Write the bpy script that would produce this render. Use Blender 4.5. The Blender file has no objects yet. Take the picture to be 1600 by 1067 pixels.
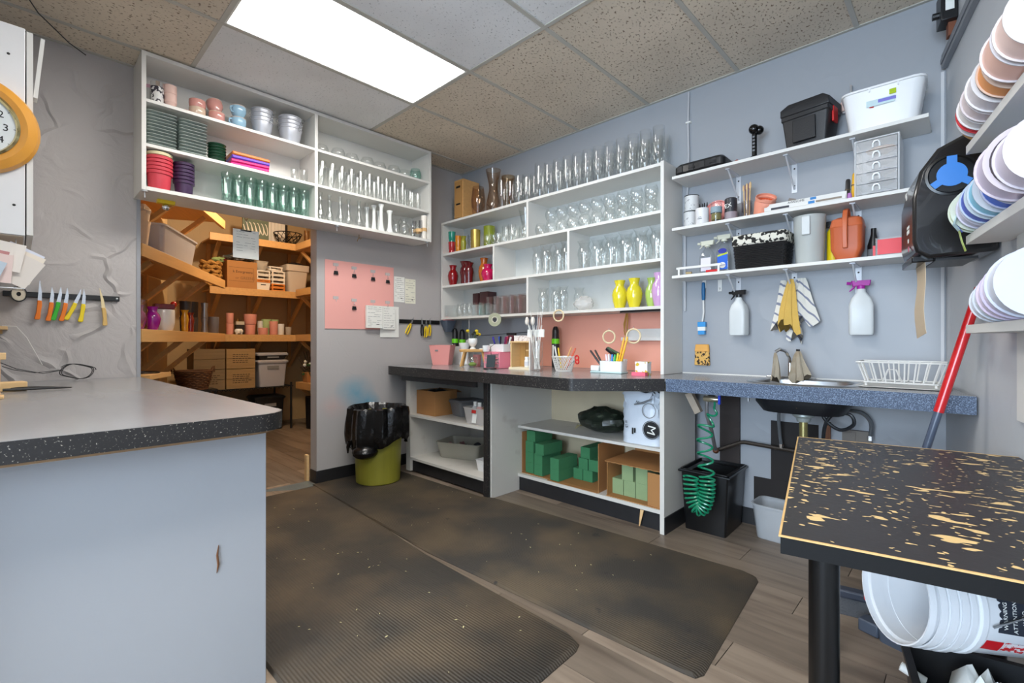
import bpy, bmesh, math, random
from mathutils import Vector, Matrix, Euler
R = math.radians; PI = math.pi
SC = bpy.context.scene; COL = SC.collection
random.seed(7)
def lin(c):
    return tuple(((v/255)/12.92 if v/255 <= .04045 else ((v/255+.055)/1.055)**2.4) for v in c)

# ---------------------------------------------------------------- camera, world, daylight, exposure
cd = bpy.data.cameras.new('camera'); cam = bpy.data.objects.new('camera', cd); COL.objects.link(cam)
cam.location = (3.727, -3.149, 1.133); cam.rotation_euler = (R(90), 0, R(43.768))
cd.sensor_width = 36; cd.lens = 741.93/1600*36; cd.shift_y = -1/1600; cd.clip_start = .05
SC.camera = cam
w = bpy.data.worlds.new('world'); SC.world = w; w.use_nodes = True
w.node_tree.nodes['Background'].inputs[0].default_value = (.60, .74, 1, 1)
w.node_tree.nodes['Background'].inputs[1].default_value = .6
def area(name, loc, rot, sx, sy, power, col):
    l = bpy.data.lights.new(name, 'AREA'); l.shape = 'RECTANGLE'; l.size = sx; l.size_y = sy; l.energy = power; l.color = col
    o = bpy.data.objects.new(name, l); COL.objects.link(o); o.location = loc; o.rotation_euler = rot
    return o
area('window_daylight', (3.5, -6.3, 1.45), (R(97), 0, 0), 2.2, 1.9, 150, (.66, .82, 1))
PANEL = 12
SC.view_settings.view_transform = 'Standard'; SC.view_settings.look = 'None'
SC.view_settings.gamma = 1; SC.view_settings.use_curve_mapping = False
SC.view_settings.exposure = 0.70
SC.cycles.transparent_max_bounces = 48; SC.cycles.max_bounces = 8

# ---------------------------------------------------------------- materials
MATS = {}
def mat(name, col, rough=.5, metal=0, var=.07, sc=9, bump=0, bsc=80, stretch=None, coat=0, alpha=1, col2=None, thr=None, emit=0, det=3, spec=.5):
    """Principled with noise tint; col2/thr mixes a second colour in by thresholded noise (stains, chips, grain)."""
    if name in MATS: return MATS[name]
    m = bpy.data.materials.new(name); m.use_nodes = True; nt = m.node_tree; N = nt.nodes; L = nt.links
    b = N['Principled BSDF']; b.inputs['Roughness'].default_value = rough; b.inputs['Metallic'].default_value = metal
    b.inputs['Coat Weight'].default_value = coat; b.inputs['Alpha'].default_value = alpha
    b.inputs['Specular IOR Level'].default_value = spec
    tc = N.new('ShaderNodeTexCoord'); mp = N.new('ShaderNodeMapping'); L.new(tc.outputs['Object'], mp.inputs[0])
    if stretch: mp.inputs['Scale'].default_value = stretch
    no = N.new('ShaderNodeTexNoise'); no.inputs['Scale'].default_value = sc; no.inputs['Detail'].default_value = det
    L.new(mp.outputs[0], no.inputs['Vector'])
    c = lin(col); mx = N.new('ShaderNodeMix'); mx.data_type = 'RGBA'
    mx.inputs[6].default_value = (*[max(0, x*(1-var)) for x in c], 1)
    mx.inputs[7].default_value = (*([min(1, x*(1+var)) for x in c] if not col2 else lin(col2)), 1)
    if thr is not None:
        rp = N.new('ShaderNodeValToRGB'); rp.color_ramp.elements[0].position = thr[0]; rp.color_ramp.elements[1].position = thr[1]
        L.new(no.outputs[0], rp.inputs[0]); L.new(rp.outputs[0], mx.inputs[0])
    else: L.new(no.outputs[0], mx.inputs[0])
    L.new(mx.outputs[2], b.inputs['Base Color'])
    if emit:
        b.inputs['Emission Color'].default_value = (*c, 1); b.inputs['Emission Strength'].default_value = emit
    if bump:
        n2 = N.new('ShaderNodeTexNoise'); n2.inputs['Scale'].default_value = bsc; n2.inputs['Detail'].default_value = 3
        L.new(mp.outputs[0], n2.inputs['Vector']); bp = N.new('ShaderNodeBump'); bp.inputs['Strength'].default_value = bump
        bp.inputs['Distance'].default_value = .01; L.new(n2.outputs[0], bp.inputs['Height']); L.new(bp.outputs[0], b.inputs['Normal'])
    MATS[name] = m; return m
def glass(name, tint, edge=(.72, .76, .76), refl=1.0, rough=.02, ior=1.35):
    """thin clear wall: transparent, tinted deeper at grazing angles, fresnel gloss"""
    if name in MATS: return MATS[name]
    m = bpy.data.materials.new(name); m.use_nodes = True; nt = m.node_tree; N = nt.nodes; L = nt.links; N.remove(N['Principled BSDF'])
    lw = N.new('ShaderNodeLayerWeight'); lw.inputs[0].default_value = .35
    ns = N.new('ShaderNodeTexNoise'); ns.inputs['Scale'].default_value = 25
    bp = N.new('ShaderNodeBump'); bp.inputs['Strength'].default_value = .06; L.new(ns.outputs[0], bp.inputs['Height'])
    mx = N.new('ShaderNodeMix'); mx.data_type = 'RGBA'; mx.inputs[6].default_value = (*tint, 1); mx.inputs[7].default_value = (*edge, 1)
    L.new(lw.outputs['Facing'], mx.inputs[0])
    tr = N.new('ShaderNodeBsdfTransparent'); L.new(mx.outputs[2], tr.inputs[0])
    gl = N.new('ShaderNodeBsdfGlossy'); gl.inputs['Roughness'].default_value = rough; gl.inputs[0].default_value = (refl, refl, refl, 1); L.new(bp.outputs[0], gl.inputs['Normal'])
    l2 = N.new('ShaderNodeLayerWeight'); l2.inputs[0].default_value = .5; L.new(bp.outputs[0], l2.inputs['Normal'])
    pw = N.new('ShaderNodeMath'); pw.operation = 'POWER'; pw.inputs[1].default_value = 3.2; L.new(l2.outputs['Facing'], pw.inputs[0])
    fr = N.new('ShaderNodeMath'); fr.operation = 'MULTIPLY_ADD'; fr.inputs[1].default_value = .55; fr.inputs[2].default_value = .05; L.new(pw.outputs[0], fr.inputs[0])
    sh = N.new('ShaderNodeMixShader'); L.new(fr.outputs[0], sh.inputs[0]); L.new(tr.outputs[0], sh.inputs[1]); L.new(gl.outputs[0], sh.inputs[2])
    L.new(sh.outputs[0], N['Material Output'].inputs[0]); MATS[name] = m; return m
def cloudy(name, col, alpha=.5, rough=.35):
    """translucent plastic: diffuse body mixed with transparency"""
    if name in MATS: return MATS[name]
    m = mat(name, col, rough, var=.05); m.node_tree.nodes['Principled BSDF'].inputs['Alpha'].default_value = alpha; return m

# ---------------------------------------------------------------- mesh builder
class G:
    def __init__(s): s.v = []; s.f = []; s.M = Matrix()
    def at(s, x=0, y=0, z=0, rx=0, ry=0, rz=0, sc=1):
        s.M = Matrix.Translation((x, y, z)) @ Euler((rx, ry, rz)).to_matrix().to_4x4() @ Matrix.Scale(sc, 4); return s
    def add(s, vs, fs):
        n = len(s.v); s.v += [tuple(s.M @ Vector(p)) for p in vs]; s.f += [tuple(n+i for i in f) for f in fs]; return s
    def box(s, x0, x1, y0, y1, z0, z1):
        return s.add([(x, y, z) for z in (z0, z1) for y in (y0, y1) for x in (x0, x1)],
                     [(0, 2, 3, 1), (4, 5, 7, 6), (0, 1, 5, 4), (2, 6, 7, 3), (0, 4, 6, 2), (1, 3, 7, 5)])
    def cbox(s, cx, cy, cz, w, d, h): return s.box(cx-w/2, cx+w/2, cy-d/2, cy+d/2, cz-h/2, cz+h/2)
    def loft(s, rings, cap0=True, cap1=True, closed=False):
        n = len(rings[0]); vs = [p for r in rings for p in r]; fs = []
        for k in range(len(rings)-(0 if closed else 1)):
            a = k*n; b = ((k+1) % len(rings))*n
            fs += [(a+i, a+(i+1) % n, b+(i+1) % n, b+i) for i in range(n)]
        if cap0 and not closed: fs.append(tuple(range(n))[::-1])
        if cap1 and not closed: fs.append(tuple((len(rings)-1)*n+i for i in range(n)))
        return s.add(vs, fs)
    def prism(s, poly, z0, z1): return s.loft([[(x, y, z0) for x, y in poly], [(x, y, z1) for x, y in poly]])
    def lathe(s, prof, n=20, sq=1):
        vs = []; fs = []; idx = []
        for r, z in prof:
            if r <= 1e-6: idx.append([len(vs)]); vs.append((0, 0, z))
            else:
                idx.append(list(range(len(vs), len(vs)+n)))
                vs += [(r*math.cos(2*PI*i/n), sq*r*math.sin(2*PI*i/n), z) for i in range(n)]
        for a, b in zip(idx, idx[1:]):
            for i in range(n):
                j = (i+1) % n
                if len(a) == 1 and len(b) == 1: continue
                if len(a) == 1: fs.append((a[0], b[j], b[i]))
                elif len(b) == 1: fs.append((a[i], a[j], b[0]))
                else: fs.append((a[i], a[j], b[j], b[i]))
        return s.add(vs, fs)
    def tube(s, pts, r, n=8, closed=False):
        P = [Vector(p) for p in pts]; m = len(P); rr = r if isinstance(r, (list, tuple)) else [r]*m; rings = []; up = None
        for i in range(m):
            t = (P[(i+1) % m]-P[i-1]) if closed else (P[min(i+1, m-1)]-P[max(i-1, 0)])
            if t.length < 1e-9: t = Vector((0, 0, 1))
            t.normalize()
            if up is None: up = t.orthogonal().normalized()
            up = (up-t*up.dot(t)); up = up.normalized() if up.length > 1e-6 else t.orthogonal().normalized()
            b = t.cross(up)
            rings.append([tuple(P[i]+(up*math.cos(2*PI*k/n)+b*math.sin(2*PI*k/n))*rr[i]) for k in range(n)])
        return s.loft(rings, not closed, not closed, closed)
    def ball(s, r, n=12, k=8, sz=1): return s.lathe([(r*math.sin(PI*i/k), -r*sz*math.cos(PI*i/k)) for i in range(k+1)], n)
    def torus(s, R_, r, n=24, k=8): return s.tube([(R_*math.cos(2*PI*i/n), R_*math.sin(2*PI*i/n), 0) for i in range(n)], r, k, True)
    def rr(s, w, d, r, z, n=3):
        out = []
        for cx, cy, a0 in ((w/2-r, d/2-r, 0), (-w/2+r, d/2-r, 90), (-w/2+r, -d/2+r, 180), (w/2-r, -d/2+r, 270)):
            out += [(cx+r*math.cos(R(a0+90*i/n)), cy+r*math.sin(R(a0+90*i/n)), z) for i in range(n+1)]
        return out
    def tub(s, wb, db, wt, dt, h, t=.004, r=.02, lip=.008):
        rg = s.rr
        rings = [rg(wb, db, r, 0), rg(wt, dt, r, h-lip*1.2), rg(wt+2*lip, dt+2*lip, r+lip, h-lip*1.2), rg(wt+2*lip, dt+2*lip, r+lip, h), rg(wt-2*t, dt-2*t, max(r-t, .001), h), rg(wb-2*t, db-2*t, max(r-t, .001), t)]
        return s.loft(rings)
    def frus(s, w0, d0, w1, d1, z0, z1, r=.004): return s.loft([s.rr(w0, d0, r, z0, 1), s.rr(w1, d1, r, z1, 1)])
    def mesh(s, name='mesh', ang=35):
        me = bpy.data.meshes.new(name); me.from_pydata(s.v, [], s.f)
        bm = bmesh.new(); bm.from_mesh(me); bmesh.ops.recalc_face_normals(bm, faces=bm.faces); bm.to_mesh(me); bm.free()
        me.polygons.foreach_set('use_smooth', [True]*len(me.polygons)); me.set_sharp_from_angle(angle=R(ang)); me.update(); return me
def ob(name, g, m, par=None, loc=(0, 0, 0), rot=(0, 0, 0), bev=0, ang=35):
    me = g if isinstance(g, bpy.types.Mesh) else g.mesh(name, ang)
    if m is not None and not me.materials: me.materials.append(m)
    o = bpy.data.objects.new(name, me); COL.objects.link(o); o.location = loc; o.rotation_euler = rot
    if m is not None and me.materials[0] is not m:
        o.material_slots[0].link = 'OBJECT'; o.material_slots[0].material = m
    if par: o.parent = par
    if bev:
        b = o.modifiers.new('bevel', 'BEVEL'); b.width = bev; b.segments = 2; b.limit_method = 'ANGLE'; b.angle_limit = R(50)
    return o
def tag(o, label, cat, group=None):
    o['label'] = label; o['category'] = cat
    if group: o['group'] = group
    return o
def T(name, label, cat, loc=(0, 0, 0), rz=0, group=None, rot=None):
    o = bpy.data.objects.new(name, None); COL.objects.link(o); o.empty_display_size = .05
    o.location = loc; o.rotation_euler = rot or (0, 0, rz); return tag(o, label, cat, group)
def S(name, label, cat, g, m, loc=(0, 0, 0), rz=0, group=None, bev=0, rot=None):
    return tag(ob(name, g, m, None, loc, rot or (0, 0, rz), bev), label, cat, group)
def struct(name, g, m, par=None, loc=(0, 0, 0), rot=(0, 0, 0), bev=0):
    o = ob(name, g, m, par, loc, rot, bev)
    if not par: o['kind'] = 'structure'
    return o
def dup(root, loc, rz=None, label=None, rot=None, group=None):
    r = root.copy(); COL.objects.link(r); r.location = loc
    if rz is not None: r.rotation_euler = (0, 0, rz)
    if rot: r.rotation_euler = rot
    if label: r['label'] = label
    if group: r['group'] = group
    for ch in list(root.children):
        c = ch.copy(); COL.objects.link(c); c.parent = r
        for gch in ch.children:
            d = gch.copy(); COL.objects.link(d); d.parent = c
    return r
TXT = {}
def text(s, size=.05, ext=.0006):
    k = (s, size)
    if k not in TXT:
        cu = bpy.data.curves.new('t', 'FONT'); cu.body = s; cu.size = size; cu.extrude = ext; cu.align_x = 'CENTER'; cu.align_y = 'CENTER'; cu.resolution_u = 3
        o = bpy.data.objects.new('t', cu); COL.objects.link(o); dg = bpy.context.evaluated_depsgraph_get()
        me = bpy.data.meshes.new_from_object(o.evaluated_get(dg)); bpy.data.objects.remove(o); bpy.data.curves.remove(cu); TXT[k] = me
    return TXT[k].copy()
# frame of the slanted right-hand wall: s runs along it towards the room's front, m out from it
TX, TY = .1932, -.9812
def WC(s, m, z=0): return (3.653+s*TX+m*TY, s*TY-m*TX, z)
WCR = math.atan2(TY, TX)      # local x along the wall, local y into the wall
# ---------------------------------------------------------------- setting
WHITE = mat('white_paint', (222, 220, 215), .45, var=.035, sc=5, bump=.04, bsc=40)
WHITEW = mat('worn_white_paint', (216, 212, 204), .5, var=.04, sc=6, col2=(170, 160, 148), thr=(.62, .9), bump=.06, bsc=50)
BLACKL = mat('black_vinyl', (34, 34, 36), .45, var=.25, sc=14, bump=.05)
STEEL = mat('brushed_steel', (190, 192, 195), .28, 1, var=.08, sc=30)
CHROME = mat('chrome', (225, 226, 228), .1, 1, var=.03)
DKMETAL = mat('dark_metal', (45, 44, 44), .4, .7)
BLACKP = mat('black_plastic', (24, 24, 26), .35, var=.2)
PAPER = mat('paper', (236, 236, 230), .8, var=.03)
INK = mat('ink_black', (28, 28, 30), .7)
INKG = mat('ink_grey', (120, 122, 125), .8)
CARD = mat('cardboard', (172, 122, 72), .8, var=.08, sc=6, bump=.05)
PINE = mat('pine', (206, 160, 102), .5, var=.16, sc=3, stretch=(1, 14, 14), bump=.05)
PINE2 = mat('pine_light', (222, 186, 134), .55, var=.12, sc=3, stretch=(3, 3, 22))

def plaster(name, col, strength, blue=False, freq=3.2, rough=.55):
    m = mat(name, col, rough, var=.035, sc=2.5); nt = m.node_tree; N = nt.nodes; L = nt.links; b = N['Principled BSDF']
    tc = [n for n in N if n.type == 'TEX_COORD'][0]
    a = N.new('ShaderNodeTexNoise'); a.inputs['Scale'].default_value = freq; a.inputs['Detail'].default_value = 2
    L.new(tc.outputs['Object'], a.inputs['Vector'])
    mx = N.new('ShaderNodeVectorMath'); mx.operation = 'MULTIPLY_ADD'; mx.inputs[1].default_value = (.55, .55, .55)
    L.new(a.outputs['Color'], mx.inputs[0]); L.new(tc.outputs['Object'], mx.inputs[2])
    v = N.new('ShaderNodeTexVoronoi'); v.feature = 'DISTANCE_TO_EDGE'; v.inputs['Scale'].default_value = freq*1.5; L.new(mx.outputs[0], v.inputs['Vector'])
    rp = N.new('ShaderNodeValToRGB'); rp.color_ramp.elements[0].position = 0; rp.color_ramp.elements[1].position = .09
    rp.color_ramp.elements[0].color = (1, 1, 1, 1); rp.color_ramp.elements[1].color = (0, 0, 0, 1); L.new(v.outputs['Distance'], rp.inputs[0])
    g = N.new('ShaderNodeTexNoise'); g.inputs['Scale'].default_value = freq*1.3; L.new(tc.outputs['Object'], g.inputs['Vector'])
    r2 = N.new('ShaderNodeValToRGB'); r2.color_ramp.elements[0].position = .45; r2.color_ramp.elements[1].position = .62; L.new(g.outputs[0], r2.inputs[0])
    mu = N.new('ShaderNodeMath'); mu.operation = 'MULTIPLY'; L.new(rp.outputs[0], mu.inputs[0]); L.new(r2.outputs[0], mu.inputs[1])
    f = N.new('ShaderNodeTexNoise'); f.inputs['Scale'].default_value = 22; f.inputs['Detail'].default_value = 4; L.new(mx.outputs[0], f.inputs['Vector'])
    ad = N.new('ShaderNodeMath'); ad.operation = 'MULTIPLY_ADD'; ad.inputs[1].default_value = .30; L.new(f.outputs[0], ad.inputs[0]); L.new(mu.outputs[0], ad.inputs[2])
    bp = N.new('ShaderNodeBump'); bp.inputs['Strength'].default_value = strength; bp.inputs['Distance'].default_value = .016
    L.new(ad.outputs[0], bp.inputs['Height']); L.new(bp.outputs[0], b.inputs['Normal'])
    if blue:   # the sprayed paint patch: blue with a pink rim
        last = b.inputs['Base Color'].links[0].from_socket
        for (cy, cz, r, c, k) in ((-1.17, .70, .20, (112, 160, 182), .62), (-1.07, .60, .15, (84, 155, 186), .6), (-1.36, .60, .14, (200, 172, 168), .4)):
            mp = N.new('ShaderNodeMapping'); mp.vector_type = 'POINT'; mp.inputs['Location'].default_value = (0, -cy/r, -cz/(r*.8)); mp.inputs['Scale'].default_value = (0, 1/r, 1/(r*.8))
            n3 = N.new('ShaderNodeTexNoise'); n3.inputs['Scale'].default_value = 7; n3.inputs['Detail'].default_value = 5; L.new(tc.outputs['Object'], n3.inputs['Vector'])
            gr = N.new('ShaderNodeTexGradient'); gr.gradient_type = 'SPHERICAL'; L.new(tc.outputs['Object'], mp.inputs[0]); L.new(mp.outputs[0], gr.inputs[0])
            m1 = N.new('ShaderNodeMath'); m1.operation = 'MULTIPLY'; L.new(gr.outputs[1], m1.inputs[0]); L.new(n3.outputs[0], m1.inputs[1])
            m2 = N.new('ShaderNodeMath'); m2.operation = 'MULTIPLY'; m2.use_clamp = True; m2.inputs[1].default_value = k*3; L.new(m1.outputs[0], m2.inputs[0])
            mm = N.new('ShaderNodeMix'); mm.data_type = 'RGBA'; L.new(m2.outputs[0], mm.inputs[0]); L.new(last, mm.inputs[6]); mm.inputs[7].default_value = (*lin(c), 1); last = mm.outputs[2]
        L.new(last, b.inputs['Base Color'])
    return m
WALLA = plaster('grey_wall_paint', (182, 178, 177), .05, blue=True)
WALLT = plaster('trowelled_grey_plaster', (180, 175, 174), .75, freq=2.6)
WALLB = plaster('smooth_grey_wall_cool_light', (158, 161, 166), .05, freq=2.2, rough=.42)  # same grey as the left wall; bluish light mixed into its colour
WALLC = plaster('grey_wall_baked_light', (196, 199, 203), .05, freq=2.2, rough=.42)  # same grey wall paint, colour lightened to stand in for weak light
BEIGE = plaster('storeroom_wall_paint', (188, 160, 118), .12)
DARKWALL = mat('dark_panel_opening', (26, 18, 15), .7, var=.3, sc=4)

# floor: laminate planks over a base slab
def laminate():
    m = mat('laminate', (150, 134, 118), .42, var=.1, sc=2.2, stretch=(1, 9, 9), det=8, col2=(104, 90, 78), thr=(.42, .78), bump=.03)
    nt = m.node_tree; N = nt.nodes; L = nt.links; b = N['Principled BSDF']; oi = N.new('ShaderNodeObjectInfo')
    rp = N.new('ShaderNodeMapRange'); rp.inputs[3].default_value = .62; rp.inputs[4].default_value = 1.16; L.new(oi.outputs['Random'], rp.inputs[0])
    last = b.inputs['Base Color'].links[0].from_socket
    mm = N.new('ShaderNodeMix'); mm.data_type = 'RGBA'; mm.blend_type = 'MULTIPLY'; mm.inputs[0].default_value = 1; L.new(last, mm.inputs[6]); L.new(rp.outputs[0], mm.inputs[7]); L.new(mm.outputs[2], b.inputs['Base Color'])
    mp = [n for n in N if n.type == 'MAPPING'][0]; ad = N.new('ShaderNodeVectorMath'); ad.operation = 'MULTIPLY_ADD'; ad.inputs[1].default_value = (30, 30, 30)
    cx = N.new('ShaderNodeCombineXYZ'); L.new(oi.outputs['Random'], cx.inputs[0]); L.new(oi.outputs['Random'], cx.inputs[1]); L.new(cx.outputs[0], ad.inputs[0])
    tc = [n for n in N if n.type == 'TEX_COORD'][0]; L.new(tc.outputs['Object'], ad.inputs[2]); L.new(ad.outputs[0], mp.inputs[0])
    return m
LAM = laminate()
floor = struct('floor', G().box(-3.4, 5.4, -6.6, .3, -.06, -.006), mat('floor_base', (88, 76, 66), .6))
pm = G().box(0, 1.197, 0, .178, -.0058, 0).mesh('plank')
row = 0; y = -3.62
while y < .18:
    x = -3.35+(row*.437) % 1.2-1.2
    while x < 4.6:
        if x+1.2 > -3.3: ob('plank', pm, LAM, floor, (x, y, 0))
        x += 1.2
    y += .18; row += 1

# walls
struct('wall_left', G().box(-.11, 0, -1.5, .1, 0, 2.9).box(-.11, 0, -2.62, -1.5, 2.06, 2.9), WALLA)
struct('wall_left', G().box(-.11, 0, -3.55, -2.62, 0, 2.9), WALLT)
struct('wall_back', G().box(-.11, 3.8, 0, .1, 0, 2.9), WALLB)
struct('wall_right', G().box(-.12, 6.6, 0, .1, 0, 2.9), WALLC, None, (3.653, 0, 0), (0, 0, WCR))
struct('wall_front', G().box(0, 2.2, -3.55, -3.45, 0, 2.9), WALLB)
struct('wall_front', G().box(2.1, 2.2, -6.5, -3.55, 0, 2.9), WALLB)
struct('wall_front', G().box(2.1, 5.2, -6.6, -6.5, 0, .5).box(2.1, 5.2, -6.6, -6.5, 2.4, 2.9).box(2.1, 2.4, -6.6, -6.5, .5, 2.4).box(4.6, 5.2, -6.6, -6.5, .5, 2.4), WALLB)
wn = struct('window_1', G().box(2.4, 4.6, -6.57, -6.53, .5, .56).box(2.4, 4.6, -6.57, -6.53, 2.34, 2.4).box(2.4, 2.46, -6.57, -6.53, .56, 2.34).box(4.54, 4.6, -6.57, -6.53, .56, 2.34).box(3.47, 3.53, -6.57, -6.53, .56, 2.34), WHITE)
ob('pane', G().box(2.46, 4.54, -6.555, -6.55, .56, 2.34), glass('window_glass', (.97, .98, .98)), wn)
# storeroom shell
struct('wall_storeroom_far', G().box(-3.4, -3.3, -2.1, -.1, 0, 2.9), BEIGE)
struct('wall_storeroom_right', G().box(-3.3, -.11, -.2, -.1, 0, 2.9), BEIGE)
dl = Vector((-2.24, 1.2)); struct('wall_storeroom_left', G().box(0, dl.length, 0, .1, 0, 2.9), BEIGE, None, (-.11, -3.25, 0), (0, 0, math.atan2(dl.y, dl.x)))
struct('wall_storeroom_left', G().box(-3.4, -2.3, -2.25, -2.1, 0, 2.9), BEIGE)
# baseboards, jamb, threshold
struct('baseboard_left', G().box(0, .008, -1.5, -.66, 0, .1).box(-.108, .008, -1.508, -1.5, 0, .1), BLACKL, bev=.003)
struct('trim_1', G().box(-.004, .004, -2.632, -2.612, .905, 2.06), mat('grey_trim', (150, 152, 158), .5))
struct('trim_2', G().box(-.16, -.115, -1.53, -1.51, 0, .21), PINE2, bev=.002)
struct('trim_3', G().prism([(-.11, -1.52), (.05, -1.52), (.05, -1.66), (-.11, -1.9)], 0, .004), mat('threshold_metal', (128, 140, 142), .35, .5, var=.2))
struct('trim_4', G().box(3.635, 3.648, -.012, -.001, .92, 2.45), mat('caulk_white', (200, 200, 202), .5))

# suspended ceiling
def tile_mat(name, col, dk, thr, sc):
    m = mat(name, col, .9, var=.05, sc=4); nt = m.node_tree; N = nt.nodes; L = nt.links; b = N['Principled BSDF']
    tc = [n for n in N if n.type == 'TEX_COORD'][0]; oi = N.new('ShaderNodeObjectInfo'); ad = N.new('ShaderNodeVectorMath'); ad.operation = 'ADD'
    L.new(tc.outputs['Object'], ad.inputs[0]); L.new(oi.outputs['Location'], ad.inputs[1])
    mp = N.new('ShaderNodeMapping'); mp.inputs['Scale'].default_value = (1, .6, 1); L.new(ad.outputs[0], mp.inputs[0])
    n = N.new('ShaderNodeTexNoise'); n.inputs['Scale'].default_value = sc; n.inputs['Detail'].default_value = 4; L.new(mp.outputs[0], n.inputs['Vector'])
    rp = N.new('ShaderNodeValToRGB'); rp.color_ramp.elements[0].position = thr[0]; rp.color_ramp.elements[1].position = thr[1]; L.new(n.outputs[0], rp.inputs[0])
    st = N.new('ShaderNodeTexNoise'); st.inputs['Scale'].default_value = 2.2; L.new(ad.outputs[0], st.inputs['Vector'])
    last = b.inputs['Base Color'].links[0].from_socket
    ms = N.new('ShaderNodeMix'); ms.data_type = 'RGBA'; ms.blend_type = 'MULTIPLY'; ms.inputs[0].default_value = .5; L.new(last, ms.inputs[6])
    r3 = N.new('ShaderNodeMapRange'); r3.inputs[1].default_value = .3; r3.inputs[2].default_value = .7; r3.inputs[3].default_value = .8; r3.inputs[4].default_value = 1.1; L.new(st.outputs[0], r3.inputs[0]); L.new(r3.outputs[0], ms.inputs[7])
    mm = N.new('ShaderNodeMix'); mm.data_type = 'RGBA'; L.new(rp.outputs[0], mm.inputs[0]); L.new(ms.outputs[2], mm.inputs[6]); mm.inputs[7].default_value = (*lin(dk), 1); L.new(mm.outputs[2], b.inputs['Base Color'])
    bp = N.new('ShaderNodeBump'); bp.invert = True; bp.inputs['Strength'].default_value = .5; bp.inputs['Distance'].default_value = .004; L.new(rp.outputs[0], bp.inputs['Height']); L.new(bp.outputs[0], b.inputs['Normal'])
    return m
TOLD = tile_mat('old_fissured_tile', (218, 204, 184), (138, 118, 98), (.585, .66), 88)
TNEW = tile_mat('clean_fissured_tile', (232, 231, 230), (178, 176, 174), (.62, .70), 110)
BAR = mat('ceiling_grid_paint', (186, 182, 172), .5)
ZC = 2.825
ceiling = struct('ceiling', G().box(-.1, 5.4, -6.6, .1, ZC+.03, ZC+.09), mat('ceiling_deck', (120, 116, 110), .9))
struct('ceiling', G().box(-3.4, -.11, -3.3, .1, ZC+.03, ZC+.09), mat('storeroom_ceiling', (190, 165, 125), .8))
XL = [0, .25]+[.25+.6096*k for k in range(1, 9)]; YL = [0, -1.176]+[-1.176-1.2192*k for k in range(1, 5)]
LIGHTS = [(2, 1), (5, 2), (5, 4)]
tm = {}
for i in range(len(XL)-1):
    for j in range(len(YL)-1):
        if (i, j) in LIGHTS: continue
        wx, wy = XL[i+1]-XL[i], YL[j]-YL[j+1]; k = (round(wx, 2), round(wy, 2))
        if k not in tm: tm[k] = G().box(.008, wx-.008, .008, wy-.008, .004, .016).mesh('tile')
        ob('tile', tm[k], TNEW if j == 1 and i in (1, 3, 4, 5) else TOLD, ceiling, (XL[i], YL[j+1], ZC+random.uniform(-.001, .001)))
for x in XL[1:]: ob('grid_bar', G().box(x-.012, x+.012, -6.5, 0, ZC-.001, ZC+.006), BAR, ceiling)
for yy in YL[1:]:
    for i in range(len(XL)-1): ob('grid_bar', G().box(XL[i]+.012, XL[i+1]-.012, yy-.012, yy+.012, ZC-.0005, ZC+.006), BAR, ceiling)
ob('edge_angle', G().box(0, 3.8, -.02, 0, ZC-.002, ZC+.004), BAR, ceiling); ob('edge_angle', G().box(0, .02, -3.45, -.02, ZC-.002, ZC+.004), BAR, ceiling)
LED = mat('lamp_diffuser', (255, 252, 246), .6, emit=PANEL)
for n, (i, j) in enumerate(LIGHTS):
    l = ['flat ceiling light panel above the rubber mats, nearest the open wall shelves', 'flat ceiling light panel near the dark work table', 'flat ceiling light panel close to the front window'][n]
    t = T('ceiling_light', l, 'ceiling light', (XL[i], YL[j+1], ZC))
    wx, wy = XL[i+1]-XL[i], YL[j]-YL[j+1]
    ob('light_frame', G().box(.012, wx-.012, .012, .022, 0, .028).box(.012, wx-.012, wy-.022, wy-.012, 0, .028).box(.012, .022, .022, wy-.022, 0, .028).box(wx-.022, wx-.012, .022, wy-.022, 0, .028), WHITE, t)
    ob('diffuser', G().box(.022, wx-.022, .022, wy-.022, .006, .012), LED, t)
# storeroom bulb: a bare bulb on its holder
t = T('ceiling_bulb', 'bare warm bulb on the storeroom ceiling', 'light bulb', (-1.3, -1.35, ZC-.1))
ob('holder', G().lathe([(.0, .13), (.05, .13), (.05, .11), (.022, .09), (.022, .05), (0, .05)], 16), WHITE, t)
ob('bulb', G().at(0, 0, .02).ball(.035), mat('bulb_glow', (255, 214, 150), .5, emit=4), t)
pl = bpy.data.lights.new('bulb_light', 'POINT'); pl.energy = 42; pl.color = (1, .80, .56); pl.shadow_soft_size = .05
po = bpy.data.objects.new('bulb_light', pl); COL.objects.link(po); po.location = (-1.3, -1.35, ZC-.17)
# ---------------------------------------------------------------- large furniture
def speckle(name, base, chip, thr, sc, rough=.5, stretch=None):
    return mat(name, base, rough, var=.2, sc=sc, col2=chip, thr=thr, stretch=stretch, det=6, bump=.08, bsc=120)
EDGE = speckle('chipped_black_edge', (36, 34, 34), (176, 168, 156), (.62, .74), 190)
TOPG = mat('grey_laminate_top', (142, 142, 144), .22, var=.07, sc=3, stretch=(1, 6, 1), bump=.02, bsc=30)
def bezier_corner(cx, cy, r, a0, a1, n=6): return [(cx+r*math.cos(R(a0+(a1-a0)*i/n)), cy+r*math.sin(R(a0+(a1-a0)*i/n))) for i in range(n+1)]

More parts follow.
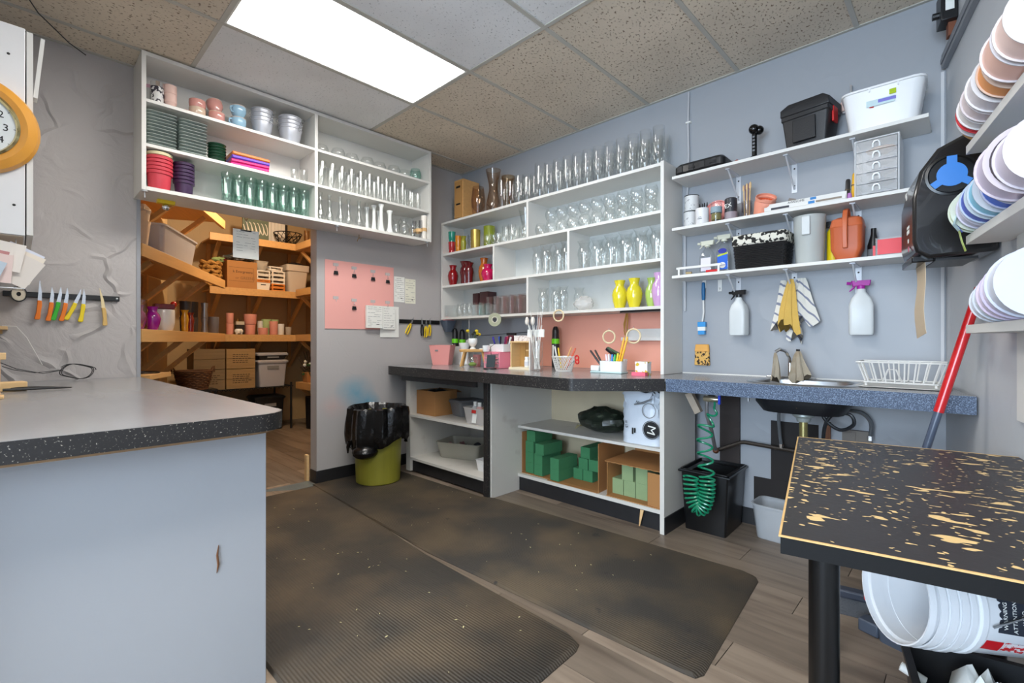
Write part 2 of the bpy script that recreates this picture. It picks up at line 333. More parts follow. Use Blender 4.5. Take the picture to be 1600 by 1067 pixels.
# open wall cupboard over the doorway (left wall)
t = T('wall_cupboard', 'white open wall cupboard of six compartments hung above the storeroom doorway', 'cupboard', (0, 0, 0))
CA = (.003, .28, -2.648, -.59)
ob('side_panel', G().box(.003, .28, -2.648, -2.626, 2.012, 2.818), WHITE, t, bev=.001); ob('side_panel', G().box(.003, .28, -.612, -.59, 2.012, 2.818), WHITE, t, bev=.001)
ob('divider', G().box(.013, .278, -1.636, -1.614, 2.034, 2.796), WHITE, t)
ob('top_panel', G().box(.003, .278, -2.626, -.612, 2.796, 2.818), WHITE, t); ob('bottom_panel', G().box(.003, .28, -2.626, -.612, 2.012, 2.034), WHITE, t)
ob('back_panel', G().box(.003, .012, -2.626, -.612, 2.034, 2.796), WHITE, t)
for z in (2.267, 2.527):
    ob('shelf', G().box(.012, .28, -2.626, -1.636, z, z+.018), WHITE, t); ob('shelf', G().box(.012, .28, -1.614, -.612, z, z+.018), WHITE, t)
for y in (-2.63, -1.46, -.62): ob('hinge_pin', G().at(.262, y, 1.968).lathe([(0, 0), (.003, 0), (.003, .034), (.018, .034), (.018, .044), (0, .044)], 10), STEEL, t)

# big open shelving unit on the back wall
t = T('shelving_unit', 'white open shelving unit full of glassware, standing above the long counter', 'shelf unit')
XR = 2.325
ob('side_panel', G().box(.022, .042, -.28, -.004, 1.34, 2.262), WHITE, t); ob('side_panel', G().box(2.303, XR, -.28, -.004, .9165, 2.29), WHITE, t)
ob('back_panel', G().box(.042, 2.303, -.01, -.003, 1.34, 2.27), mat('grey_white_backing', (205, 208, 206), .5), t)
for z in (2.262, 1.957, 1.647, 1.34):
    ob('shelf', G().box(.022 if z in (2.262,) else .042, 2.303, -.28, -.01, z, z+.02), WHITEW if z == 1.34 else WHITE, t)
for x, z0, z1 in ((1.15, 1.977, 2.262), (.755, 1.667, 1.957), (1.563, 1.667, 1.957), (1.15, 1.36, 1.647)):
    ob('divider', G().box(x-.01, x+.01, -.279, -.01, z0, z1), WHITE, t)
ob('bracket_rail', G().box(2.0, 2.303, -.27, -.262, 1.326, 1.34), DKMETAL, t)

# salmon backboard on the back wall under the shelves
S('backboard', 'salmon pink backboard fixed to the wall behind the long counter', 'panel', G().box(1.02, 2.302, -.004, -.0005, .9165, 1.338), mat('salmon_board', (236, 166, 144), .55, var=.04, sc=2))

# long counter on the back wall
poly = [(.022, -.002)]+[(.022, -.80)]+bezier_corner(.142, -.80, .12, 180, 270)+[(1.2, -.915), (2.06, -.935)]+bezier_corner(2.06, -.895, .04, 270, 315, 3)+[(2.47, -.565), (2.50, -.555), (3.755, -.555), (3.648, -.002)]
# cut-out for the sink: top built from strips around it
SX0, SX1, SY0, SY1 = 2.90, 3.32, -.47, -.13
t = T('long_counter', 'long grey-topped counter with a chipped black edge running below the glassware shelves', 'counter')
front = [p for p in poly if p[1] < -.003]
def under(x):   # front edge y at a given x
    for (xa, ya), (xb, yb) in zip(front, front[1:]):
        if xa <= x <= xb and xb > xa: return ya+(yb-ya)*(x-xa)/(xb-xa)
    return -.555
left = [p for p in poly if p[0] < SX0]
lp = [(.022, -.002)]+[p for p in front if p[0] < SX0]+[(SX0, -.555), (SX0, -.002)]
g = G().prism([(x, y+.004 if y < -.01 else y) for x, y in lp], .900, .915)
g.prism([(SX1, -.551), (3.753, -.551), (3.648, -.002), (SX1, -.002)], .900, .915).box(SX0, SX1, -.551, SY0, .900, .915).box(SX0, SX1, SY1, -.002, .900, .915)
ob('worktop', g, TOPG, t)
def edge_strip(pts, m, th=.018, z0=.842, z1=.9145):
    gg = G(); out = []; inn = []
    for i, p in enumerate(pts):
        a = Vector(pts[max(i-1, 0)]); b = Vector(pts[min(i+1, len(pts)-1)]); d = (b-a).normalized(); n = Vector((-d.y, d.x))
        out.append(Vector(p)); inn.append(Vector(p)+n*th)
    rings = [[(*o, z0), (*o, z1), (*i_, z1), (*i_, z0)] for o, i_ in zip(out, inn)]
    return gg.loft(rings)
f1 = [p for p in front if p[0] <= 2.475]
EDGEB = speckle('chipped_black_edge_blue_light', (48, 66, 94), (140, 160, 188), (.48, .74), 240)  # copy of the black edge with blue daylight put into its colours
ob('edge_band', edge_strip(f1, EDGE), EDGE, t); ob('edge_band', edge_strip([(2.475, -.562), (2.50, -.555), (3.755, -.555)], EDGEB), EDGEB, t)
ob('bare_patch', G().prism([(2.205, -.808), (2.238, -.777), (2.236, -.774), (2.203, -.805)], .845, .914), mat('bare_chipboard', (196, 160, 100), .8, var=.3, sc=60), t)
ob('apron', G().prism([(1.28, -.885), (2.05, -.905), (2.45, -.54), (2.45, -.52), (2.04, -.885), (1.28, -.865)], .838, .853), WHITEW, t)
ob('apron', G().box(.26, 1.2, -.885, -.865, .800, .842), BLACKL, t)
ob('wall_bead', G().box(2.33, 3.64, -.012, -.003, .915, .922), WHITE, t)

# base units under the long counter
t = T('base_cabinet', 'open white base cabinet with grey tubs and a cardboard box inside, beside the rubbish bin', 'cabinet')
ob('side_panel', G().box(.20, .262, -.80, -.1, .012, .842), WHITEW, t); ob('side_panel', G().box(1.205, 1.243, -.79, -.1, .012, .838), WHITEW, t)
ob('back_panel', G().box(.262, 1.205, -.11, -.1, .012, .84), WHITEW, t)
ob('shelf', G().box(.262, 1.205, -.80, -.11, .482, .502), WHITEW, t); ob('shelf', G().box(.262, 1.205, -.80, -.11, .112, .132), WHITEW, t)
ob('kick_board', G().box(.20, 1.205, -.775, -.765, .012, .112), BLACKL, t)
ob('corner_post', G().box(1.205, 1.25, -.815, -.79, .004, .842), EDGE, t, bev=.002)
t = T('base_cabinet', 'open white base cabinet holding green foam bricks and a bag of soil', 'cabinet')
ob('side_panel', G().box(1.245, 1.262, -.785, -.1, .0, .838), WHITEW, t)
ob('side_panel', G().box(2.425, 2.452, -.535, -.1, 0, .838), WHITEW, t)
ob('back_panel', G().box(1.262, 2.425, -.105, -.095, 0, .84), mat('cream_backing', (206, 190, 160), .6), t)
ob('shelf', G().box(1.262, 2.425, -.51, -.105, .474, .492), WHITEW, t); ob('shelf', G().box(1.262, 2.425, -.51, -.105, .105, .128), WHITEW, t)
ob('kick_board', G().box(1.262, 2.425, -.495, -.485, 0, .105), BLACKL, t); ob('kick_board', G().box(2.452, 2.458, -.535, -.1, 0, .1), BLACKL, t)
ob('splinter', G().at(2.30, -.515, .105, .1, R(188), .2).frus(.022, .005, .006, .003, 0, .10), PINE2, t)

# peninsula counter on the left with its end panel, and the cupboard with the clock above it
t = T('side_counter', 'broad grey counter with a chipped black edge and plain grey end panel beside the doorway', 'counter')
poly = [(.004, -3.425), (.004, -2.615), (2.07, -2.548)]+bezier_corner(2.09, -2.647, .1, 90, 0)[1:]+[(2.19, -3.425)]
ob('worktop', G().prism([(.004, -3.425), (.004, -2.619), (2.07, -2.552)]+bezier_corner(2.09, -2.647, .096, 90, 0)[1:]+[(2.186, -3.425)], .893, .91), TOPG, t)
pe = poly[1:]; ob('edge_band', edge_strip([(x, y) for x, y in pe[1:]], EDGE, -.014, .858, .9095), EDGE, t)
ob('edge_lip', edge_strip([(x-.012, y-.012) for x, y in pe[2:]], CARD, -.01, .850, .858), mat('bare_wood_lip', (140, 112, 82), .8, var=.25, sc=50), t)
GREYP = mat('grey_painted_board', (166, 168, 172), .5, var=.03, sc=2, bump=.07, bsc=22)
ob('end_panel', G().box(2.03, 2.05, -3.435, -2.576, 0, .892), GREYP, t, bev=.002)
ob('front_panel', G().box(.004, 2.03, -2.66, -2.645, 0, .892), GREYP, t)
ob('gouge', G().tube([(2.052, -2.715, .50), (2.052, -2.719, .47), (2.052, -2.716, .44), (2.052, -2.720, .415)], [.001, .0035, .0035, .001], 6), mat('gouged_wood', (110, 72, 44), .8), t)
t = T('hanging_cupboard', 'white hanging cupboard end with the round clock on it', 'cupboard')
ob('body', G().box(.02, 1.06, -3.45, -3.125, 1.545, 2.357), mat('cupboard_white', (226, 226, 228), .4, var=.02), t, bev=.002)
ob('door', G().box(.06, .5, -3.121, -3.103, 1.55, 2.35), WHITE, t); ob('door', G().box(.52, 1.055, -3.121, -3.103, 1.55, 2.35), WHITE, t)
ob('loose_strip', G().at(1.02, -3.1025, 2.10, R(-5)).box(-.02, .03, 0, .012, 0, .245), WHITE, t)
ob('underside_lining', G().box(.04, 1.05, -3.44, -3.13, 1.541, 1.5445), mat('bare_board', (206, 190, 172), .7, var=.08), t)
ob('screw', G().at(1.0605, -3.17, 2.24, 0, R(90), 0).lathe([(0, .003), (.004, .002), (.005, 0)], 8), DKMETAL, t)
ob('screw', G().at(1.0605, -3.155, 1.66, 0, R(90), 0).lathe([(0, .003), (.004, .002), (.005, 0)], 8), DKMETAL, t)

# shelves on the back wall above the sink
BR = mat('bracket_white', (214, 216, 220), .4, .2, var=.03)
for z, l, x1 in ((2.167, 'top white bracket shelf above the sink, holding the toolbox and dishpan', 3.60), (1.837, 'middle white bracket shelf above the sink, holding the clear drawers', 3.60), (1.532, 'lowest white bracket shelf above the sink, holding the black basket', 3.62)):
    t = T('wall_shelf', l, 'shelf', (0, 0, z))
    ob('board', G().box(2.36, x1, -.24, -.003, 0, .018), WHITE, t, bev=.001)
    for x in (2.69, 3.0, 3.305):
        b = ob('bracket', G().box(x-.014, x+.014, -.006, -.002, -.17, 0).box(x-.012, x+.012, -.2, -.004, -.005, 0).tube([(x, -.006, -.15), (x, -.19, -.006)], .005, 6), BR, t)
        for dz in (-.03, -.13): ob('screw', G().at(x, -.006, dz, R(90)).lathe([(0, .003), (.004, .002), (.005, 0)], 8), DKMETAL, b)

# shelves of ribbon on the slanted right wall
for z, l in ((1.76, 'top narrow white ribbon shelf on the slanted wall'), (1.457, 'middle narrow white ribbon shelf beside the towel dispenser'), (1.158, 'lowest narrow white ribbon shelf in front of the broom')):
    t = T('ribbon_shelf', l, 'shelf', WC(0, 0, z), WCR)
    ob('board', G().box(.93, 1.9, -.11, -.003, 0, .028), WHITE, t, bev=.001)
    ob('support_strip', G().box(1.03, 1.10, -.014, -.003, -.27, 0), WHITE, t)

# dark work table by the slanted wall
def table_mat():
    m = mat('chipped_black_brown_top', (44, 42, 43), .42, var=.15, sc=4, bump=.03); nt = m.node_tree; N = nt.nodes; L = nt.links; b = N['Principled BSDF']
    tc = [n for n in N if n.type == 'TEX_COORD'][0]; acc = None
    den = N.new('ShaderNodeTexNoise'); den.inputs['Scale'].default_value = 2.6; L.new(tc.outputs['Object'], den.inputs['Vector'])
    for sc, st, t0, k in ((34, (1, .42, 1), .675, .10), (75, (1, .6, 1), .665, .08), (13, (2.4, .35, 1), .735, .1)):
        mp = N.new('ShaderNodeMapping'); mp.inputs['Scale'].default_value = st; mp.inputs['Location'].default_value = (sc, sc*.7, 0); L.new(tc.outputs['Object'], mp.inputs[0])
        n = N.new('ShaderNodeTexNoise'); n.inputs['Scale'].default_value = sc; n.inputs['Detail'].default_value = 1; L.new(mp.outputs[0], n.inputs['Vector'])
        a = N.new('ShaderNodeMath'); a.operation = 'MULTIPLY_ADD'; a.inputs[1].default_value = k*2; L.new(den.outputs[0], a.inputs[0]); L.new(n.outputs[0], a.inputs[2])
        c = N.new('ShaderNodeMapRange'); c.inputs[1].default_value = t0+k; c.inputs[2].default_value = t0+k+.015; L.new(a.outputs[0], c.inputs[0])
        if acc is None: acc = c.outputs[0]
        else:
            mx = N.new('ShaderNodeMath'); mx.operation = 'MAXIMUM'; L.new(acc, mx.inputs[0]); L.new(c.outputs[0], mx.inputs[1]); acc = mx.outputs[0]
    last = b.inputs['Base Color'].links[0].from_socket; mm = N.new('ShaderNodeMix'); mm.data_type = 'RGBA'; L.new(acc, mm.inputs[0]); L.new(last, mm.inputs[6]); mm.inputs[7].default_value = (*lin((226, 192, 132)), 1); L.new(mm.outputs[2], b.inputs['Base Color'])
    return m
t = T('work_table', 'dark work table with a badly chipped top on round black legs', 'table', WC(0, 0, 0), WCR)
ob('tabletop', G().box(1.034, 2.1, -.592, -.01, .7735, .775), table_mat(), t)
ob('table_core', G().box(1.035, 2.099, -.591, -.011, .741, .7735), mat('black_wood_edge', (9, 9, 10), .55, spec=.25, var=.3, sc=30, stretch=(1, 1, 8)), t)
RAW = mat('raw_fibreboard', (206, 168, 110), .8, var=.2, sc=60)
ob('worn_edge', G().box(1.032, 2.102, -.594, -.590, .7725, .7755).box(2.098, 2.102, -.590, -.011, .7725, .7755).box(1.032, 1.036, -.590, -.011, .7725, .7755), RAW, t)
for x in (1.11, 2.03):
    for y in (-.523, -.08): ob('leg', G().at(x, y, 0).lathe([(0, 0), (.022, 0), (.025, .006), (.025, .741), (0, .741)], 24), mat('black_steel_leg', (8, 8, 9), .35, spec=.4), t)
# ---------------------------------------------------------------- glassware and pots
CLEAR = glass('clear_glass', (.992, .995, .994), (.90, .92, .92), .95)
GREENG = glass('green_tinted_glass', (.95, .985, .975), (.74, .86, .82), .9)
TEALG = glass('teal_glass', (.88, .96, .94), (.62, .80, .76), .9)
AMBERG = glass('amber_glass', (.90, .80, .66), (.66, .5, .36), .9)
SMOKEG = glass('copper_tinted_glass', (.93, .86, .79), (.72, .6, .52), .9)
GREYG = glass('grey_glass', (.9, .9, .91), (.72, .71, .73), .9)
def gm(name, c): return mat(name, c, .12, var=.12, sc=5, coat=.6)
def wall(prof, t=.0028, base=.012):
    """outer profile (r,z) to a closed thin-walled vessel"""
    inn = [(max(r-t, .0008), max(z, base)) for r, z in prof]; inn = [p for i, p in enumerate(inn) if prof[i][1] >= base]
    return [(0, 0)]+prof+inn[::-1]+[(0, base)]
PM = {}
def vessel(key, prof, n=20, t=.0028, base=.012):
    if key not in PM: PM[key] = G().lathe(wall(prof, t, base), n).mesh(key)
    return PM[key]
def cyl(r, h): return vessel('cyl%.3f_%.3f' % (r, h), [(r*.95, 0), (r, .004), (r, h*.5), (r, h)], base=.01)
def bowl(r, h): return vessel('bowl%.3f_%.3f' % (r, h), [(r*.5, 0)]+[(r*(.5+.5*math.sin(PI*(.08+.72*i/7))), h*(i+.5)/8) for i in range(8)]+[(r*.74, h*.97), (r*.78, h)], base=.008)
def flare(r, h): return vessel('flare%.3f_%.3f' % (r, h), [(r*.78, 0), (r*.82, .01), (r*.80, h*.25), (r*.86, h*.42), (r*.98, h*.55), (r*.86, h*.72), (r*.66, h*.82), (r*.8, h*.93), (r, h)], base=.015)
def ginger(r, h): return vessel('gin%.3f_%.3f' % (r, h), [(r*.62, 0), (r*.66, .008), (r*.9, h*.28), (r, h*.48), (r*.86, h*.66), (r*.56, h*.77), (r*.54, h*.84), (r*.72, h)], base=.01)
def bottle(r, h): return vessel('bot%.3f_%.3f' % (r, h), [(r*.9, 0), (r, .006), (r*.95, h*.2), (r*.6, h*.38), (r*.36, h*.5), (r*.34, h*.9), (r*.48, h*.95), (r*.42, h)], base=.012, t=.002)
def tumbler(r, h): return vessel('tum%.3f_%.3f' % (r, h), [(r*.8, 0), (r*.86, .006), (r*.86, h*.3), (r*.80, h*.34), (r*.92, h*.4), (r, h)], base=.03)
def sqv(w, h):
    k = 'sq%.3f_%.3f' % (w, h)
    if k not in PM:
        g = G(); PM[k] = g.loft([g.rr(w, w, .004, 0, 2), g.rr(w, w, .004, h, 2), g.rr(w-.007, w-.007, .002, h, 2), g.rr(w-.007, w-.007, .002, .012, 2)]).mesh(k)
    return PM[k]
def V(name, label, me, m, x, y, z, group=None, cat='vase', rz=0): return S(name, label, cat, me, m, (x, y, z+.0006), rz, group)

# --- wall cupboard, upper left compartment
Z1, Z2, Z3 = 2.545, 2.285, 2.034
PINKC = gm('pink_ceramic', (222, 158, 148)); PINKP = mat('pale_pink_paper', (232, 196, 184), .6); BLUEC = gm('pale_blue_ceramic', (158, 198, 222)); CREAM = gm('cream_glaze', (226, 200, 176))
GALV = mat('white_galvanised', (206, 208, 216), .35, .35, var=.06, sc=14)
t = T('canister', 'pale tin canister with a pink lid, tucked behind the cupboard side', 'tin', (.10, -2.585, Z1))
ob('body', G().lathe([(0, 0), (.032, 0), (.032, .13), (0, .13)], 18), mat('pale_tin', (214, 214, 210), .4), t); ob('lid', G().lathe([(0, .13), (.034, .13), (.034, .15), (0, .165)], 18), mat('lilac_pink', (226, 176, 196), .5), t)
DAM = mat('damask_print', (232, 230, 228), .4, sc=55, col2=(52, 46, 58), thr=(.5, .53), det=1)
t = T('damask_tin', 'silver-rimmed tin with black damask print, on the top cupboard shelf', 'tin', (.17, -2.555, Z1))
ob('body', G().lathe([(0, 0), (.031, 0), (.033, .125), (0, .125)], 20), DAM, t); ob('rim', G().lathe([(.033, .125), (.036, .125), (.036, .155), (.03, .158), (.03, .125)], 20), CHROME, t)
for k in range(2): S('paper_pot', 'pale pink ruffled paper pot, one of two nested', 'pot', vessel('ppot', [(.024, 0), (.026, .005), (.030, .05), (.034, .055), (.033, .105)], t=.002, base=.004), PINKP, (.17, -2.49, Z1+.001+k*.055), 0, 'nested pale pink pots')
S('trinket_dish', 'tiny pink trinket dish beside the pale pink pots', 'dish', vessel('trink', [(.012, 0), (.02, .012), (.026, .02)], t=.002, base=.003), PINKC, (.21, -2.415, Z1+.001))
for k in range(2): S('pink_bowl', 'pink ceramic bowl with a cream rim, one of two nested', 'bowl', vessel('pb', [(.028, 0), (.03, .004), (.045, .035), (.047, .055), (.046, .075)], t=.004), PINKC if k else CREAM, (.16, -2.345, Z1+.001+k*.05), 0, 'nested pink bowls')
def cup(m, label, x, y, z, rot, grp):
    t = T('cup', label, 'cup', (x, y, z), rot=rot, group=grp)
    ob('body', vessel('cupb', [(.024, 0), (.028, .005), (.046, .04), (.048, .06), (.046, .078)], t=.004), m, t); ob('rim', G().at(0, 0, .078).torus(.0445, .003, 20, 6), CREAM, t)
    ob('handle', G().tube([(.044, 0, .065), (.062, 0, .06), (.066, 0, .042), (.056, 0, .028), (.044, 0, .03)], .005, 6), m, t)
cup(PINKC, 'rose pink cup, lower of the stacked pair', .17, -2.238, Z1+.001, (0, 0, R(200)), 'stacked cups')
cup(PINKC, 'rose pink cup tipped on top of another pink cup', .165, -2.24, Z1+.085, (R(0), R(22), R(190)), 'stacked cups')
cup(BLUEC, 'pale blue cup, lower of the stacked pair at the front', .185, -2.115, Z1+.001, (0, 0, R(-70)), 'stacked cups')
cup(BLUEC, 'pale blue cup resting on another blue cup', .185, -2.115, Z1+.081, (0, 0, R(-60)), 'stacked cups')
cup(BLUEC, 'pale blue cup behind the front pair, next to the wall', .075, -2.12, Z1+.001, (0, 0, R(-40)), 'stacked cups')
def pails(y, n, r, h, lab):
    prof = [(r*.68, 0), (r*.70, .004), (r*.86, h*.5), (r*.88, h*.52), (r*.97, h*.94), (r*1.03, h*.96), (r*1.03, h), (r, h)]
    for k in range(n):
        t = T('metal_bucket', lab, 'bucket', (.16, y, Z1+.001+k*.027), R(20+8*k), group='nested metal buckets on the top cupboard shelf')
        ob('body', vessel('pail%.3f' % r, prof, 22, .003, .004), GALV, t)
        for s_ in (1, -1): ob('ring_handle', G().at(s_*(r*1.02+.012), 0, h*.9, R(90), 0, 0).torus(.013, .0016, 14, 5), STEEL, t)
pails(-1.957, 4, .068, .115, 'small whitish metal bucket in the stack nearer the blue cups')
pails(-1.765, 4, .078, .125, 'whitish metal bucket in the stack nearer the divider')
# square dishes
DISH = mat('grey_green_dish', (166, 178, 173), .4, var=.08)
if 1:
    g = G(); dm = g.loft([g.rr(.09, .09, .012, 0), g.rr(.12, .12, .014, .007), g.rr(.15, .15, .018, .013), g.rr(.148, .148, .018, .0155), g.rr(.116, .116, .013, .0095), g.rr(.085, .085, .011, .0035)]).mesh('dish')
    for j, (yy, lb) in enumerate(((-2.545, 'stack against the cupboard side'), (-2.385, 'stack beside the dark green saucers'))):
        for k in range(11): S('square_dish', 'grey-green square dish in the '+lb, 'dish', dm, DISH, (.185, yy, Z2+.001+k*.0195), R(random.uniform(-1, 1)), 'stacked square dishes')
DKG = mat('dark_green_glaze', (26, 66, 44), .25, var=.15)
sm = vessel('saucer', [(.038, 0), (.04, .004), (.05, .026), (.053, .028), (.054, .032)], t=.003, base=.005)
for k in range(6): S('green_saucer', 'dark green round plant saucer in the stack beside the pink folders', 'saucer', sm, DKG, (.19, -2.243, Z2+.001+k*.0185), 0, 'stacked green saucers')
for k, c in enumerate(((228, 28, 134), (214, 22, 120), (118, 74, 206), (232, 130, 60))):
    S('folder', ['bright pink folder at the bottom of the pile', 'deep pink folder with a ribbed edge', 'violet folder in the pile', 'orange folder on top of the pile'][k], 'folder', G().box(-.085, .085, -.115, .115, 0, .022).box(.085, .09, -.113, .113, .004, .018), mat('folder_%d' % k, c, .45, var=.1, sc=30), (.175, -2.055, Z2+.001+k*.0235), R(-6+2*k), 'coloured folders', bev=.003)
for y in (-1.72, -1.66): V('votive_glass', 'small clear votive glass next to the cupboard divider', tumbler(.028, .13), CLEAR, .12+(.03 if y > -1.7 else 0), y, Z2, 'small clear glasses by the divider', 'glass')
V('votive_glass', 'small clear votive glass next to the cupboard divider', tumbler(.028, .1), CLEAR, .06, -1.69, Z2, 'small clear glasses by the divider', 'glass')
# nested plastic pots
RED = mat('red_plastic', (206, 64, 78), .4, var=.06); PUR = mat('dark_purple_plastic', (66, 44, 78), .4, var=.1); CRM = mat('cream_plastic', (222, 212, 170), .45)
rp_ = vessel('rpot', [(.052, 0), (.054, .004), (.060, .092), (.0675, .095), (.069, .109), (.0665, .112)], t=.003, base=.004, n=24)
for k in range(6): S('plastic_pot', ['red plastic flower pot nested in the stack at the cupboard side', 'cream-rimmed flower pot on top of the red stack'][k == 5], 'flower pot', rp_, CRM if k == 5 else RED, (.205, -2.552, Z3+.001+k*.0222), 0, 'nested flower pots')
pp_ = vessel('ppot2', [(.042, 0), (.044, .004), (.050, .074), (.0565, .077), (.058, .090), (.056, .093)], t=.003, base=.004, n=24)
for k in range(6): S('plastic_pot', 'dark purple plastic flower pot nested in its stack', 'flower pot', pp_, PUR, (.18, -2.422, Z3+.001+k*.0225), 0, 'nested flower pots')
for k in range(8):
    for x in (.215, .125, .05)[:3 if k % 2 else 2]: V('hurricane_tumbler', 'pale green-tinted thick-footed glass '+('at the front of' if x > .2 else 'behind the front row in' if x > .1 else 'against the back panel of')+' the lower cupboard compartment', tumbler(.036, .2), GREENG, x, -2.19+k*.072+(.0 if x > .2 else .03), Z3, 'green-tinted glasses', 'glass')
# right half: bowls, cylinders, bud vases
for k in range(7): V('fish_bowl', 'clear round glass bowl on the top right cupboard shelf', bowl(.055, .085), CLEAR, .15+.02*(k % 2), -1.53+k*.125, Z1, 'clear round bowls in the cupboard', 'bowl')
for k in range(4): V('fish_bowl', 'clear round glass bowl behind the front ones on the top right cupboard shelf', bowl(.045, .08), CLEAR, .062, -1.40+k*.13, Z1, 'clear round bowls in the cupboard', 'bowl')
V('round_bowl', 'teal-tinted round glass bowl at the end of the top cupboard shelf', bowl(.052, .125), TEALG, .15, -.67, Z1, None, 'bowl')
for k in range(12):
    V('cylinder_vase', 'slim clear cylinder at the front of the right middle compartment', cyl(.026, .19 if k < 10 else .14), CLEAR, .235, -1.56+k*.078, Z2, 'slim clear cylinders in the cupboard')
    V('cylinder_vase', 'slim shorter clear cylinder in the rear row of the right middle compartment', cyl(.026, .17), CLEAR, .14, -1.53+k*.076, Z2, 'slim clear cylinders in the cupboard')
for k in range(6): V('bud_vase', 'clear long-necked bottle vase beside the divider', bottle(.034, .215), CLEAR, .225-.02*(k % 2), -1.57+k*.078, Z3, 'clear bottle vases')
for k in range(3): V('bud_vase', 'clear long-necked bottle vase beside the divider', bottle(.03, .2), CLEAR, .10, -1.52+k*.085, Z3, 'clear bottle vases')
MILK = mat('milk_glass', (236, 238, 236), .15, var=.03, coat=.5)
def milk(h, r, x, y, l): S('milk_glass_vase', l, 'vase', vessel('milk%.2f' % h, [(r*1.25, 0), (r*1.3, .008), (r*.8, h*.22), (r*.62, h*.5), (r*.68, h*.85), (r*1.1, h*.97), (r*1.05, h)], 12, .004), MILK, (x, y, Z3+.001))
milk(.20, .02, .15, -1.145, 'white milk-glass bud vase, leftmost and half hidden'); milk(.215, .021, .19, -1.105, 'white milk-glass bud vase with a straight tall neck'); milk(.225, .022, .235, -1.065, 'tallest white milk-glass bud vase with a bulging top')
milk(.205, .02, .12, -1.02, 'white milk-glass bud vase standing behind the others'); milk(.185, .024, .235, -.985, 'short wide-footed white milk-glass bud vase')
V('footed_vase', 'small clear footed vase next to the milk-glass vases', flare(.035, .135), CLEAR, .2, -.90, Z3); V('etched_vase', 'clear etched jar-shaped vase, wider than its neighbours', ginger(.05, .16), CLEAR, .2, -.82, Z3)
V('footed_vase', 'small clear vase between the etched jar and the bundled vases', ginger(.03, .12), CLEAR, .22, -.745, Z3)
t = T('vase_bundle', 'bundle of glass tubes held by a tan band', 'vase', (.2, -.68, Z3+.001))
for k in range(3): ob('tube', cyl(.018, .165), [GREYG, CLEAR, GREYG][k], t, ((k-1)*.03, (k-1)*.014, 0))
ob('band', G().at(0, 0, .06).loft([[( .055*math.cos(a), .034*math.sin(a), z) for a in [2*PI*i/20 for i in range(20)]] for z in (0, .028)], False, False), mat('tan_tape', (216, 176, 122), .6), t)
t = T('pillar_candle', 'ivory pillar vase with a tan band, last on the lower cupboard shelf', 'vase', (.235, -.639, Z3+.001))
ob('body', vessel('pillar', [(.022, 0), (.024, .004), (.022, .1), (.026, .2), (.0255, .21)], 20), mat('ivory', (238, 232, 222), .3), t); ob('band', G().lathe([(.0245, .07), (.026, .07), (.026, .1), (.0245, .1)], 20), MATS['tan_tape'], t)

# --- shelving unit on the back wall
ZT, ZA, ZB, ZD = 2.282, 1.977, 1.667, 1.36
for k in range(3): V('stacked_glass', 'clear tumbler in the short stack at the corner end of the top shelf', tumbler(.04, .16), CLEAR, .085, -.15, ZT+k*.045, 'stacked tumblers in the corner', 'glass')
t = T('wooden_box', 'upright tan wooden box with a slotted front, on the top shelf in the corner', 'box', (.24, -.14, ZT+.001))
ob('body', G().box(-.065, .065, -.1, .1, 0, .38), PINE, t, bev=.002); ob('side_panel', G().box(-.05, .05, -.107, -.1, .02, .36), mat('tan_ply', (186, 140, 84), .5), t); ob('slot', G().box(-.03, .03, -.1085, -.107, .3, .32).box(-.03, .03, -.1085, -.107, .14, .155), DKMETAL, t)
V('hurricane_vase', 'clear barrel-shaped hurricane glass between the wooden box and the amber vase', vessel('hur', [(.045, 0), (.05, .01), (.062, .09), (.066, .15), (.058, .22), (.052, .27)], n=22), SMOKEG, .46, -.19, ZT)
V('amber_vase', 'tall copper-tinted vase with a flared neck, highest on the top shelf', vessel('ambv', [(.055, 0), (.06, .01), (.065, .09), (.05, .17), (.04, .22), (.042, .27), (.058, .34), (.07, .40)], n=24, t=.004), SMOKEG, .62, -.15, ZT)
V('amber_vase', 'lower copper-tinted vase behind the tall one', vessel('ambv2', [(.05, 0), (.055, .2), (.06, .33)], n=24, t=.004), AMBERG, .74, -.08, ZT)
for x, r, h in ((.80, .05, .25), (.905, .043, .21), (1.0, .045, .24), (1.095, .04, .2)): V('cylinder_vase', 'clear glass cylinder, shorter, in the left half of the top shelf', cyl(r, h), CLEAR, x, -.21, ZT, 'short clear cylinders on the top shelf')
for x, r, h in ((.86, .045, .27), (.97, .04, .29), (1.07, .045, .27), (1.17, .04, .24)): V('cylinder_vase', 'clear glass cylinder, shorter, in the left half of the top shelf', cyl(r, h), CLEAR, x, -.085, ZT, 'short clear cylinders on the top shelf')
V('cylinder_vase', 'widest and tallest clear cylinder, standing over the shelf divider', cyl(.05, .285), CLEAR, 1.225, -.2, ZT)
for k in range(11): V('cylinder_vase', 'tall clear glass cylinder in the front row of the top shelf', cyl(.04, .255), CLEAR, 1.335+k*.093, -.228, ZT, 'tall clear cylinders on the top shelf')
for k in range(10): V('cylinder_vase', 'tall clear glass cylinder standing behind the front row of the top shelf', cyl(.038, .235), CLEAR, 1.36+k*.094, -.135, ZT, 'tall clear cylinders on the top shelf')
for k in range(4): V('cylinder_vase', 'tall clear glass cylinder against the wall at the sink end of the top shelf', cyl(.038, .26), CLEAR, 1.95+k*.09, -.05, ZT, 'tall clear cylinders on the top shelf')
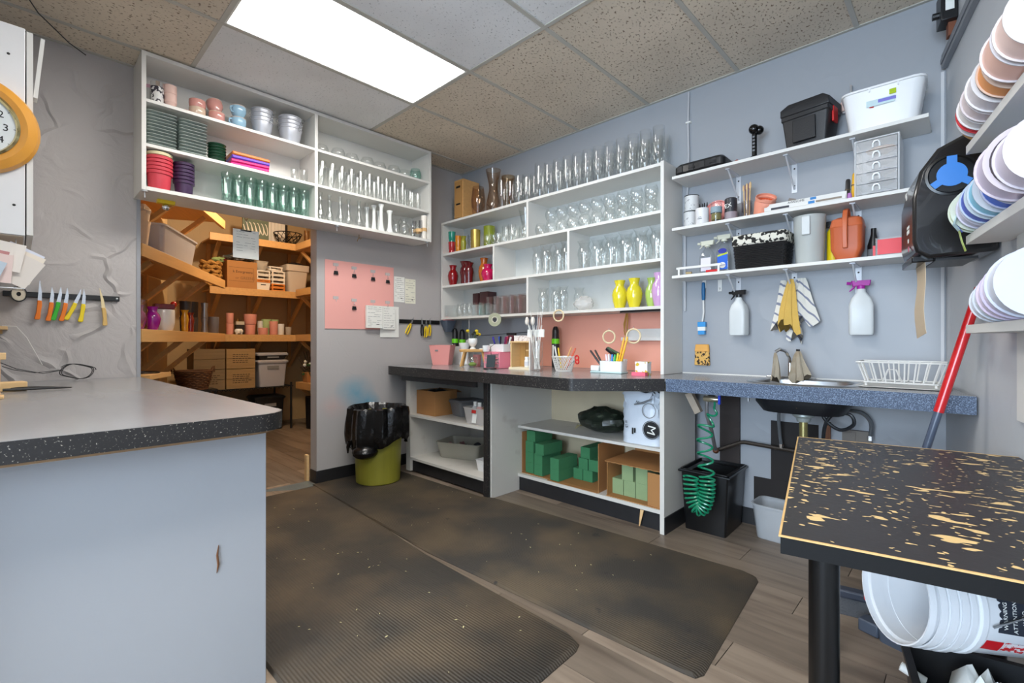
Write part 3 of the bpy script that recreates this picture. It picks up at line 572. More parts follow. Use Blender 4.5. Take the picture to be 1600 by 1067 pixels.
# second row left
S('glass_tumbler', 'red glass tumbler under a teal one', 'glass', tumbler(.036, .12), gm('red_glass', (176, 40, 46)), (.088, -.2, ZA+.001))
S('glass_tumbler', 'teal glass tumbler stacked on the red one', 'glass', tumbler(.036, .12), gm('teal_glaze', (30, 142, 122)), (.088, -.2, ZA+.1))
S('glass_tumbler', 'orange glass tumbler next to the teal and red pair', 'glass', tumbler(.03, .165), gm('orange_glass', (206, 128, 28)), (.185, -.2, ZA+.001))
S('glass_tumbler', 'olive yellow ribbed glass tumbler', 'glass', flare(.03, .15), gm('olive_glass', (150, 148, 46)), (.262, -.2, ZA+.001))
V('cylinder_vase', 'grey-tinted glass between the yellow and gold vessels', cyl(.034, .155), GREYG, .345, -.18, ZA)
S('gold_cylinder', 'matt gold cylinder vase', 'vase', cyl(.045, .175), mat('gold_foil', (206, 176, 96), .3, .8), (.455, -.22, ZA+.001))
S('gold_cylinder', 'olive green cylinder vase behind the gold one', 'vase', cyl(.055, .215), gm('olive_cylinder', (128, 140, 40)), (.525, -.11, ZA+.001))
for k, (x, y) in enumerate(((.61, -.22), (.68, -.2), (.75, -.22), (.62, -.1), (.7, -.1))): V('shot_glass', 'short clear glass to the right of the gold cylinder', tumbler(.032, .105), CLEAR, x, y, ZA, 'short clear glasses', 'glass')
for x, y in ((.83, -.2), (.91, -.21), (.85, -.1), (.94, -.1)): V('clear_tumbler', 'clear straight tumbler left of the tall flared vase', cyl(.036, .15), CLEAR, x, y, ZA, 'clear straight tumblers', 'glass')
V('flared_vase', 'large clear trumpet vase against the upper divider', vessel('trump', [(.04, 0), (.044, .01), (.028, .06), (.03, .1), (.05, .2), (.066, .27)], n=22), CLEAR, 1.03, -.16, ZA)
V('clear_tumbler', 'clear cut-glass jar next to the upper divider', ginger(.04, .14), CLEAR, 1.095, -.235, ZA)
for k in range(10):
    x = 1.225+k*.108; V('rose_bowl', 'clear round rose bowl at the front of the second shelf, touching the shelf board', bowl(.048, .1), CLEAR, x, -.2, ZA, 'stacked clear rose bowls', 'bowl')
    if k: V('rose_bowl', 'clear round rose bowl stacked on another one at the front of the second shelf', bowl(.048, .1), CLEAR, x, -.2, ZA+.101, 'stacked clear rose bowls', 'bowl')
for k in range(8):
    V('rose_bowl', 'clear round rose bowl in the rear row of the second shelf, touching the board', bowl(.046, .1), CLEAR, 1.38+k*.108, -.09, ZA, 'stacked clear rose bowls', 'bowl')
    if k > 3: V('rose_bowl', 'clear round rose bowl stacked on another in the rear row of the second shelf', bowl(.046, .1), CLEAR, 1.38+k*.108, -.09, ZA+.101, 'stacked clear rose bowls', 'bowl')
# third row
RV = gm('deep_red_glass', (138, 14, 22)); RV2 = gm('dark_ruby_glass', (92, 18, 24)); 
S('red_vase', 'deep red ginger-jar vase at the left end of its compartment', 'vase', ginger(.052, .2), RV, (.105, -.2, ZB+.001)); S('red_vase', 'dark ruby vase with a wide rim, tallest of the red ones', 'vase', flare(.056, .225), RV2, (.245, -.16, ZB+.001))
S('red_vase', 'dark ruby vase in front of the amber one', 'vase', flare(.046, .195), RV2, (.36, -.215, ZB+.001)); S('amber_urn', 'orange amber glass urn among the red vases', 'vase', ginger(.055, .235), gm('amber_glaze', (190, 100, 30)), (.475, -.13, ZB+.001))
S('pink_vase', 'magenta squat vase beside the amber urn', 'vase', ginger(.06, .155), gm('magenta_glass', (190, 16, 82)), (.60, -.2, ZB+.001)); S('pink_vase', 'magenta narrow vase against the compartment divider', 'vase', ginger(.04, .19), MATS['magenta_glass'], (.697, -.15, ZB+.001))
for k, x in enumerate((1.17, 1.285, 1.395, 1.49)): V('gathering_vase', 'clear flared vase at the front of the middle compartment, third row', flare(.052, .235), CLEAR, x, -.17-.03*(k % 2), ZB, 'clear flared vases in the middle compartment')
for x in (1.22, 1.35, 1.46): V('gathering_vase', 'clear flared vase at the back of the middle compartment, third row', flare(.045, .22), CLEAR, x, -.065, ZB, 'clear flared vases in the middle compartment')
for k in range(6): V('gathering_vase', 'clear flared vase at the front of the right compartment, third row', flare(.054, .215+.004*k), CLEAR, 1.64+k*.118, -.18, ZB, 'clear flared vases in the right compartment')
for k in range(5): V('gathering_vase', 'clear flared vase at the back of the right compartment, third row', flare(.05, .225), CLEAR, 1.74+k*.115, -.068, ZB, 'clear flared vases in the right compartment')
# bottom row
for x, y, w in ((.1, -.215, .1), (.335, -.085, .085), (.44, -.085, .085), (.545, -.085, .085)): V('cube_vase', 'low clear square glass on the bottom shelf', sqv(w, .118), CLEAR, x, y, ZD, 'low clear square glasses')
for x in (.215, .29, .36): V('jar_vase', 'small clear ginger-jar vase on the bottom shelf', ginger(.033, .125), CLEAR, x, -.21, ZD, 'small clear jar vases')
BRN = mat('dark_plum_box', (70, 38, 40), .4, var=.15)
S('plum_box', 'smaller dark plum cube resting on the square glasses', 'box', sqv(.078, .105), BRN, (.345, -.085, ZD+.12)); S('plum_box', 'larger dark plum cube resting on the square glasses', 'box', sqv(.112, .11), BRN, (.48, -.085, ZD+.12))
SQP = glass('frosted_square_glass', (.965, .95, .945), (.86, .82, .81), .8)
V('square_vase', 'short clear square glass at the start of the tall row', sqv(.075, .12), CLEAR, .475, -.21, ZD); V('square_vase', 'short clear square glass just ahead of the tall row', sqv(.075, .12), GREENG, .565, -.21, ZD)
for k in range(5): V('square_vase', 'tall clear square glass in the row by the lower divider', sqv(.088, .165), SQP, .665+k*.097, -.2, ZD, 'tall square glasses')
for k in range(4): V('square_vase', 'tall clear square glass in the row by the lower divider', sqv(.088, .165), SQP, .715+k*.098, -.085, ZD, 'tall square glasses')
for x, y in ((1.235, -.18), (1.35, -.16), (1.445, -.19)): V('gathering_vase', 'clear flared vase on the bottom shelf', flare(.045, .2), CLEAR, x, y, ZD, 'clear flared vases on the bottom shelf')
for x, y in ((1.3, -.065), (1.52, -.08)): V('gathering_vase', 'clear flared vase on the bottom shelf', flare(.045, .19), CLEAR, x, y, ZD, 'clear flared vases on the bottom shelf')
def crumple(rx, ry, rz, seed, n=18, k=10, amp=.16):
    rnd = random.Random(seed); g = G(); g.ball(1, n, k); g.v = [(p[0]*rx*(1+rnd.uniform(-amp, amp)), p[1]*ry*(1+rnd.uniform(-amp, amp)), max(0, (p[2]+1)*rz*(1+rnd.uniform(-amp, amp)*.6))) for p in g.v]; return g
S('plastic_bag', 'crumpled clear plastic bag beside the flared vases', 'bag', crumple(.085, .06, .055, 3), cloudy('cloudy_film', (232, 228, 224), .35, .2), (1.62, -.16, ZD+.001))
YEL = gm('yellow_glaze', (222, 206, 44)); LGR = gm('lime_glaze', (176, 204, 104)); LAV = gm('lavender_glaze', (204, 160, 206))
S('ceramic_vase', 'yellow ceramic vase, further from the green one', 'vase', ginger(.056, .2), YEL, (1.945, -.18, ZD+.001)); S('ceramic_vase', 'yellow ceramic vase touching the green one', 'vase', ginger(.056, .205), YEL, (2.06, -.18, ZD+.001))
S('ceramic_vase', 'lime green ceramic vase between the yellow and lavender ones', 'vase', ginger(.046, .205), LGR, (2.16, -.12, ZD+.001)); S('ceramic_vase', 'lavender ceramic vase against the side panel', 'vase', ginger(.05, .225), LAV, (2.248, -.19, ZD+.001))
# ---------------------------------------------------------------- left wall: boards, papers, tools
def scribble(par, w, h, x, n, seed, y0=0, z0=0, m=None):
    """rows of short printed strokes on a sheet lying in the local yz plane at x"""
    rnd = random.Random(seed); g = G()
    for i in range(n):
        z = z0+h*(.42-.84*i/(n-1)); y = y0-w*.42
        while y < y0+w*.38:
            l = rnd.uniform(.06, .3)*w; l = min(l, y0+w*.42-y)
            if rnd.random() < .72: g.box(x, x+.0004, y, y+l, z, z+h*.012)
            y += l+w*.04
    ob('printing', g, m or INKG, par)
t = T('pink_board', 'pink pin board with clips on the grey wall', 'notice board', (0, 0, 0))
PB = mat('pink_card', (238, 172, 164), .6, var=.03, sc=2)
ob('board', G().box(.001, .006, -1.434, -.803, 1.232, 1.79), PB, t)
CLIPW = cloudy('clear_hook', (240, 236, 236), .55)
clips = [(-1.345, 1.755), (-1.185, 1.745), (-1.01, 1.735), (-.865, 1.725), (-1.345, 1.485), (-1.185, 1.475), (-1.01, 1.475), (-.865, 1.475)]
for k, (y, z) in enumerate(clips):
    c = ob('hook', G().box(.006, .009, y-.022, y+.022, z-.012, z+.012).tube([(.01, y, z-.01), (.014, y, z-.025), (.018, y, z-.03)], .002, 6), CLIPW, t)
    if k != 4:
        ob('clip_wire', G().tube([(.013, y-.008, z-.052), (.013, y-.004, z-.03), (.013, y+.004, z-.03), (.013, y+.008, z-.052)], .0013, 5), STEEL, c)
        ob('binder_clip', G().at(.012, y, z-.066, 0, 0, R(90)).frus(.04, .014, .034, .005, -.014, .014), BLACKP, c)
def sheet(name, label, y0, y1, z0, z1, seed, x=.0012, tilt=0, n=9, th=.0012, m=None, grp=None):
    w, h = y1-y0, z1-z0; t = T(name, label, 'paper', (x, (y0+y1)/2, (z0+z1)/2), rot=(tilt, 0, 0), group=grp)
    ob('page', G().box(0, th, -w/2, w/2, -h/2, h/2), m or PAPER, t)
    if n: scribble(t, w, h, th, n, seed); ob('stamp', G().box(th, th+.0004, w*.12, w*.28, -h*.36, -h*.33), INK, t)
    return t
sheet('order_slip', 'pale order slip taped beside the pink board, nearer to it', -.795, -.685, 1.485, 1.715, 1, n=12)
sheet('order_slip', 'cream order slip taped beside the pink board, further from it', -.68, -.565, 1.478, 1.705, 2, n=10, m=mat('cream_paper', (232, 230, 212), .8))
sheet('order_slip', 'thick sheaf of order slips on the third lower clip of the pink board', -1.09, -.935, 1.245, 1.437, 3, x=.022, n=11, th=.02)
sheet('order_slip', 'order slip on the last lower clip of the pink board', -.925, -.80, 1.235, 1.43, 4, x=.024, n=9, th=.006)
sheet('white_sheet', 'plain white sheet hanging behind the clipped order slips', -.94, -.75, 1.165, 1.44, 5, x=.007, n=0)
# magnetic tool strip and cutters
t = T('magnet_strip', 'black magnetic tool strip on the wall beside the pink board', 'tool holder'); ob('bar', G().box(.001, .012, -.745, -.29, 1.292, 1.33), BLACKP, t, bev=.002); ob('magnet', G().box(.012, .014, -.74, -.3, 1.297, 1.325), DKMETAL, t)
YELP = mat('yellow_rubber', (232, 198, 24), .4)
def cutters(y, z, ang, m, label):
    t = T('pliers', label, 'pliers', (.017, y, z), rot=(R(ang), 0, 0))
    ob('jaws', G().loft([[(0, -.008, 0), (0, .008, 0), (.008, .008, 0), (.008, -.008, 0)], [(0, -.007, .03), (0, .007, .03), (.008, .007, .03), (.008, -.007, .03)], [(.002, -.001, .065), (.002, .001, .065), (.006, .001, .065), (.006, -.001, .065)]]), STEEL, t)
    for s_ in (1, -1): ob('grip', G().tube([(.004, s_*.004, .002), (.004, s_*.012, -.03), (.004, s_*.014, -.07), (.004, s_*.010, -.105)], [.005, .007, .007, .006], 8), m, t)
cutters(-.63, 1.29, -28, YELP, 'yellow-handled pliers hanging at a slant, nearest the pink board'); cutters(-.505, 1.285, 2, BLACKP, 'black-handled pliers between the yellow ones')
cutters(-.46, 1.27, -3, YELP, 'yellow-handled pliers in the middle of the tool strip'); cutters(-.415, 1.285, -6, YELP, 'yellow-handled pliers nearest the grey wall pocket')
t = T('wall_pocket', 'dark grey wall pocket filled with pink tissue at the end of the tool strip', 'holder', (.0, -.225, 1.22))
ob('pocket', G().at(.062, 0, 0).tub(.05, .07, .11, .13, .11, .003, .015, .003), mat('slate_plastic', (78, 88, 102), .5), t); ob('tissue', crumple(.045, .055, .03, 8).at(0, 0, 0), mat('pink_tissue', (236, 158, 160), .8), t, (.062, 0, .085))
# knife strip on the textured wall
t = T('knife_strip', 'black magnetic knife strip on the rough plaster wall', 'knife holder'); ob('bar', G().box(.002, .016, -3.2, -2.715, 1.372, 1.402), BLACKP, t, bev=.003); ob('end_screw', G().at(.016, -2.728, 1.387, 0, R(90), 0).lathe([(0, .002), (.005, .001), (.006, 0)], 10), STEEL, t)
BLADE = mat('blade_steel', (196, 198, 202), .22, .9)
def knife(y, z, ang, m, label, L_=.18, mb=None, big=0):
    t = T('knife', label, 'knife', (.018, y, z), rot=(R(ang), 0, 0))
    ob('blade', G().loft([[(0, -.008, 0), (0, .009, 0), (.0015, .009, 0), (.0015, -.008, 0)], [(0, -.007, .05), (0, .007, .05), (.0012, .007, .05), (.0012, -.007, .05)], [(0, -.006, .09+big), (0, -.004, .09+big), (.0008, -.004, .09+big), (.0008, -.006, .09+big)]]), mb or BLADE, t)
    g = G(); rings = [[(x_+.001, y_, zz) for x_, y_ in ((-.003, -w_+o), (-.003, w_+o), (.009, w_+o), (.009, -w_+o))] for zz, w_, o in ((.004, .009, 0), (-.02, .010, .001), (-.06, .009, -.001), (-.095, .012, -.004), (-.102, .008, -.005))]
    ob('handle', g.loft(rings), m, t, bev=.003)
ORG = mat('orange_plastic', (238, 124, 22), .4); GRN = mat('green_plastic', (52, 178, 44), .4); YL2 = mat('bright_yellow_plastic', (238, 210, 20), .4)
knife(-3.06, 1.352, -3, ORG, 'orange-handled paring knife with the darkened tip', big=.025); knife(-3.013, 1.345, -5, ORG, 'orange-handled paring knife beside the green one'); knife(-2.985, 1.348, -10, GRN, 'green-handled paring knife among the orange ones')
knife(-2.955, 1.345, -8, ORG, 'orange-handled paring knife between the green and yellow ones'); knife(-2.915, 1.347, -20, YL2, 'yellow-handled paring knife hanging at a slant'); knife(-2.88, 1.343, -5, YL2, 'yellow-handled paring knife hanging straight')
knife(-2.79, 1.325, 6, mat('bamboo', (214, 176, 104), .5), 'pale bamboo-coloured knife hanging apart from the others', mb=mat('cream_blade', (226, 208, 162), .4), big=.03)
t = T('tape_holder', 'roll of cream tape in a black holder on the knife strip', 'tape', (.017, -3.14, 1.385)); ob('roll', G().at(.02, 0, 0, 0, R(90), 0).lathe([(.012, -.012), (.036, -.012), (.036, .012), (.012, .012), (.012, -.012)], 22, .75), mat('cream_tape', (222, 212, 192), .6), t); ob('holder', G().at(.02, .0, .0, 0, R(90), 0).lathe([(.037, -.016), (.042, -.016), (.042, .016), (.037, .016), (.037, -.016)], 22, .78), BLACKP, t)
# papers in a rack below the clock cupboard
rk = T('card_rack', 'wire rack of gift cards hanging below the clock cupboard', 'rack', (1.0, -3.2, 1.40)); ob('rack', G().tube([(.03, -.16, -.06), (.03, .07, -.06)], .002, 5).tube([(-.06, -.16, -.06), (-.06, .07, -.06)], .002, 5).tube([(.03, .07, -.06), (-.06, .07, -.06)], .002, 5).tube([(-.015, .05, -.06), (-.015, .05, .14)], .002, 5).tube([(.03, -.05, -.06), (.03, -.05, .005)], .002, 5), STEEL, rk)
for k, (dy, dz, a, c, l) in enumerate(((.0, .06, 10, (238, 230, 222), 'cream greeting card with a small pink print in the card rack'), (-.03, .01, 4, (236, 212, 206), 'pale pink card in front in the card rack'), (.05, .045, -62, (220, 224, 238), 'pale blue-white envelope leaning out of the card rack'), (.055, .03, -66, (236, 226, 212), 'cream envelope leaning out of the card rack'), (.05, .015, -60, (230, 222, 214), 'off-white envelope lowest of the leaning ones'), (-.06, -.005, 20, (198, 212, 226), 'bluish printed leaflet at the bottom of the card rack'))):
    tt = T('greeting_card', l, 'card', (1.036+.006*k if k in (0, 1, 5) else 1.0+.004*k, -3.19+dy, 1.40+dz), rot=(R(-a), 0, 0)); ob('card', G().box(0, .002, -.06, .06, -.05, .06), mat('card_%d' % k, c, .7, var=.03), tt)
    if k in (0, 1, 5): ob('print', G().box(.002, .0026, -.02, .03, -.005, .004).box(.002, .0026, -.01, .02, .01, .022).at(.0), mat('rose_ink', (202, 140, 140), .7) if k < 2 else INKG, tt)
# wall clock
t = T('wall_clock', 'round wall clock with a wide honey-coloured wooden rim', 'clock', (1.0605, -3.272, 1.943), rot=(0, R(90), 0))
ob('wooden_rim', G().lathe([(.132, 0), (.186, 0), (.19, .008), (.182, .03), (.155, .042), (.134, .036), (.132, 0)], 48), mat('honey_wood', (222, 156, 62), .28, var=.1, sc=4, coat=.4, stretch=(1, 6, 1)), t)
ob('bezel', G().lathe([(.122, .03), (.134, .03), (.135, .04), (.127, .044), (.122, .036), (.122, .03)], 48), mat('brass', (226, 206, 150), .15, 1), t)
fc = ob('dial', G().lathe([(0, .02), (.126, .02), (.126, .024), (0, .024)], 40), mat('dial_white', (228, 234, 236), .5), t)
for h in range(12):
    a = 2*PI*(h+1)/12; r_ = .095; me = text(str(h+1), .036)
    ob('numeral', me, INK, fc, (-r_*math.cos(a), r_*math.sin(a), .0252), (0, 0, R(90)))
    ob('tick', G().at(0, 0, .0245, 0, 0, 0).add([(-.116*math.cos(a)+.001*math.sin(a), .116*math.sin(a)+.001*math.cos(a), 0), (-.116*math.cos(a)-.001*math.sin(a), .116*math.sin(a)-.001*math.cos(a), 0), (-.122*math.cos(a)-.001*math.sin(a), .122*math.sin(a)-.001*math.cos(a), 0), (-.122*math.cos(a)+.001*math.sin(a), .122*math.sin(a)+.001*math.cos(a), 0)], [(0, 1, 2, 3)]), INK, fc)
for a, l_ in ((250, .06), (125, .085)): ob('hand', G().at(0, 0, .029, 0, 0, R(a)).box(-.01, l_, -.002, .002, 0, .001), INK, t)
# things on the side counter by the knives
CW = .911
t = T('coiled_cable', 'thin black cable coiled on the side counter against the plaster wall', 'cable', (.06, -2.9, CW))
pts = []
for i in range(70):
    a = i/69*2*PI*2.4; pts.append((.03+.012*math.sin(a*1.7), .07*math.cos(a)-.02*i/69, .05+.04*math.sin(a)+.005*math.cos(3*a)))
ob('coil', G().tube(pts, .0022, 6), BLACKP, t); ob('tail', G().tube([(.03, -.07, .06), (.05, -.15, .045), (.05, -.25, .075), (.05, -.34, .13)], .002, 6), BLACKP, t); ob('tail', G().tube([(.03, -.07, .06), (.04, -.18, .05), (.05, -.26, .07), (.06, -.3, .09)], .0018, 6), BLACKP, t)
t = T('floral_clippers', 'black-handled clippers lying on the side counter', 'scissors', (.72, -3.09, CW)); ob('blades', G().tube([(0, .06, .008), (0, .12, .006)], [.006, .002], 6), DKMETAL, t); ob('handle', G().tube([(0, .06, .009), (.01, -.02, .01), (.005, -.1, .01)], .006, 6), BLACKP, t); ob('handle', G().tube([(0, .06, .009), (-.02, 0, .012), (-.025, -.08, .012)], .006, 6), BLACKP, t)
S('wood_stand', 'pale wooden post standing at the edge of the side counter', 'wooden post', G().box(-.03, .03, -.03, .03, 0, .15).box(-.045, .045, -.045, .045, .15, .175).box(-.04, .04, -.04, .04, 0, .01), PINE2, (1.02, -3.222, CW), bev=.002)
S('wood_block', 'small pale wood block lying by the clippers', 'wood block', G().box(-.04, .04, -.05, .05, 0, .04).box(-.03, .03, -.052, .052, .008, .032), PINE2, (.66, -3.17, CW+.0), R(10), bev=.003)
t = T('wall_ledge', 'thin wooden ledge on the plaster wall with a white cord', 'ledge', (.0, -3.2, 1.19)); ob('board', G().box(.002, .3, -.2, .02, 0, .016), PINE2, t); ob('cord', G().tube([(.1, 0, .02), (.1, .05, .02), (.07, .09, -.04), (.05, .13, -.14), (.04, .15, -.19)], .0025, 6), WHITE, t)
ob('batten', G().box(.002, .02, -.2, .0, -.02, 0), PINE2, t)
# cable at the ceiling over the plaster wall
S('ceiling_cable', 'thin black cable strung under the ceiling tiles above the plaster wall', 'cable', G().tube([(.004, -2.868, 2.805), (.1, -2.945, 2.80), (.3, -3.071, 2.808), (.42, -3.115, 2.815), (.8, -3.2, 2.82)], .003, 6), BLACKP)
# ---------------------------------------------------------------- things on the long counter
ZK = .9155
PINKB = mat('pink_bin_plastic', (236, 158, 152), .45, var=.05)
t = T('pink_bin', 'pink faceted planter bin with a small grey label, at the counter end', 'planter', (.26, -.45, ZK), R(35)); g = G()
ob('body', g.tub(.15, .13, .2, .18, .18, .004, .008, .002), PINKB, t); ob('label', G().at(-.03, -.0835, .135, R(82)).box(-.014, .014, -.012, .012, 0, .001), INKG, t)
def spraycan(x, y, h, label, cap=(20, 20, 22)):
    t = T('spray_can', label, 'spray can', (x, y, ZK))
    ob('can', G().lathe([(0, 0), (.03, 0), (.032, .005), (.032, h*.70), (.028, h*.74), (0, h*.74)], 20), mat('can_black', (40, 40, 42), .35, .3, var=.2, sc=40), t)
    ob('green_band', G().lathe([(.0325, h*.58), (.0328, h*.58), (.0328, h*.70), (.0325, h*.70)], 20), mat('lime_band', (112, 206, 30), .4), t)
    ob('cap', G().lathe([(.029, h*.72), (.027, h*.9), (.02, h*.97), (.012, h), (0, h)], 16), BLACKP, t); ob('print', G().at(0, -.0328, h*.4, R(90)).box(-.008, .008, -.05, .05, 0, .0005), PAPER, t)
spraycan(.10, -.17, .34, 'black spray can with a lime band behind the pink planter bin'); spraycan(1.30, -.10, .335, 'tall black spray can with a lime band against the salmon backboard'); spraycan(.15, -.12, .33, 'black spray can with a lime band nearest the corner')
S('white_jug_vase', 'white ceramic vase standing behind the little stool', 'vase', vessel('wjug', [(.05, 0), (.055, .006), (.04, .05), (.036, .1), (.04, .15), (.052, .19), (.054, .20)], 22, .004), MILK, (.42, -.32, ZK))
S('grey_box', 'low grey-white box behind the pink planter bin', 'box', G().box(-.09, .09, -.06, .06, 0, .15).box(-.092, .092, -.062, .062, .15, .165), mat('grey_box_card', (196, 194, 190), .6), (.25, -.2, ZK), 0)
t = T('wooden_stool', 'tiny wooden display stool holding a vase of yellow flowers', 'stool', (.75, -.5, ZK), R(40)); SW = mat('stool_wood', (206, 160, 98), .5, var=.12, sc=6, stretch=(1, 8, 8))
g = G(); ob('seat', g.loft([g.rr(.24, .12, .05, .125), g.rr(.25, .13, .055, .135), g.rr(.25, .13, .055, .142), g.rr(.24, .12, .05, .147)]), SW, t)
for sx in (1, -1):
    for sy in (1, -1): ob('leg', G().tube([(sx*.075, sy*.035, .127), (sx*.105, sy*.055, .004)], [.011, .009], 8), SW, t)
t = T('flower_vase', 'white footed vase of yellow silk flowers on the tiny stool', 'vase', (.735, -.5, ZK+.148))
ob('vase', vessel('fluted', [(.026, 0), (.028, .005), (.014, .018), (.03, .035), (.04, .06), (.038, .085), (.036, .09)], 14, .003, .02), MILK, t)
rnd = random.Random(4)
for k in range(9):
    a = rnd.uniform(0, 6.3); r_ = rnd.uniform(.02, .07); z = rnd.uniform(.11, .16); p = (r_*math.cos(a)+.02, r_*math.sin(a), z)
    st = ob('stem', G().tube([(0, 0, .05), (p[0]*.5, p[1]*.5, .1), p], .0015, 5), mat('stem_green', (70, 92, 44), .6), t)
    ob('bloom' if k % 2 else 'leaf', G().at(*p).ball(.016 if k % 2 else .012, 8, 5, .8), mat('yellow_petal', (214, 190, 40), .6) if k % 2 else mat('dark_leaf', (44, 48, 34), .6), st)
S('notepad', 'folded cream paper on the tiny stool', 'paper', G().box(-.05, .05, -.03, .03, 0, .004).box(-.048, .048, -.028, .028, .004, .007), PAPER, (.815, -.43, ZK+.148), R(40))
S('pink_cup', 'small pink flared planter under the tiny stool', 'planter', vessel('pinkcup', [(.026, 0), (.028, .004), (.036, .1)], 16, .003), PINKB, (.70, -.42, ZK))
t = T('terrarium', 'round glass terrarium with moss beside the tiny stool', 'terrarium', (.80, -.56, ZK)); ob('bowl', bowl(.045, .085), CLEAR, t); ob('moss', crumple(.032, .032, .016, 5), mat('moss_green', (120, 150, 60), .9, var=.3, sc=60), t, (0, 0, .009))
t = T('hanging_pompom', 'grey knitted pompom hanging on a string from the shelves', 'ornament', (.40, -.25, 1.12)); ob('pompom', G().at(0, 0, .0).ball(.032, 14, 9), mat('grey_yarn', (186, 184, 184), .95, bump=.8, bsc=260), t); ob('string', G().tube([(0, 0, .03), (0, 0, .2205)], .0015, 5), PAPER, t); ob('tassel', G().tube([(0, 0, -.03), (.006, 0, -.06), (-.004, 0, -.085)], [.01, .014, .006], 7), INK, t)
# pink drawer unit
t = T('desk_drawers', 'small pink three-drawer desk unit', 'drawer unit', (1.01, -.46, ZK), R(-6)); PK = mat('bubblegum_plastic', (240, 142, 160), .35); PKC = cloudy('clear_pink_plastic', (240, 190, 196), .65)
ob('body', G().box(-.1, -.092, -.08, .08, 0, .13).box(.092, .1, -.08, .08, 0, .13).box(-.1, .1, -.08, .08, .122, .13).box(-.1, .1, -.08, .08, 0, .008).box(-.092, .092, .075, .08, .008, .122), PK, t, bev=.003)
for k in range(3):
    z = .010+k*.038; d = ob('drawer', G().box(-.09, .09, -.08, .07, z, z+.03), PKC, t); ob('handle', G().box(-.09, .09, -.088, -.08, z+.028, z+.036), PK, d)
t = T('pen_tray', 'white tray of markers on top of the pink desk drawers', 'tray', (1.02, -.45, ZK+.131), R(-6)); ob('tray', G().tub(.17, .1, .18, .11, .06, .003, .012, .001), MILK, t)
for k, (x, y, a, b, c) in enumerate(((-.05, 0, -14, 8, (60, 50, 150)), (-.02, .02, -10, 0, (40, 80, 190)), (.0, -.01, 6, 4, (30, 30, 40)), (.02, .02, 10, -6, (190, 60, 90)), (.04, -.01, 16, 4, (130, 40, 90)), (.06, .01, 20, 0, (235, 235, 235)))):
    S('marker', ['violet marker at the left end of the white tray', 'blue marker in the white tray', 'black marker in the white tray', 'rose marker in the white tray', 'plum marker in the white tray', 'white marker leaning in the white tray'][k], 'marker', G().lathe([(0, 0), (.007, 0), (.007, .085), (.008, .086), (.008, .115), (0, .12)], 8), mat('pen_%d' % k, c, .4), (1.02+x, -.45+y, ZK+.137), rot=(R(b), R(a), 0))
S('small_cup', 'small white cup standing left of the marker tray', 'cup', vessel('smcup', [(.024, 0), (.027, .004), (.03, .05)], 16, .003), MILK, (.945, -.545, ZK+.131))
S('black_box', 'black marker box resting on the markers behind the tray', 'box', G().box(-.045, .045, -.012, .012, 0, .02).box(-.04, .04, -.0125, .0125, .004, .016), BLACKP, (1.03, -.34, ZK+.131+.132), 0)
t = T('box_stand', 'black upright stand behind the marker tray', 'stand', (1.03, -.34, ZK)); ob('post', G().box(-.03, .03, -.012, .012, .01, .262), mat('maroon_card', (96, 40, 52), .6), t); ob('foot', G().box(-.04, .04, -.02, .02, 0, .01), BLACKP, t)
t = T('phone_stand', 'black phone resting in a low stand in front of the pink drawers', 'phone', (1.09, -.64, ZK), R(30)); ob('base', G().lathe([(0, 0), (.05, 0), (.05, .008), (0, .01)], 20), BLACKP, t); ob('phone', G().at(0, .01, .012, R(-18)).box(-.034, .034, -.004, .004, 0, .1), mat('phone_glass', (60, 68, 72), .15), t, bev=.003); ob('cable', G().tube([(0, .03, .03), (-.02, .1, .1), (-.03, .12, .17), (.01, .13, .2)], .0018, 5), INK, t)
# little wooden crate
t = T('wooden_crate', 'little wooden crate standing on end with a pale shelf inside', 'crate', (1.29, -.46, ZK), R(8)); LW = mat('crate_pine', (224, 190, 138), .5, var=.12, sc=5, stretch=(1, 1, 8))
ob('side', G().box(-.095, -.085, -.06, .06, 0, .205), LW, t); ob('side', G().box(.085, .095, -.075, .06, 0, .225), WHITE, t); ob('top', G().box(-.1, .085, -.06, .06, .205, .215), LW, t); ob('base', G().box(-.105, .085, -.07, .06, .0, .018), mat('cream_wood', (230, 216, 186), .5), t)
for k in range(3): ob('slat', G().box(-.085+k*.057, -.031+k*.057, .052, .06, .018, .205), mat('slat_wood', (190, 146, 84), .5, var=.15, sc=5, stretch=(8, 1, 1)), t)
ob('shelf', G().box(.02, .085, -.02, .052, .14, .15), LW, t)
S('napkin_box', 'white patterned box on top of the little wooden crate', 'box', G().box(-.075, .075, -.04, .04, 0, .04).box(-.076, .076, -.041, .041, .034, .042), mat('lace_print', (232, 226, 222), .6, sc=90, col2=(190, 170, 166), thr=(.5, .6)), (1.285, -.455, ZK+.216), R(8))
t = T('pill_bottle', 'small white bottle standing inside the little wooden crate', 'bottle', (1.335, -.49, ZK+.019)); ob('body', G().lathe([(0, 0), (.018, 0), (.019, .004), (.019, .05), (.013, .06), (0, .06)], 14), PAPER, t); ob('cap', G().lathe([(.015, .06), (.016, .06), (.016, .078), (0, .08)], 14), MILK, t); ob('label', G().lathe([(.0192, .012), (.0195, .012), (.0195, .044), (.0192, .044)], 14), mat('label_grey', (206, 208, 214), .6), t)
t = T('feather_vase', 'tall clear glass of white sticks and paper picks', 'vase', (1.50, -.56, ZK)); ob('glass', cyl(.04, .21), CLEAR, t)
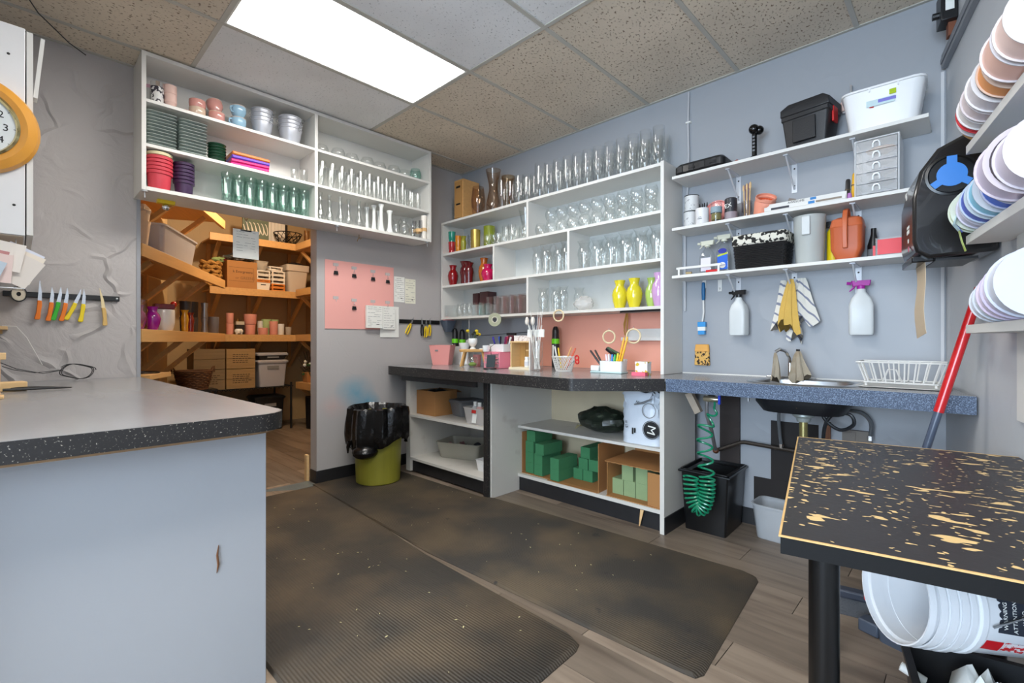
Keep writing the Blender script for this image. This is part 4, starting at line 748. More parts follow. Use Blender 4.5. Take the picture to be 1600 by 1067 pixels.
for k in range(12):
    a = k*2.4; l_ = .33+.1*(k % 3)/2; p = (.065*math.cos(a)-.03, .05*math.sin(a), l_)
    s_ = ob('stick', G().tube([(.02*math.cos(a+2), .02*math.sin(a+2), .014), p], .002, 5), PAPER, t)
    if k % 3 == 0: ob('tag', G().at(p[0], p[1], p[2]-.06, R(90), R(10*math.sin(k)), R(30)).box(-.018, .018, -.025, .03, 0, .002), PAPER, s_)
    elif k % 3 == 1: ob('tuft', G().at(p[0], p[1], p[2]-.02).ball(.014, 8, 6, 2.2), mat('feather_white', (232, 224, 214), .95, bump=.6, bsc=150), s_)
# tapes hanging from the shelf edge
TAPE = mat('tape_wood', (224, 204, 164), .5)
def hoop(x, z, r, label, m=TAPE, rr_=.006, y=-.290):
    t = T('tape_ring', label, 'tape', (x, y, z), rot=(R(90), 0, R(12))); ob('ring', G().torus(r, rr_, 28, 8), m, t); ob('hook', G().tube([(0, r-.004, .0), (0, r+.012, .002), (0, r+.02, -.004)], .0015, 5), STEEL, t)
hoop(1.48, 1.325, .042, 'thin wooden ring hanging over the salmon backboard'); hoop(1.925, 1.16, .043, 'thin wooden ring hanging by the twine'); hoop(2.115, 1.165, .047, 'thin wooden ring hanging in front of the white ledge')
t = T('floral_tape', 'roll of green floral tape hanging from the shelf edge', 'tape', (.80, -.305, 1.315), rot=(R(90), 0, R(25))); ob('roll', G().lathe([(.026, -.008), (.058, -.008), (.058, .008), (.026, .008), (.026, -.008)], 28), mat('sage_tape', (162, 164, 138), .5), t); ob('core', G().lathe([(.022, -.009), (.028, -.009), (.028, .009), (.022, .009), (.022, -.009)], 20), mat('pale_core', (206, 204, 186), .6), t)
for x, z in ((.8, 1.35),): pass
S('cord_rail', 'taut dark cord along the wall below the shelves', 'cord', G().tube([(.30, -.016, 1.185), (.45, -.016, 1.19), (1.02, -.016, 1.215)], .0022, 5).at(1.02, -.016, 1.215).ball(.008, 8, 5), INK)
t = T('white_ledge', 'narrow white ledge with small jars on the salmon backboard', 'ledge', (2.09, -.005, 1.135)); ob('board', G().box(-.21, .205, -.05, 0, 0, .025), WHITE, t, bev=.001); ob('back_strip', G().box(-.19, .205, -.012, 0, .025, .085), WHITE, t)
t = T('small_jar', 'frosted little jar at the end of the white ledge', 'jar', (2.245, -.032, 1.161)); ob('jar', G().lathe([(0, 0), (.016, 0), (.018, .02), (.012, .035), (0, .04)], 12), CLIPW, t); ob('lid', G().lathe([(.0, .04), (.008, .04), (.006, .05), (0, .05)], 10), PAPER, t)
S('twine_hank', 'hank of golden twine hanging by the white ledge', 'twine', G().tube([(0, 0, 0), (-.012, .003, -.06), (-.02, 0, -.13), (-.008, -.003, -.17), (.004, 0, -.12), (.006, .002, -.05), (.006, 0, .0)], .005, 6).tube([(.0, -.006, 0), (-.02, -.006, -.08), (-.012, -.006, -.16)], .004, 6), mat('twine', (186, 136, 62), .8, bump=.5, bsc=200), (1.93, -.06, 1.335))
# mesh basket and pen box
t = T('mesh_basket', 'white plastic mesh basket of scissors and pens', 'basket', (1.63, -.42, ZK)); g = G(); n = 26
def bp(i, k, nz=7): f = k/nz; a = 2*PI*i/n; return ((.062+.03*f)*math.cos(a), (.05+.025*f)*math.sin(a), .004+.1*f)
for i in range(n): g.tube([bp(i+k*.5, k) for k in range(8)], .0018, 4); g.tube([bp(i-k*.5, k) for k in range(8)], .0018, 4)
ob('mesh', g, WHITE, t); ob('rim', G().tube([bp(i, 7) for i in range(n)], .004, 6, True), WHITE, t); ob('base', G().lathe([(0, 0), (.063, 0), (.063, .005), (0, .005)], n, .8), WHITE, t)
def stick(name, label, cat, x, y, z, rx, ry, c, L_=.15, r_=.006, tip=None): 
    t = T(name, label, cat, (x, y, z), rot=(R(rx), R(ry), 0)); ob('shaft', G().lathe([(0, 0), (r_*.5, .0), (r_, .012), (r_, L_), (r_*.7, L_+.008), (0, L_+.008)], 8), mat('st_%02x%02x%02x' % c, c, .4), t); ob('cap', G().lathe([(r_*1.15, L_*.6), (r_*1.2, L_*.6), (r_*1.2, L_*.64), (r_*1.15, L_*.64)], 8), mat('st2_%02x%02x%02x' % (tip or c), tip or c, .4), t)
stick('pen', 'yellow pen in the mesh basket', 'pen', 1.60, -.41, ZK+.012, 6, -6, (232, 196, 40)); stick('pen', 'white-handled tool in the mesh basket', 'pen', 1.57, -.40, ZK+.012, 4, -10, (228, 228, 224), .16)
stick('pen', 'orange-red handled tool in the mesh basket', 'pen', 1.64, -.40, ZK+.012, -8, 22, (222, 84, 36), .16); stick('pen', 'tan pencil in the mesh basket', 'pen', 1.63, -.43, ZK+.012, 0, 25, (226, 172, 110), .17)
t = T('red_scissors', 'red-handled scissors in the mesh basket', 'scissors', (1.67, -.42, ZK+.03), rot=(0, R(48), 0)); ob('blade', G().box(-.004, .004, -.002, .002, -.01, .07), BLADE, t); ob('handle', G().at(0, 0, .1, R(90)).torus(.016, .005, 14, 6), mat('scissor_red', (206, 34, 34), .35), t); ob('handle', G().at(.022, 0, .085, R(90)).torus(.014, .005, 14, 6), MATS['scissor_red'], t)
t = T('pen_box', 'white stepped desk caddy with a pale blue base, crammed with pens', 'desk caddy', (1.97, -.36, ZK), R(4)); 
ob('base', G().box(-.12, .115, -.05, .05, 0, .012), mat('pale_aqua', (192, 216, 216), .4), t, bev=.004); ob('box', G().box(-.118, -.055, -.048, .048, .012, .05), MILK, t, bev=.006); ob('box', G().tub(.16, .09, .166, .096, .07, .003, .012, .001), MILK, t, (.032, 0, .012)); ob('divider', G().box(.02, .024, -.04, .04, .02, .08), MILK, t); ob('back_box', G().box(.0, .112, .0, .048, .07, .095), MILK, t, bev=.003)
for k, (dx, rx, ry, c, l_, l) in enumerate(((-.03, 5, -38, (40, 36, 38), .16, 'dark brown cutter leaning out of the white caddy'), (-.02, 0, -32, (52, 44, 42), .15, 'second dark brown cutter leaning out of the white caddy'), (.0, 3, -6, (236, 210, 220), .10, 'pale pink marker in the white caddy'), (.015, 3, -3, (232, 232, 232), .10, 'white marker in the white caddy'), (.03, 3, 4, (40, 130, 210), .1, 'blue highlighter in the white caddy'), (.045, 4, 8, (50, 186, 90), .1, 'green highlighter in the white caddy'), (.058, 3, 12, (226, 210, 30), .11, 'yellow highlighter in the white caddy'), (.07, 0, 14, (240, 172, 20), .22, 'amber-handled tool standing tall in the white caddy'), (.085, 0, 16, (240, 182, 24), .225, 'second amber-handled tool standing tall in the white caddy'))):
    stick('pen', l, 'pen', 1.97+dx, -.375, ZK+.02, rx, ry, c, l_, .007)
t = T('stapler', 'black stapler and green brush wedged at the back of the white caddy', 'stapler', (1.985, -.325, ZK+.125), rot=(0, R(35), 0)); ob('body', G().box(-.07, .06, -.012, .012, -.012, .012), BLACKP, t, bev=.005); ob('arm', G().at(0, 0, .02, 0, R(-10), 0).box(-.07, .05, -.010, .010, -.006, .008), mat('olive_dark', (62, 84, 60), .5), t, bev=.004)
S('card_holder', 'white box printed with yellow flowers at the counter against the side panel', 'box', G().box(-.04, .04, -.03, .03, 0, .085).box(-.041, .041, -.031, .031, .07, .086), mat('floral_print', (238, 234, 232), .6, sc=28, col2=(206, 178, 40), thr=(.55, .58), det=1), (2.245, -.40, ZK), R(5))
S('pink_note_pad', 'bright pink note pad in front of the flowery box', 'note pad', G().box(-.045, .045, -.02, .02, 0, .018).box(-.044, .044, -.0195, .0195, .018, .021), mat('hot_pink_paper', (240, 104, 128), .6), (2.25, -.455, ZK), R(5))

# ---------------------------------------------------------------- top shelf above the sink
ZS1, ZS2, ZS3 = 2.1855, 1.8555, 1.5505
t = T('drill_case', 'flat black moulded tool case lying on the top shelf', 'tool case', (2.53, -.135, ZS1)); g = G()
ob('shell', g.loft([g.rr(.29, .19, .02, 0), g.rr(.31, .21, .03, .012), g.rr(.31, .21, .03, .05), g.rr(.28, .18, .03, .068)]), BLACKP, t)
for k in range(4): ob('rib', G().box(-.13+k*.07, -.10+k*.07, -.109, -.1035, .012, .05), mat('rib_black', (34, 34, 36), .5), t)
for x in (-.06, .07): ob('latch', G().box(x, x+.035, -.112, -.108, .022, .036), BLACKP, t)
t = T('webcam_stand', 'glossy black telephone-like gadget on a round foot', 'gadget', (2.82, -.13, ZS1)); ob('foot', G().lathe([(0, 0), (.042, 0), (.042, .015), (.026, .035), (.014, .04), (0, .04)], 22), mat('gloss_black', (14, 14, 15), .12), t); ob('stem', G().lathe([(.014, .038), (.014, .18), (0, .18)], 14), MATS['gloss_black'], t); ob('head', G().at(0, -.012, .195).ball(.028, 16, 10), MATS['gloss_black'], t); ob('head_back', G().at(.022, .012, .19).ball(.026, 14, 9), MATS['gloss_black'], t)
for k in range(5): ob('button', G().at(0, -.0142, .07+k*.02).box(-.006, .006, -.001, .001, -.005, .005), INKG, t)
S('cord_bundle', 'red cord bundle lying beside the black gadget', 'cord', G().tube([(.05*math.cos(a)*(.6+.4*math.sin(2*a)), .02*math.sin(a), .008+.012*abs(math.sin(1.5*a))) for a in [i*.35 for i in range(30)]], .005, 6), mat('dull_red_rubber', (158, 62, 50), .6), (2.735, -.17, ZS1))
S('hex_keys', 'little metal ring of keys on the top shelf by the gadget', 'keys', G().at(0, 0, .012, R(70)).torus(.011, .002, 12, 5).at().tube([(.01, 0, .003), (-.05, 0, .003)], .003, 5), DKMETAL, (2.925, -.18, ZS1))
t = T('toolbox', 'black plastic toolbox with a red latch', 'toolbox', (3.105, -.125, ZS1), R(-8)); g = G(); TBX = mat('toolbox_black', (38, 38, 40), .45, var=.12, bump=.1, bsc=150)
ob('body', g.loft([g.rr(.19, .14, .01, 0), g.rr(.225, .17, .012, .16), g.rr(.235, .18, .012, .165), g.rr(.235, .18, .012, .185)]), TBX, t)
ob('lid', G().loft([[(x*.12, y*.092, .187) for x, y in ((-1, -1), (1, -1), (1, 1), (-1, 1))], [(x*.12, y*.092, .225) for x, y in ((-1, -1), (1, -1), (1, 1), (-1, 1))], [(x*.085, y*.075, .255) for x, y in ((-1, -1), (1, -1), (1, 1), (-1, 1))]]), TBX, t, bev=.005)
ob('front_panel', G().box(-.055, .055, -.094, -.078, .03, .15), TBX, t, bev=.003); ob('latch', G().box(-.02, .02, -.02, .02, .254, .264), mat('latch_red', (196, 34, 34), .4), t, bev=.002); ob('side_latch', G().box(.112, .122, -.03, .03, .11, .19), MATS['latch_red'], t, bev=.002); ob('handle', G().tube([(-.06, 0, .258), (-.055, 0, .272), (.055, 0, .272), (.06, 0, .258)], .006, 6), TBX, t)
t = T('dishpan', 'white plastic dishpan with a small colourful sticker', 'basin', (3.425, -.142, ZS1), R(2)); ob('basin', G().tub(.27, .17, .32, .215, .19, .003, .04, .008), mat('white_plastic', (236, 236, 236), .35, var=.02), t)
lab = ob('sticker', G().at(-.005, -.1003, .125, R(82)).box(-.055, .055, -.03, .03, 0, .0008), mat('sticker_pale', (200, 222, 226), .5), t)
ob('sticker_patch', G().at(.042, -.1055, .146, R(82)).box(-.013, .013, -.014, .014, 0, .0008), mat('sticker_lime', (172, 196, 30), .5), lab); ob('sticker_patch', G().at(.02, -.1025, .115, R(82)).box(-.034, .034, -.008, .008, 0, .001), mat('sticker_violet', (128, 124, 206), .5), lab); ob('sticker_patch', G().at(-.04, -.0995, .098, R(82), 0, .4).box(-.009, .009, -.007, .007, 0, .001), mat('sticker_red', (214, 70, 60), .5), lab)
for x in (-.05, .06): ob('tab', G().box(x, x+.005, -.1165, -.112, .166, .182), MATS['white_plastic'], t)
t = T('steel_bracket', 'steel bracket and pink roll standing behind the dishpan', 'hardware', (3.275, -.018, ZS1)); ob('plate', G().box(-.004, .004, -.014, .014, 0, .33).box(-.03, .03, -.014, .014, 0, .012), STEEL, t); ob('roll', G().at(-.035, -.0, .2).lathe([(0, 0), (.015, 0), (.015, .05), (0, .05)], 14), PINKP, t); ob('arm', G().box(-.05, 0, -.006, .006, .19, .2), STEEL, t)
# middle shelf
TINW = mat('white_label_tin', (226, 226, 224), .5, sc=60, col2=(150, 150, 152), thr=(.62, .68))
def tin(x, y, z, r, h, label):
    t = T('paint_tin', label, 'tin', (x, y, z)); ob('tin', G().lathe([(0, 0), (r, 0), (r, h), (r*.95, h), (r*.95, h-.006), (0, h-.006)], 20), TINW, t); ob('rim', G().at(0, 0, h).torus(r*.98, .003, 20, 6), DKMETAL, t)
tin(2.425, -.105, ZS2, .042, .115, 'white-labelled tin at the bottom of the stack against the side panel'); tin(2.43, -.10, ZS2+.119, .044, .10, 'white-labelled tin on top of another tin')
t = T('brush_pot', 'white ribbed pot of small brushes', 'pot', (2.535, -.19, ZS2)); ob('pot', vessel('brpot', [(.038, 0), (.04, .003), (.04, .1)], 20, .002), mat('pot_ribbed', (228, 226, 226), .5, stretch=(1, 1, .1), sc=60, var=.1), t)
for k in range(4): ob('brush', G().at(-.01+.01*k, .005*(k % 2), .01, R(-4+2*k), R(3*k-4), 0).lathe([(.003, 0), (.003, .1), (.005, .105), (.003, .125), (0, .126)], 6), INK, t)
ob('print', G().box(-.012, .014, -.0412, -.0404, .03, .034).box(-.008, .01, -.0412, -.0404, .04, .043), INKG, t)
S('pink_pan', 'large pink dish standing on edge behind the jars', 'dish', vessel('pinkpan', [(.05, 0), (.055, .004), (.075, .03), (.078, .045)], 26, .003), PINKB, (2.585, -.06, ZS2+.079), rot=(R(72), 0, 0))
t = T('glass_jar', 'clear jar of olive powder with a printed band', 'jar', (2.625, -.2, ZS2)); ob('jar', cyl(.032, .12), CLEAR, t); ob('contents', G().lathe([(0, .012), (.028, .012), (.028, .05), (0, .055)], 16), mat('olive_powder', (120, 112, 60), .8), t); ob('band', G().lathe([(.0325, .055), (.033, .055), (.033, .09), (.0325, .09)], 18), mat('blue_grey_label', (140, 160, 170), .5), t)
t = T('black_can', 'black can with a slanted white X-shaped print', 'can', (2.70, -.17, ZS2)); ob('can', G().lathe([(0, 0), (.035, 0), (.035, .13), (.03, .135), (0, .135)], 20), mat('can_print_black', (44, 44, 50), .4, var=.25, sc=50), t); ob('lettering', text('EX', .035, .0003), PAPER, t, (-.004, -.0358, .085), (R(90), R(-12), 0)); ob('base_band', G().lathe([(.0352, .005), (.0356, .005), (.0356, .05), (.0352, .05)], 20), mat('mauve_grey', (150, 138, 144), .5), t)
t = T('brush_jar', 'slim jar of brushes and sticks rising to the shelf above', 'jar', (2.775, -.12, ZS2)); ob('jar', cyl(.03, .11), GREYG, t)
for k in range(5): ob('brush', G().at(.006*(k-2), .008*(k % 2), .014, R(3*(k-2)), R(2*(k-2)), 0).lathe([(.004, 0), (.004, .17), (.007, .175), (.006, .2), (0, .21)], 6), [PINE2, mat('mauve_wood', (112, 84, 96), .5)][k % 2], t)
t = T('terracotta_jug', 'pink-orange pot lying tilted with its orange mouth showing', 'pot', (2.875, -.14, ZS2+.055), rot=(R(38), R(10), R(20))); ob('pot', vessel('tilt', [(.042, -.05), (.048, -.045), (.056, .03), (.05, .045), (.056, .05), (.055, .062)], 22, .005, -.04), mat('peach_plastic', (236, 156, 130), .5), t); ob('lining', G().lathe([(0, -.02), (.046, -.02), (.0495, .04)], 20), mat('orange_lining', (214, 84, 34), .6), t)
t = T('long_tray', 'long white tray with printed strips and little tools on it', 'tray', (3.105, -.205, ZS2)); ob('bar', G().box(-.205, .175, -.018, .018, 0, .006).box(-.205, .175, -.02, -.016, .006, .028).box(-.205, .175, .016, .02, .006, .052), WHITE, t, bev=.001); 
ob('print', G().box(-.17, -.08, -.0206, -.02, .008, .02), mat('red_grey_print', (150, 60, 62), .5, sc=40, col2=(40, 40, 50), thr=(.45, .5)), t); ob('print', G().box(.01, .04, -.0206, -.02, .008, .022), mat('blue_print', (30, 120, 186), .5), t); ob('print', G().box(.045, .16, -.0206, -.02, .01, .02), mat('brown_print', (130, 116, 100), .5), t)
ob('lettering', text('AWESOME', .017, .0003), INK, t, (-.055, .0155, .042), (R(90), 0, 0)); ob('print', G().box(.012, .04, .0154, .016, .03, .05), MATS['blue_print'], t)
S('blue_bottle', 'tiny blue-capped bottle behind the long tray', 'bottle', G().lathe([(0, 0), (.01, 0), (.01, .04), (.006, .045), (.006, .055), (0, .056)], 10), MATS['blue_print'], (2.945, -.155, ZS2)); S('grey_plate', 'small grey metal plate with a hole, propped behind the long tray', 'hardware', G().at(0, 0, .0, R(-10), R(20)).box(-.018, .018, -.002, .002, 0, .085).at(0, -.003, .055, R(80)).lathe([(0, 0), (.005, 0), (.005, .002), (0, .002)], 10), mat('grey_plate', (130, 122, 116), .4, .6), (2.99, -.14, ZS2))
S('clamp', 'small chrome clamp lying on the long tray', 'clamp', G().tube([(-.05, 0, .01), (-.02, 0, .018), (.03, 0, .014), (.06, 0, .012)], [.006, .009, .007, .01], 8).tube([(-.045, 0, .008), (-.05, 0, .028), (-.03, 0, .03)], .003, 5), CHROME, (3.14, -.15, ZS2+.0)); S('violet_bead', 'violet bottle cap at the end of the long tray', 'cap', G().lathe([(0, 0), (.01, 0), (.011, .012), (.008, .03), (0, .032)], 12), mat('violet_cap', (176, 112, 178), .4), (3.295, -.21, ZS2))
stick('screwdriver', 'black-handled driver standing beside the clear drawers', 'tool', 3.268, -.10, ZS2, 0, 2, (40, 38, 38), .125, .011, (90, 74, 50)); stick('screwdriver', 'yellow and brown handled knife standing beside the clear drawers', 'tool', 3.298, -.12, ZS2, 0, 3, (236, 176, 20), .145, .012, (96, 62, 30))
t = T('drawer_tower', 'tower of clear plastic drawers with odds and ends inside', 'drawer unit', (3.405, -.12, ZS2), R(0)); CP = cloudy('clear_drawer_plastic', (236, 238, 240), .2, .15); FR = cloudy('frosted_frame', (238, 240, 242), .6)
g = G(); ob('frame', G().box(-.09, -.082, -.095, .09, 0, .285).box(.082, .09, -.095, .09, 0, .285).box(-.09, .09, -.095, .09, .277, .285).box(-.09, .09, -.095, .09, 0, .006).box(-.082, .082, .084, .09, .006, .277), FR, t, bev=.004)
CON = [(196, 140, 80), (150, 150, 160), (120, 130, 150), (90, 104, 120), (170, 176, 186)]
for k in range(5):
    z = .008+k*.0535; d = ob('drawer', G().box(-.08, .08, -.098, .08, z, z+.004).box(-.08, .08, -.1, -.097, z, z+.05).box(-.08, -.078, -.098, .08, z, z+.045).box(.078, .08, -.098, .08, z, z+.045), CP, t)
    ob('pull', G().at(0, -.101, z+.012, R(90)).tube([(-.014, 0, 0), (-.013, .018, .004), (-.007, .028, .006), (.007, .028, .006), (.013, .018, .004), (.014, 0, 0)], .004, 6), MILK, d)
    ob('contents', crumple(.06, .06, .012, 20+k), mat('odds_%d' % k, CON[4-k], .6, var=.3, sc=40), d, (.01, -.01, z+.005))
# lowest shelf
t = T('wire_rack_tray', 'low white rail tray at the front of the lowest shelf', 'tray', (2.52, -.205, ZS3)); ob('rail', G().box(-.14, .14, -.012, -.006, .038, .052), WHITE, t); ob('post', G().box(-.13, -.118, -.012, -.004, 0, .038), WHITE, t); ob('post', G().box(.118, .13, -.012, -.004, 0, .038), WHITE, t); ob('floor_plate', G().box(-.14, .14, -.012, .02, 0, .003), WHITE, t)
S('red_marker', 'short red marker lying in the white rail tray', 'marker', G().at(0, 0, .009, 0, R(90)).lathe([(0, -.04), (.008, -.038), (.008, .03), (.006, .04), (0, .041)], 10), mat('marker_red', (206, 26, 30), .4), (2.60, -.195, ZS3+.0035)); S('cork', 'cork lying in the white rail tray', 'cork', G().at(0, 0, .009, 0, R(90)).lathe([(0, -.02), (.009, -.02), (.008, .015), (0, .016)], 10), mat('cork', (170, 150, 112), .9, var=.3, sc=80), (2.455, -.195, ZS3+.0035))
def spraybottle(name, label, x, y, z, body, trig, w=.085, d=.05, h=.2, lab=None, rz=0, square=True, fill=None):
    t = T(name, label, 'spray bottle', (x, y, z), rz); g = G()
    rings = [g.rr(w*.92, d*.92, .012, 0), g.rr(w, d, .014, .008), g.rr(w, d, .014, h*.55), g.rr(w*.8, d*.85, .014, h*.68), g.rr(w*.4, w*.4, w*.19, h*.8), g.rr(w*.36, w*.36, w*.17, h*.86)]
    ob('bottle', g.loft(rings), body, t)
    if lab: ob('label', G().at(0, -d/2-.0008, h*.3, R(90)).box(-w*.36, w*.36, -h*.2, h*.2, 0, .0006), lab, t)
    tr = ob('trigger_head', G().lathe([(.016, h*.85), (.018, h*.85), (.018, h*.92), (.01, h*.94), (0, h*.94)], 14).at(0, 0, h*.97).frus(.075, .024, .085, .02, -.014, .014).tube([(-.042, 0, 0), (-.062, 0, .002)], .008, 8), trig, t)
    ob('trigger', G().tube([(-.022, 0, h*.96), (-.034, 0, h*.88), (-.05, 0, h*.82)], [.006, .005, .003], 6), trig, tr)
    return t
HDPE = cloudy('milky_plastic', (226, 230, 230), .82, .35)
spraybottle('spray_bottle', 'clear trigger bottle with a pale trigger and white label on the lowest shelf', 2.545, -.13, ZS3, glass('clear_pet', (.96, .97, .97), (.8, .82, .82)), mat('pale_trigger', (206, 206, 188), .4), .085, .06, .205, mat('pale_lilac_label', (222, 218, 230), .6), 0)
t = spraybottle('spray_bottle', 'clear trigger bottle with a bright blue label', 2.638, -.105, ZS3, MATS['clear_pet'], MATS['pale_trigger'], .085, .06, .235, mat('blue_label', (26, 96, 206), .4), 0)
ob('label_stripe', G().at(0, -.0314, .115, R(90), R(-12)).box(-.03, .03, -.005, .005, 0, .0006), mat('label_lime', (186, 200, 40), .4), t); ob('label_disc', G().at(0, -.0312, .05, R(90)).lathe([(0, 0), (.019, 0), (.019, .0008), (0, .0008)], 18), PAPER, t); ob('lettering', text('DAWN', .016, .0003), mat('blue_ink', (24, 50, 150), .5), t, (0, -.0322, .05), (R(90), 0, 0)); ob('label_top', G().at(0, -.0312, .138, R(90)).lathe([(0, 0), (.026, 0), (.026, .0006), (0, .0006)], 16, .6), mat('label_navy', (30, 40, 150), .4), t)
# black wicker basket with a fabric liner
t = T('wicker_basket', 'black woven basket with a black-and-cream patterned liner', 'basket', (2.865, -.125, ZS3)); BW = mat('black_wicker', (30, 29, 30), .45, var=.3, sc=30)
ob('core', G().frus(.25, .16, .272, .182, .002, .15), mat('black_inner', (16, 16, 17), .7), t)
g = G()
for k in range(15):
    f = k/14; w_, d_ = .254+.022*f, .164+.022*f; P = []
    for i, q in enumerate(g.rr(w_, d_, .02, .006+.138*f, 3)): P.append(q)
    Q = []
    for i in range(len(P)):
        a, b = Vector(P[i]), Vector(P[(i+1) % len(P)]); n_ = max(1, int((b-a).length/.018))
        for j in range(n_):
            p = a.lerp(b, j/n_); idx = len(Q); o = (1 if (idx+k) % 2 else -1)*.0022; dd = Vector((p.x, p.y, 0)).normalized()*o; Q.append(tuple(p+dd))
    g.tube(Q, .0046, 5, True)
o = ob('weave', g, BW, t); o['kind'] = 'stuff'
gg = G(); ob('liner', gg.loft([gg.rr(.282, .192, .024, .138), gg.rr(.296, .206, .026, .145), gg.rr(.292, .202, .026, .196), gg.rr(.28, .19, .02, .2), gg.rr(.268, .178, .02, .14)], False, False), mat('damask_liner', (226, 222, 208), .85, sc=42, col2=(34, 32, 30), thr=(.49, .53), det=1), t)
t = T('clear_canister', 'tall cloudy plastic canister with a moulded handle, next to the basket', 'canister', (3.10, -.12, ZS3)); ob('body', vessel('canis', [(.064, 0), (.067, .005), (.078, .262), (.08, .266)], 26, .003), cloudy('cloudy_canister', (210, 214, 210), .72), t); ob('handle', G().at(0, -.078, .155).box(-.02, .02, -.012, .004, 0, .1), cloudy('cloudy_handle', (226, 230, 230), .8), t, bev=.004)
t = T('watering_can', 'terracotta plastic watering can with a tall arched handle', 'watering can', (3.275, -.13, ZS3), R(0)); TC = mat('terracotta_plastic', (196, 96, 52), .4, var=.07); g = G()
ob('body', g.loft([g.rr(.085, .085, .015, 0), g.rr(.135, .125, .02, .06), g.rr(.14, .13, .022, .17), g.rr(.145, .135, .022, .175), g.rr(.13, .12, .025, .215), g.rr(.09, .09, .02, .225)]), TC, t)
ob('handle', G().loft([[(x, y-.0, z) for x, y in ((-.011, -.008), (.011, -.008), (.011, .008), (-.011, .008))] for x, y, z in ()] or [[(-.011+0, yy-.008, zz), (.011, yy-.008, zz), (.011, yy+.008, zz), (-.011, yy+.008, zz)] for yy, zz in ((-.072, .06), (-.082, .13), (-.08, .21), (-.06, .255), (-.025, .27), (.01, .255), (.04, .215))]), TC, t, bev=.003); ob('spout', G().tube([(0, .06, .08), (0, .09, .16)], [.018, .012], 10), TC, t)
t = T('spray_head_bottle', 'black and yellow spray head poking out behind the watering can', 'bottle', (3.195, -.04, ZS3)); ob('bottle', G().lathe([(0, 0), (.03, 0), (.03, .18), (.012, .21), (0, .21)], 14), YL2, t); ob('head', G().at(0, 0, .225).frus(.08, .025, .06, .02, -.015, .015), BLACKP, t); ob('trigger', G().at(.02, -.02, .22).ball(.018, 8, 6), YELP, t)
t = T('red_case', 'flat clear case with a bright red card inside', 'case', (3.47, -.155, ZS3), R(3)); ob('case', G().box(-.075, .075, -.02, .02, 0, .096), cloudy('clear_case', (236, 236, 238), .25, .1), t, bev=.003); ob('card', G().box(-.066, .07, -.0215, -.0205, .012, .086), mat('signal_red', (222, 14, 36), .4, var=.03), t); ob('tab', G().box(-.085, -.075, -.01, .01, .0, .06), MATS['signal_red'], t)
t = T('dark_bottle', 'dark bottle behind the red card case', 'bottle', (3.375, -.05, ZS3)); ob('body', G().lathe([(0, 0), (.025, 0), (.027, .08), (.012, .14), (.012, .17), (0, .17)], 14), BLACKP, t); ob('band', G().lathe([(.0272, .02), (.0275, .02), (.0275, .06), (.0272, .06)], 14), INKG, t)
# ---------------------------------------------------------------- sink corner
t = T('sink', 'oval-cornered steel sink set in the long counter', 'sink', (3.11, -.30, .9155)); g = G()
ob('rim', g.loft([g.rr(.50, .42, .12, .0), g.rr(.49, .41, .12, .005), g.rr(.43, .35, .10, .004), g.rr(.415, .335, .09, -.004)], False, False), STEEL, t)
g = G(); ob('basin', g.loft([g.rr(.415, .335, .09, -.003), g.rr(.40, .32, .09, -.10), g.rr(.34, .26, .10, -.145), g.rr(.08, .08, .039, -.15)], False, True), STEEL, t)
g = G(); ob('basin_shell', g.loft([g.rr(.417, .337, .09, -.015), g.rr(.416, .336, .09, -.10), g.rr(.36, .28, .10, -.152), g.rr(.10, .10, .049, -.156)], False, True), mat('enamel_black', (24, 28, 34), .4, var=.2, sc=30, col2=(150, 120, 90), thr=(.74, .78)), t)
ob('clip', G().box(-.212, -.206, -.2, -.19, -.1, -.075), STEEL, t); ob('strainer', G().at(0, 0, -.205).lathe([(0, 0), (.03, 0), (.035, .02), (.05, .03), (.05, .052), (0, .052)], 20), mat('strainer_grey', (178, 186, 182), .4, .4), t)
ob('tailpiece', G().at(0, 0, -.35).lathe([(0, 0), (.02, 0), (.02, .15), (0, .15)], 16), mat('brass_pipe', (176, 166, 112), .3, .8), t); ob('drain_pipe', G().at(0, 0, -.62).lathe([(0, 0), (.024, 0), (.024, .28), (0, .28)], 16), mat('navy_plastic', (40, 62, 96), .4), t)
t = T('faucet', 'chrome tap behind the sink with a lever', 'faucet', (3.0, -.10, .9205)); ob('base_plate', G().box(-.12, .13, -.02, .02, 0, .012), CHROME, t, bev=.004); ob('stem', G().lathe([(0, .012), (.016, .012), (.013, .08), (.012, .1), (0, .1)], 14), CHROME, t); ob('spout', G().tube([(0, 0, .08), (0, -.02, .12), (-.01, -.06, .155), (-.03, -.09, .165), (-.05, -.1, .15)], .009, 10), CHROME, t); ob('lever', G().tube([(.035, 0, .1), (.04, 0, .165)], [.008, .010], 8), DKMETAL, t); ob('valve', G().at(.035, 0, .01).lathe([(0, 0), (.014, 0), (.012, .09), (0, .095)], 12), CHROME, t)
def cloth(name, label, cols, loc, h, w, d, seed, m, rz=0, n=26, kz=9, grp=None):
    """gathered cloth: pinched at the top, fluted and widening downwards"""
    rnd = random.Random(seed); ph = [rnd.uniform(0, 6.3) for _ in range(4)]; g = G(); rings = []
    for k in range(kz):
        f = k/(kz-1); s_ = .22+.78*f**.8; r_ = []
        for i in range(n):
            a = 2*PI*i/n; fl = 1+.22*math.sin(5*a+ph[0]+f)+.14*math.sin(8*a+ph[1]); drop = h*(.12*math.sin(2*a+ph[2])+.07*math.sin(5*a+ph[3]))*f
            r_.append((w*s_*fl*math.cos(a)+.1*w*math.sin(4*f+ph[3]), d*s_*fl*math.sin(a), -h*f+drop*f))
        rings.append(r_)
    return S(name, label, 'cloth', g.loft(rings), m, loc, rz, grp)
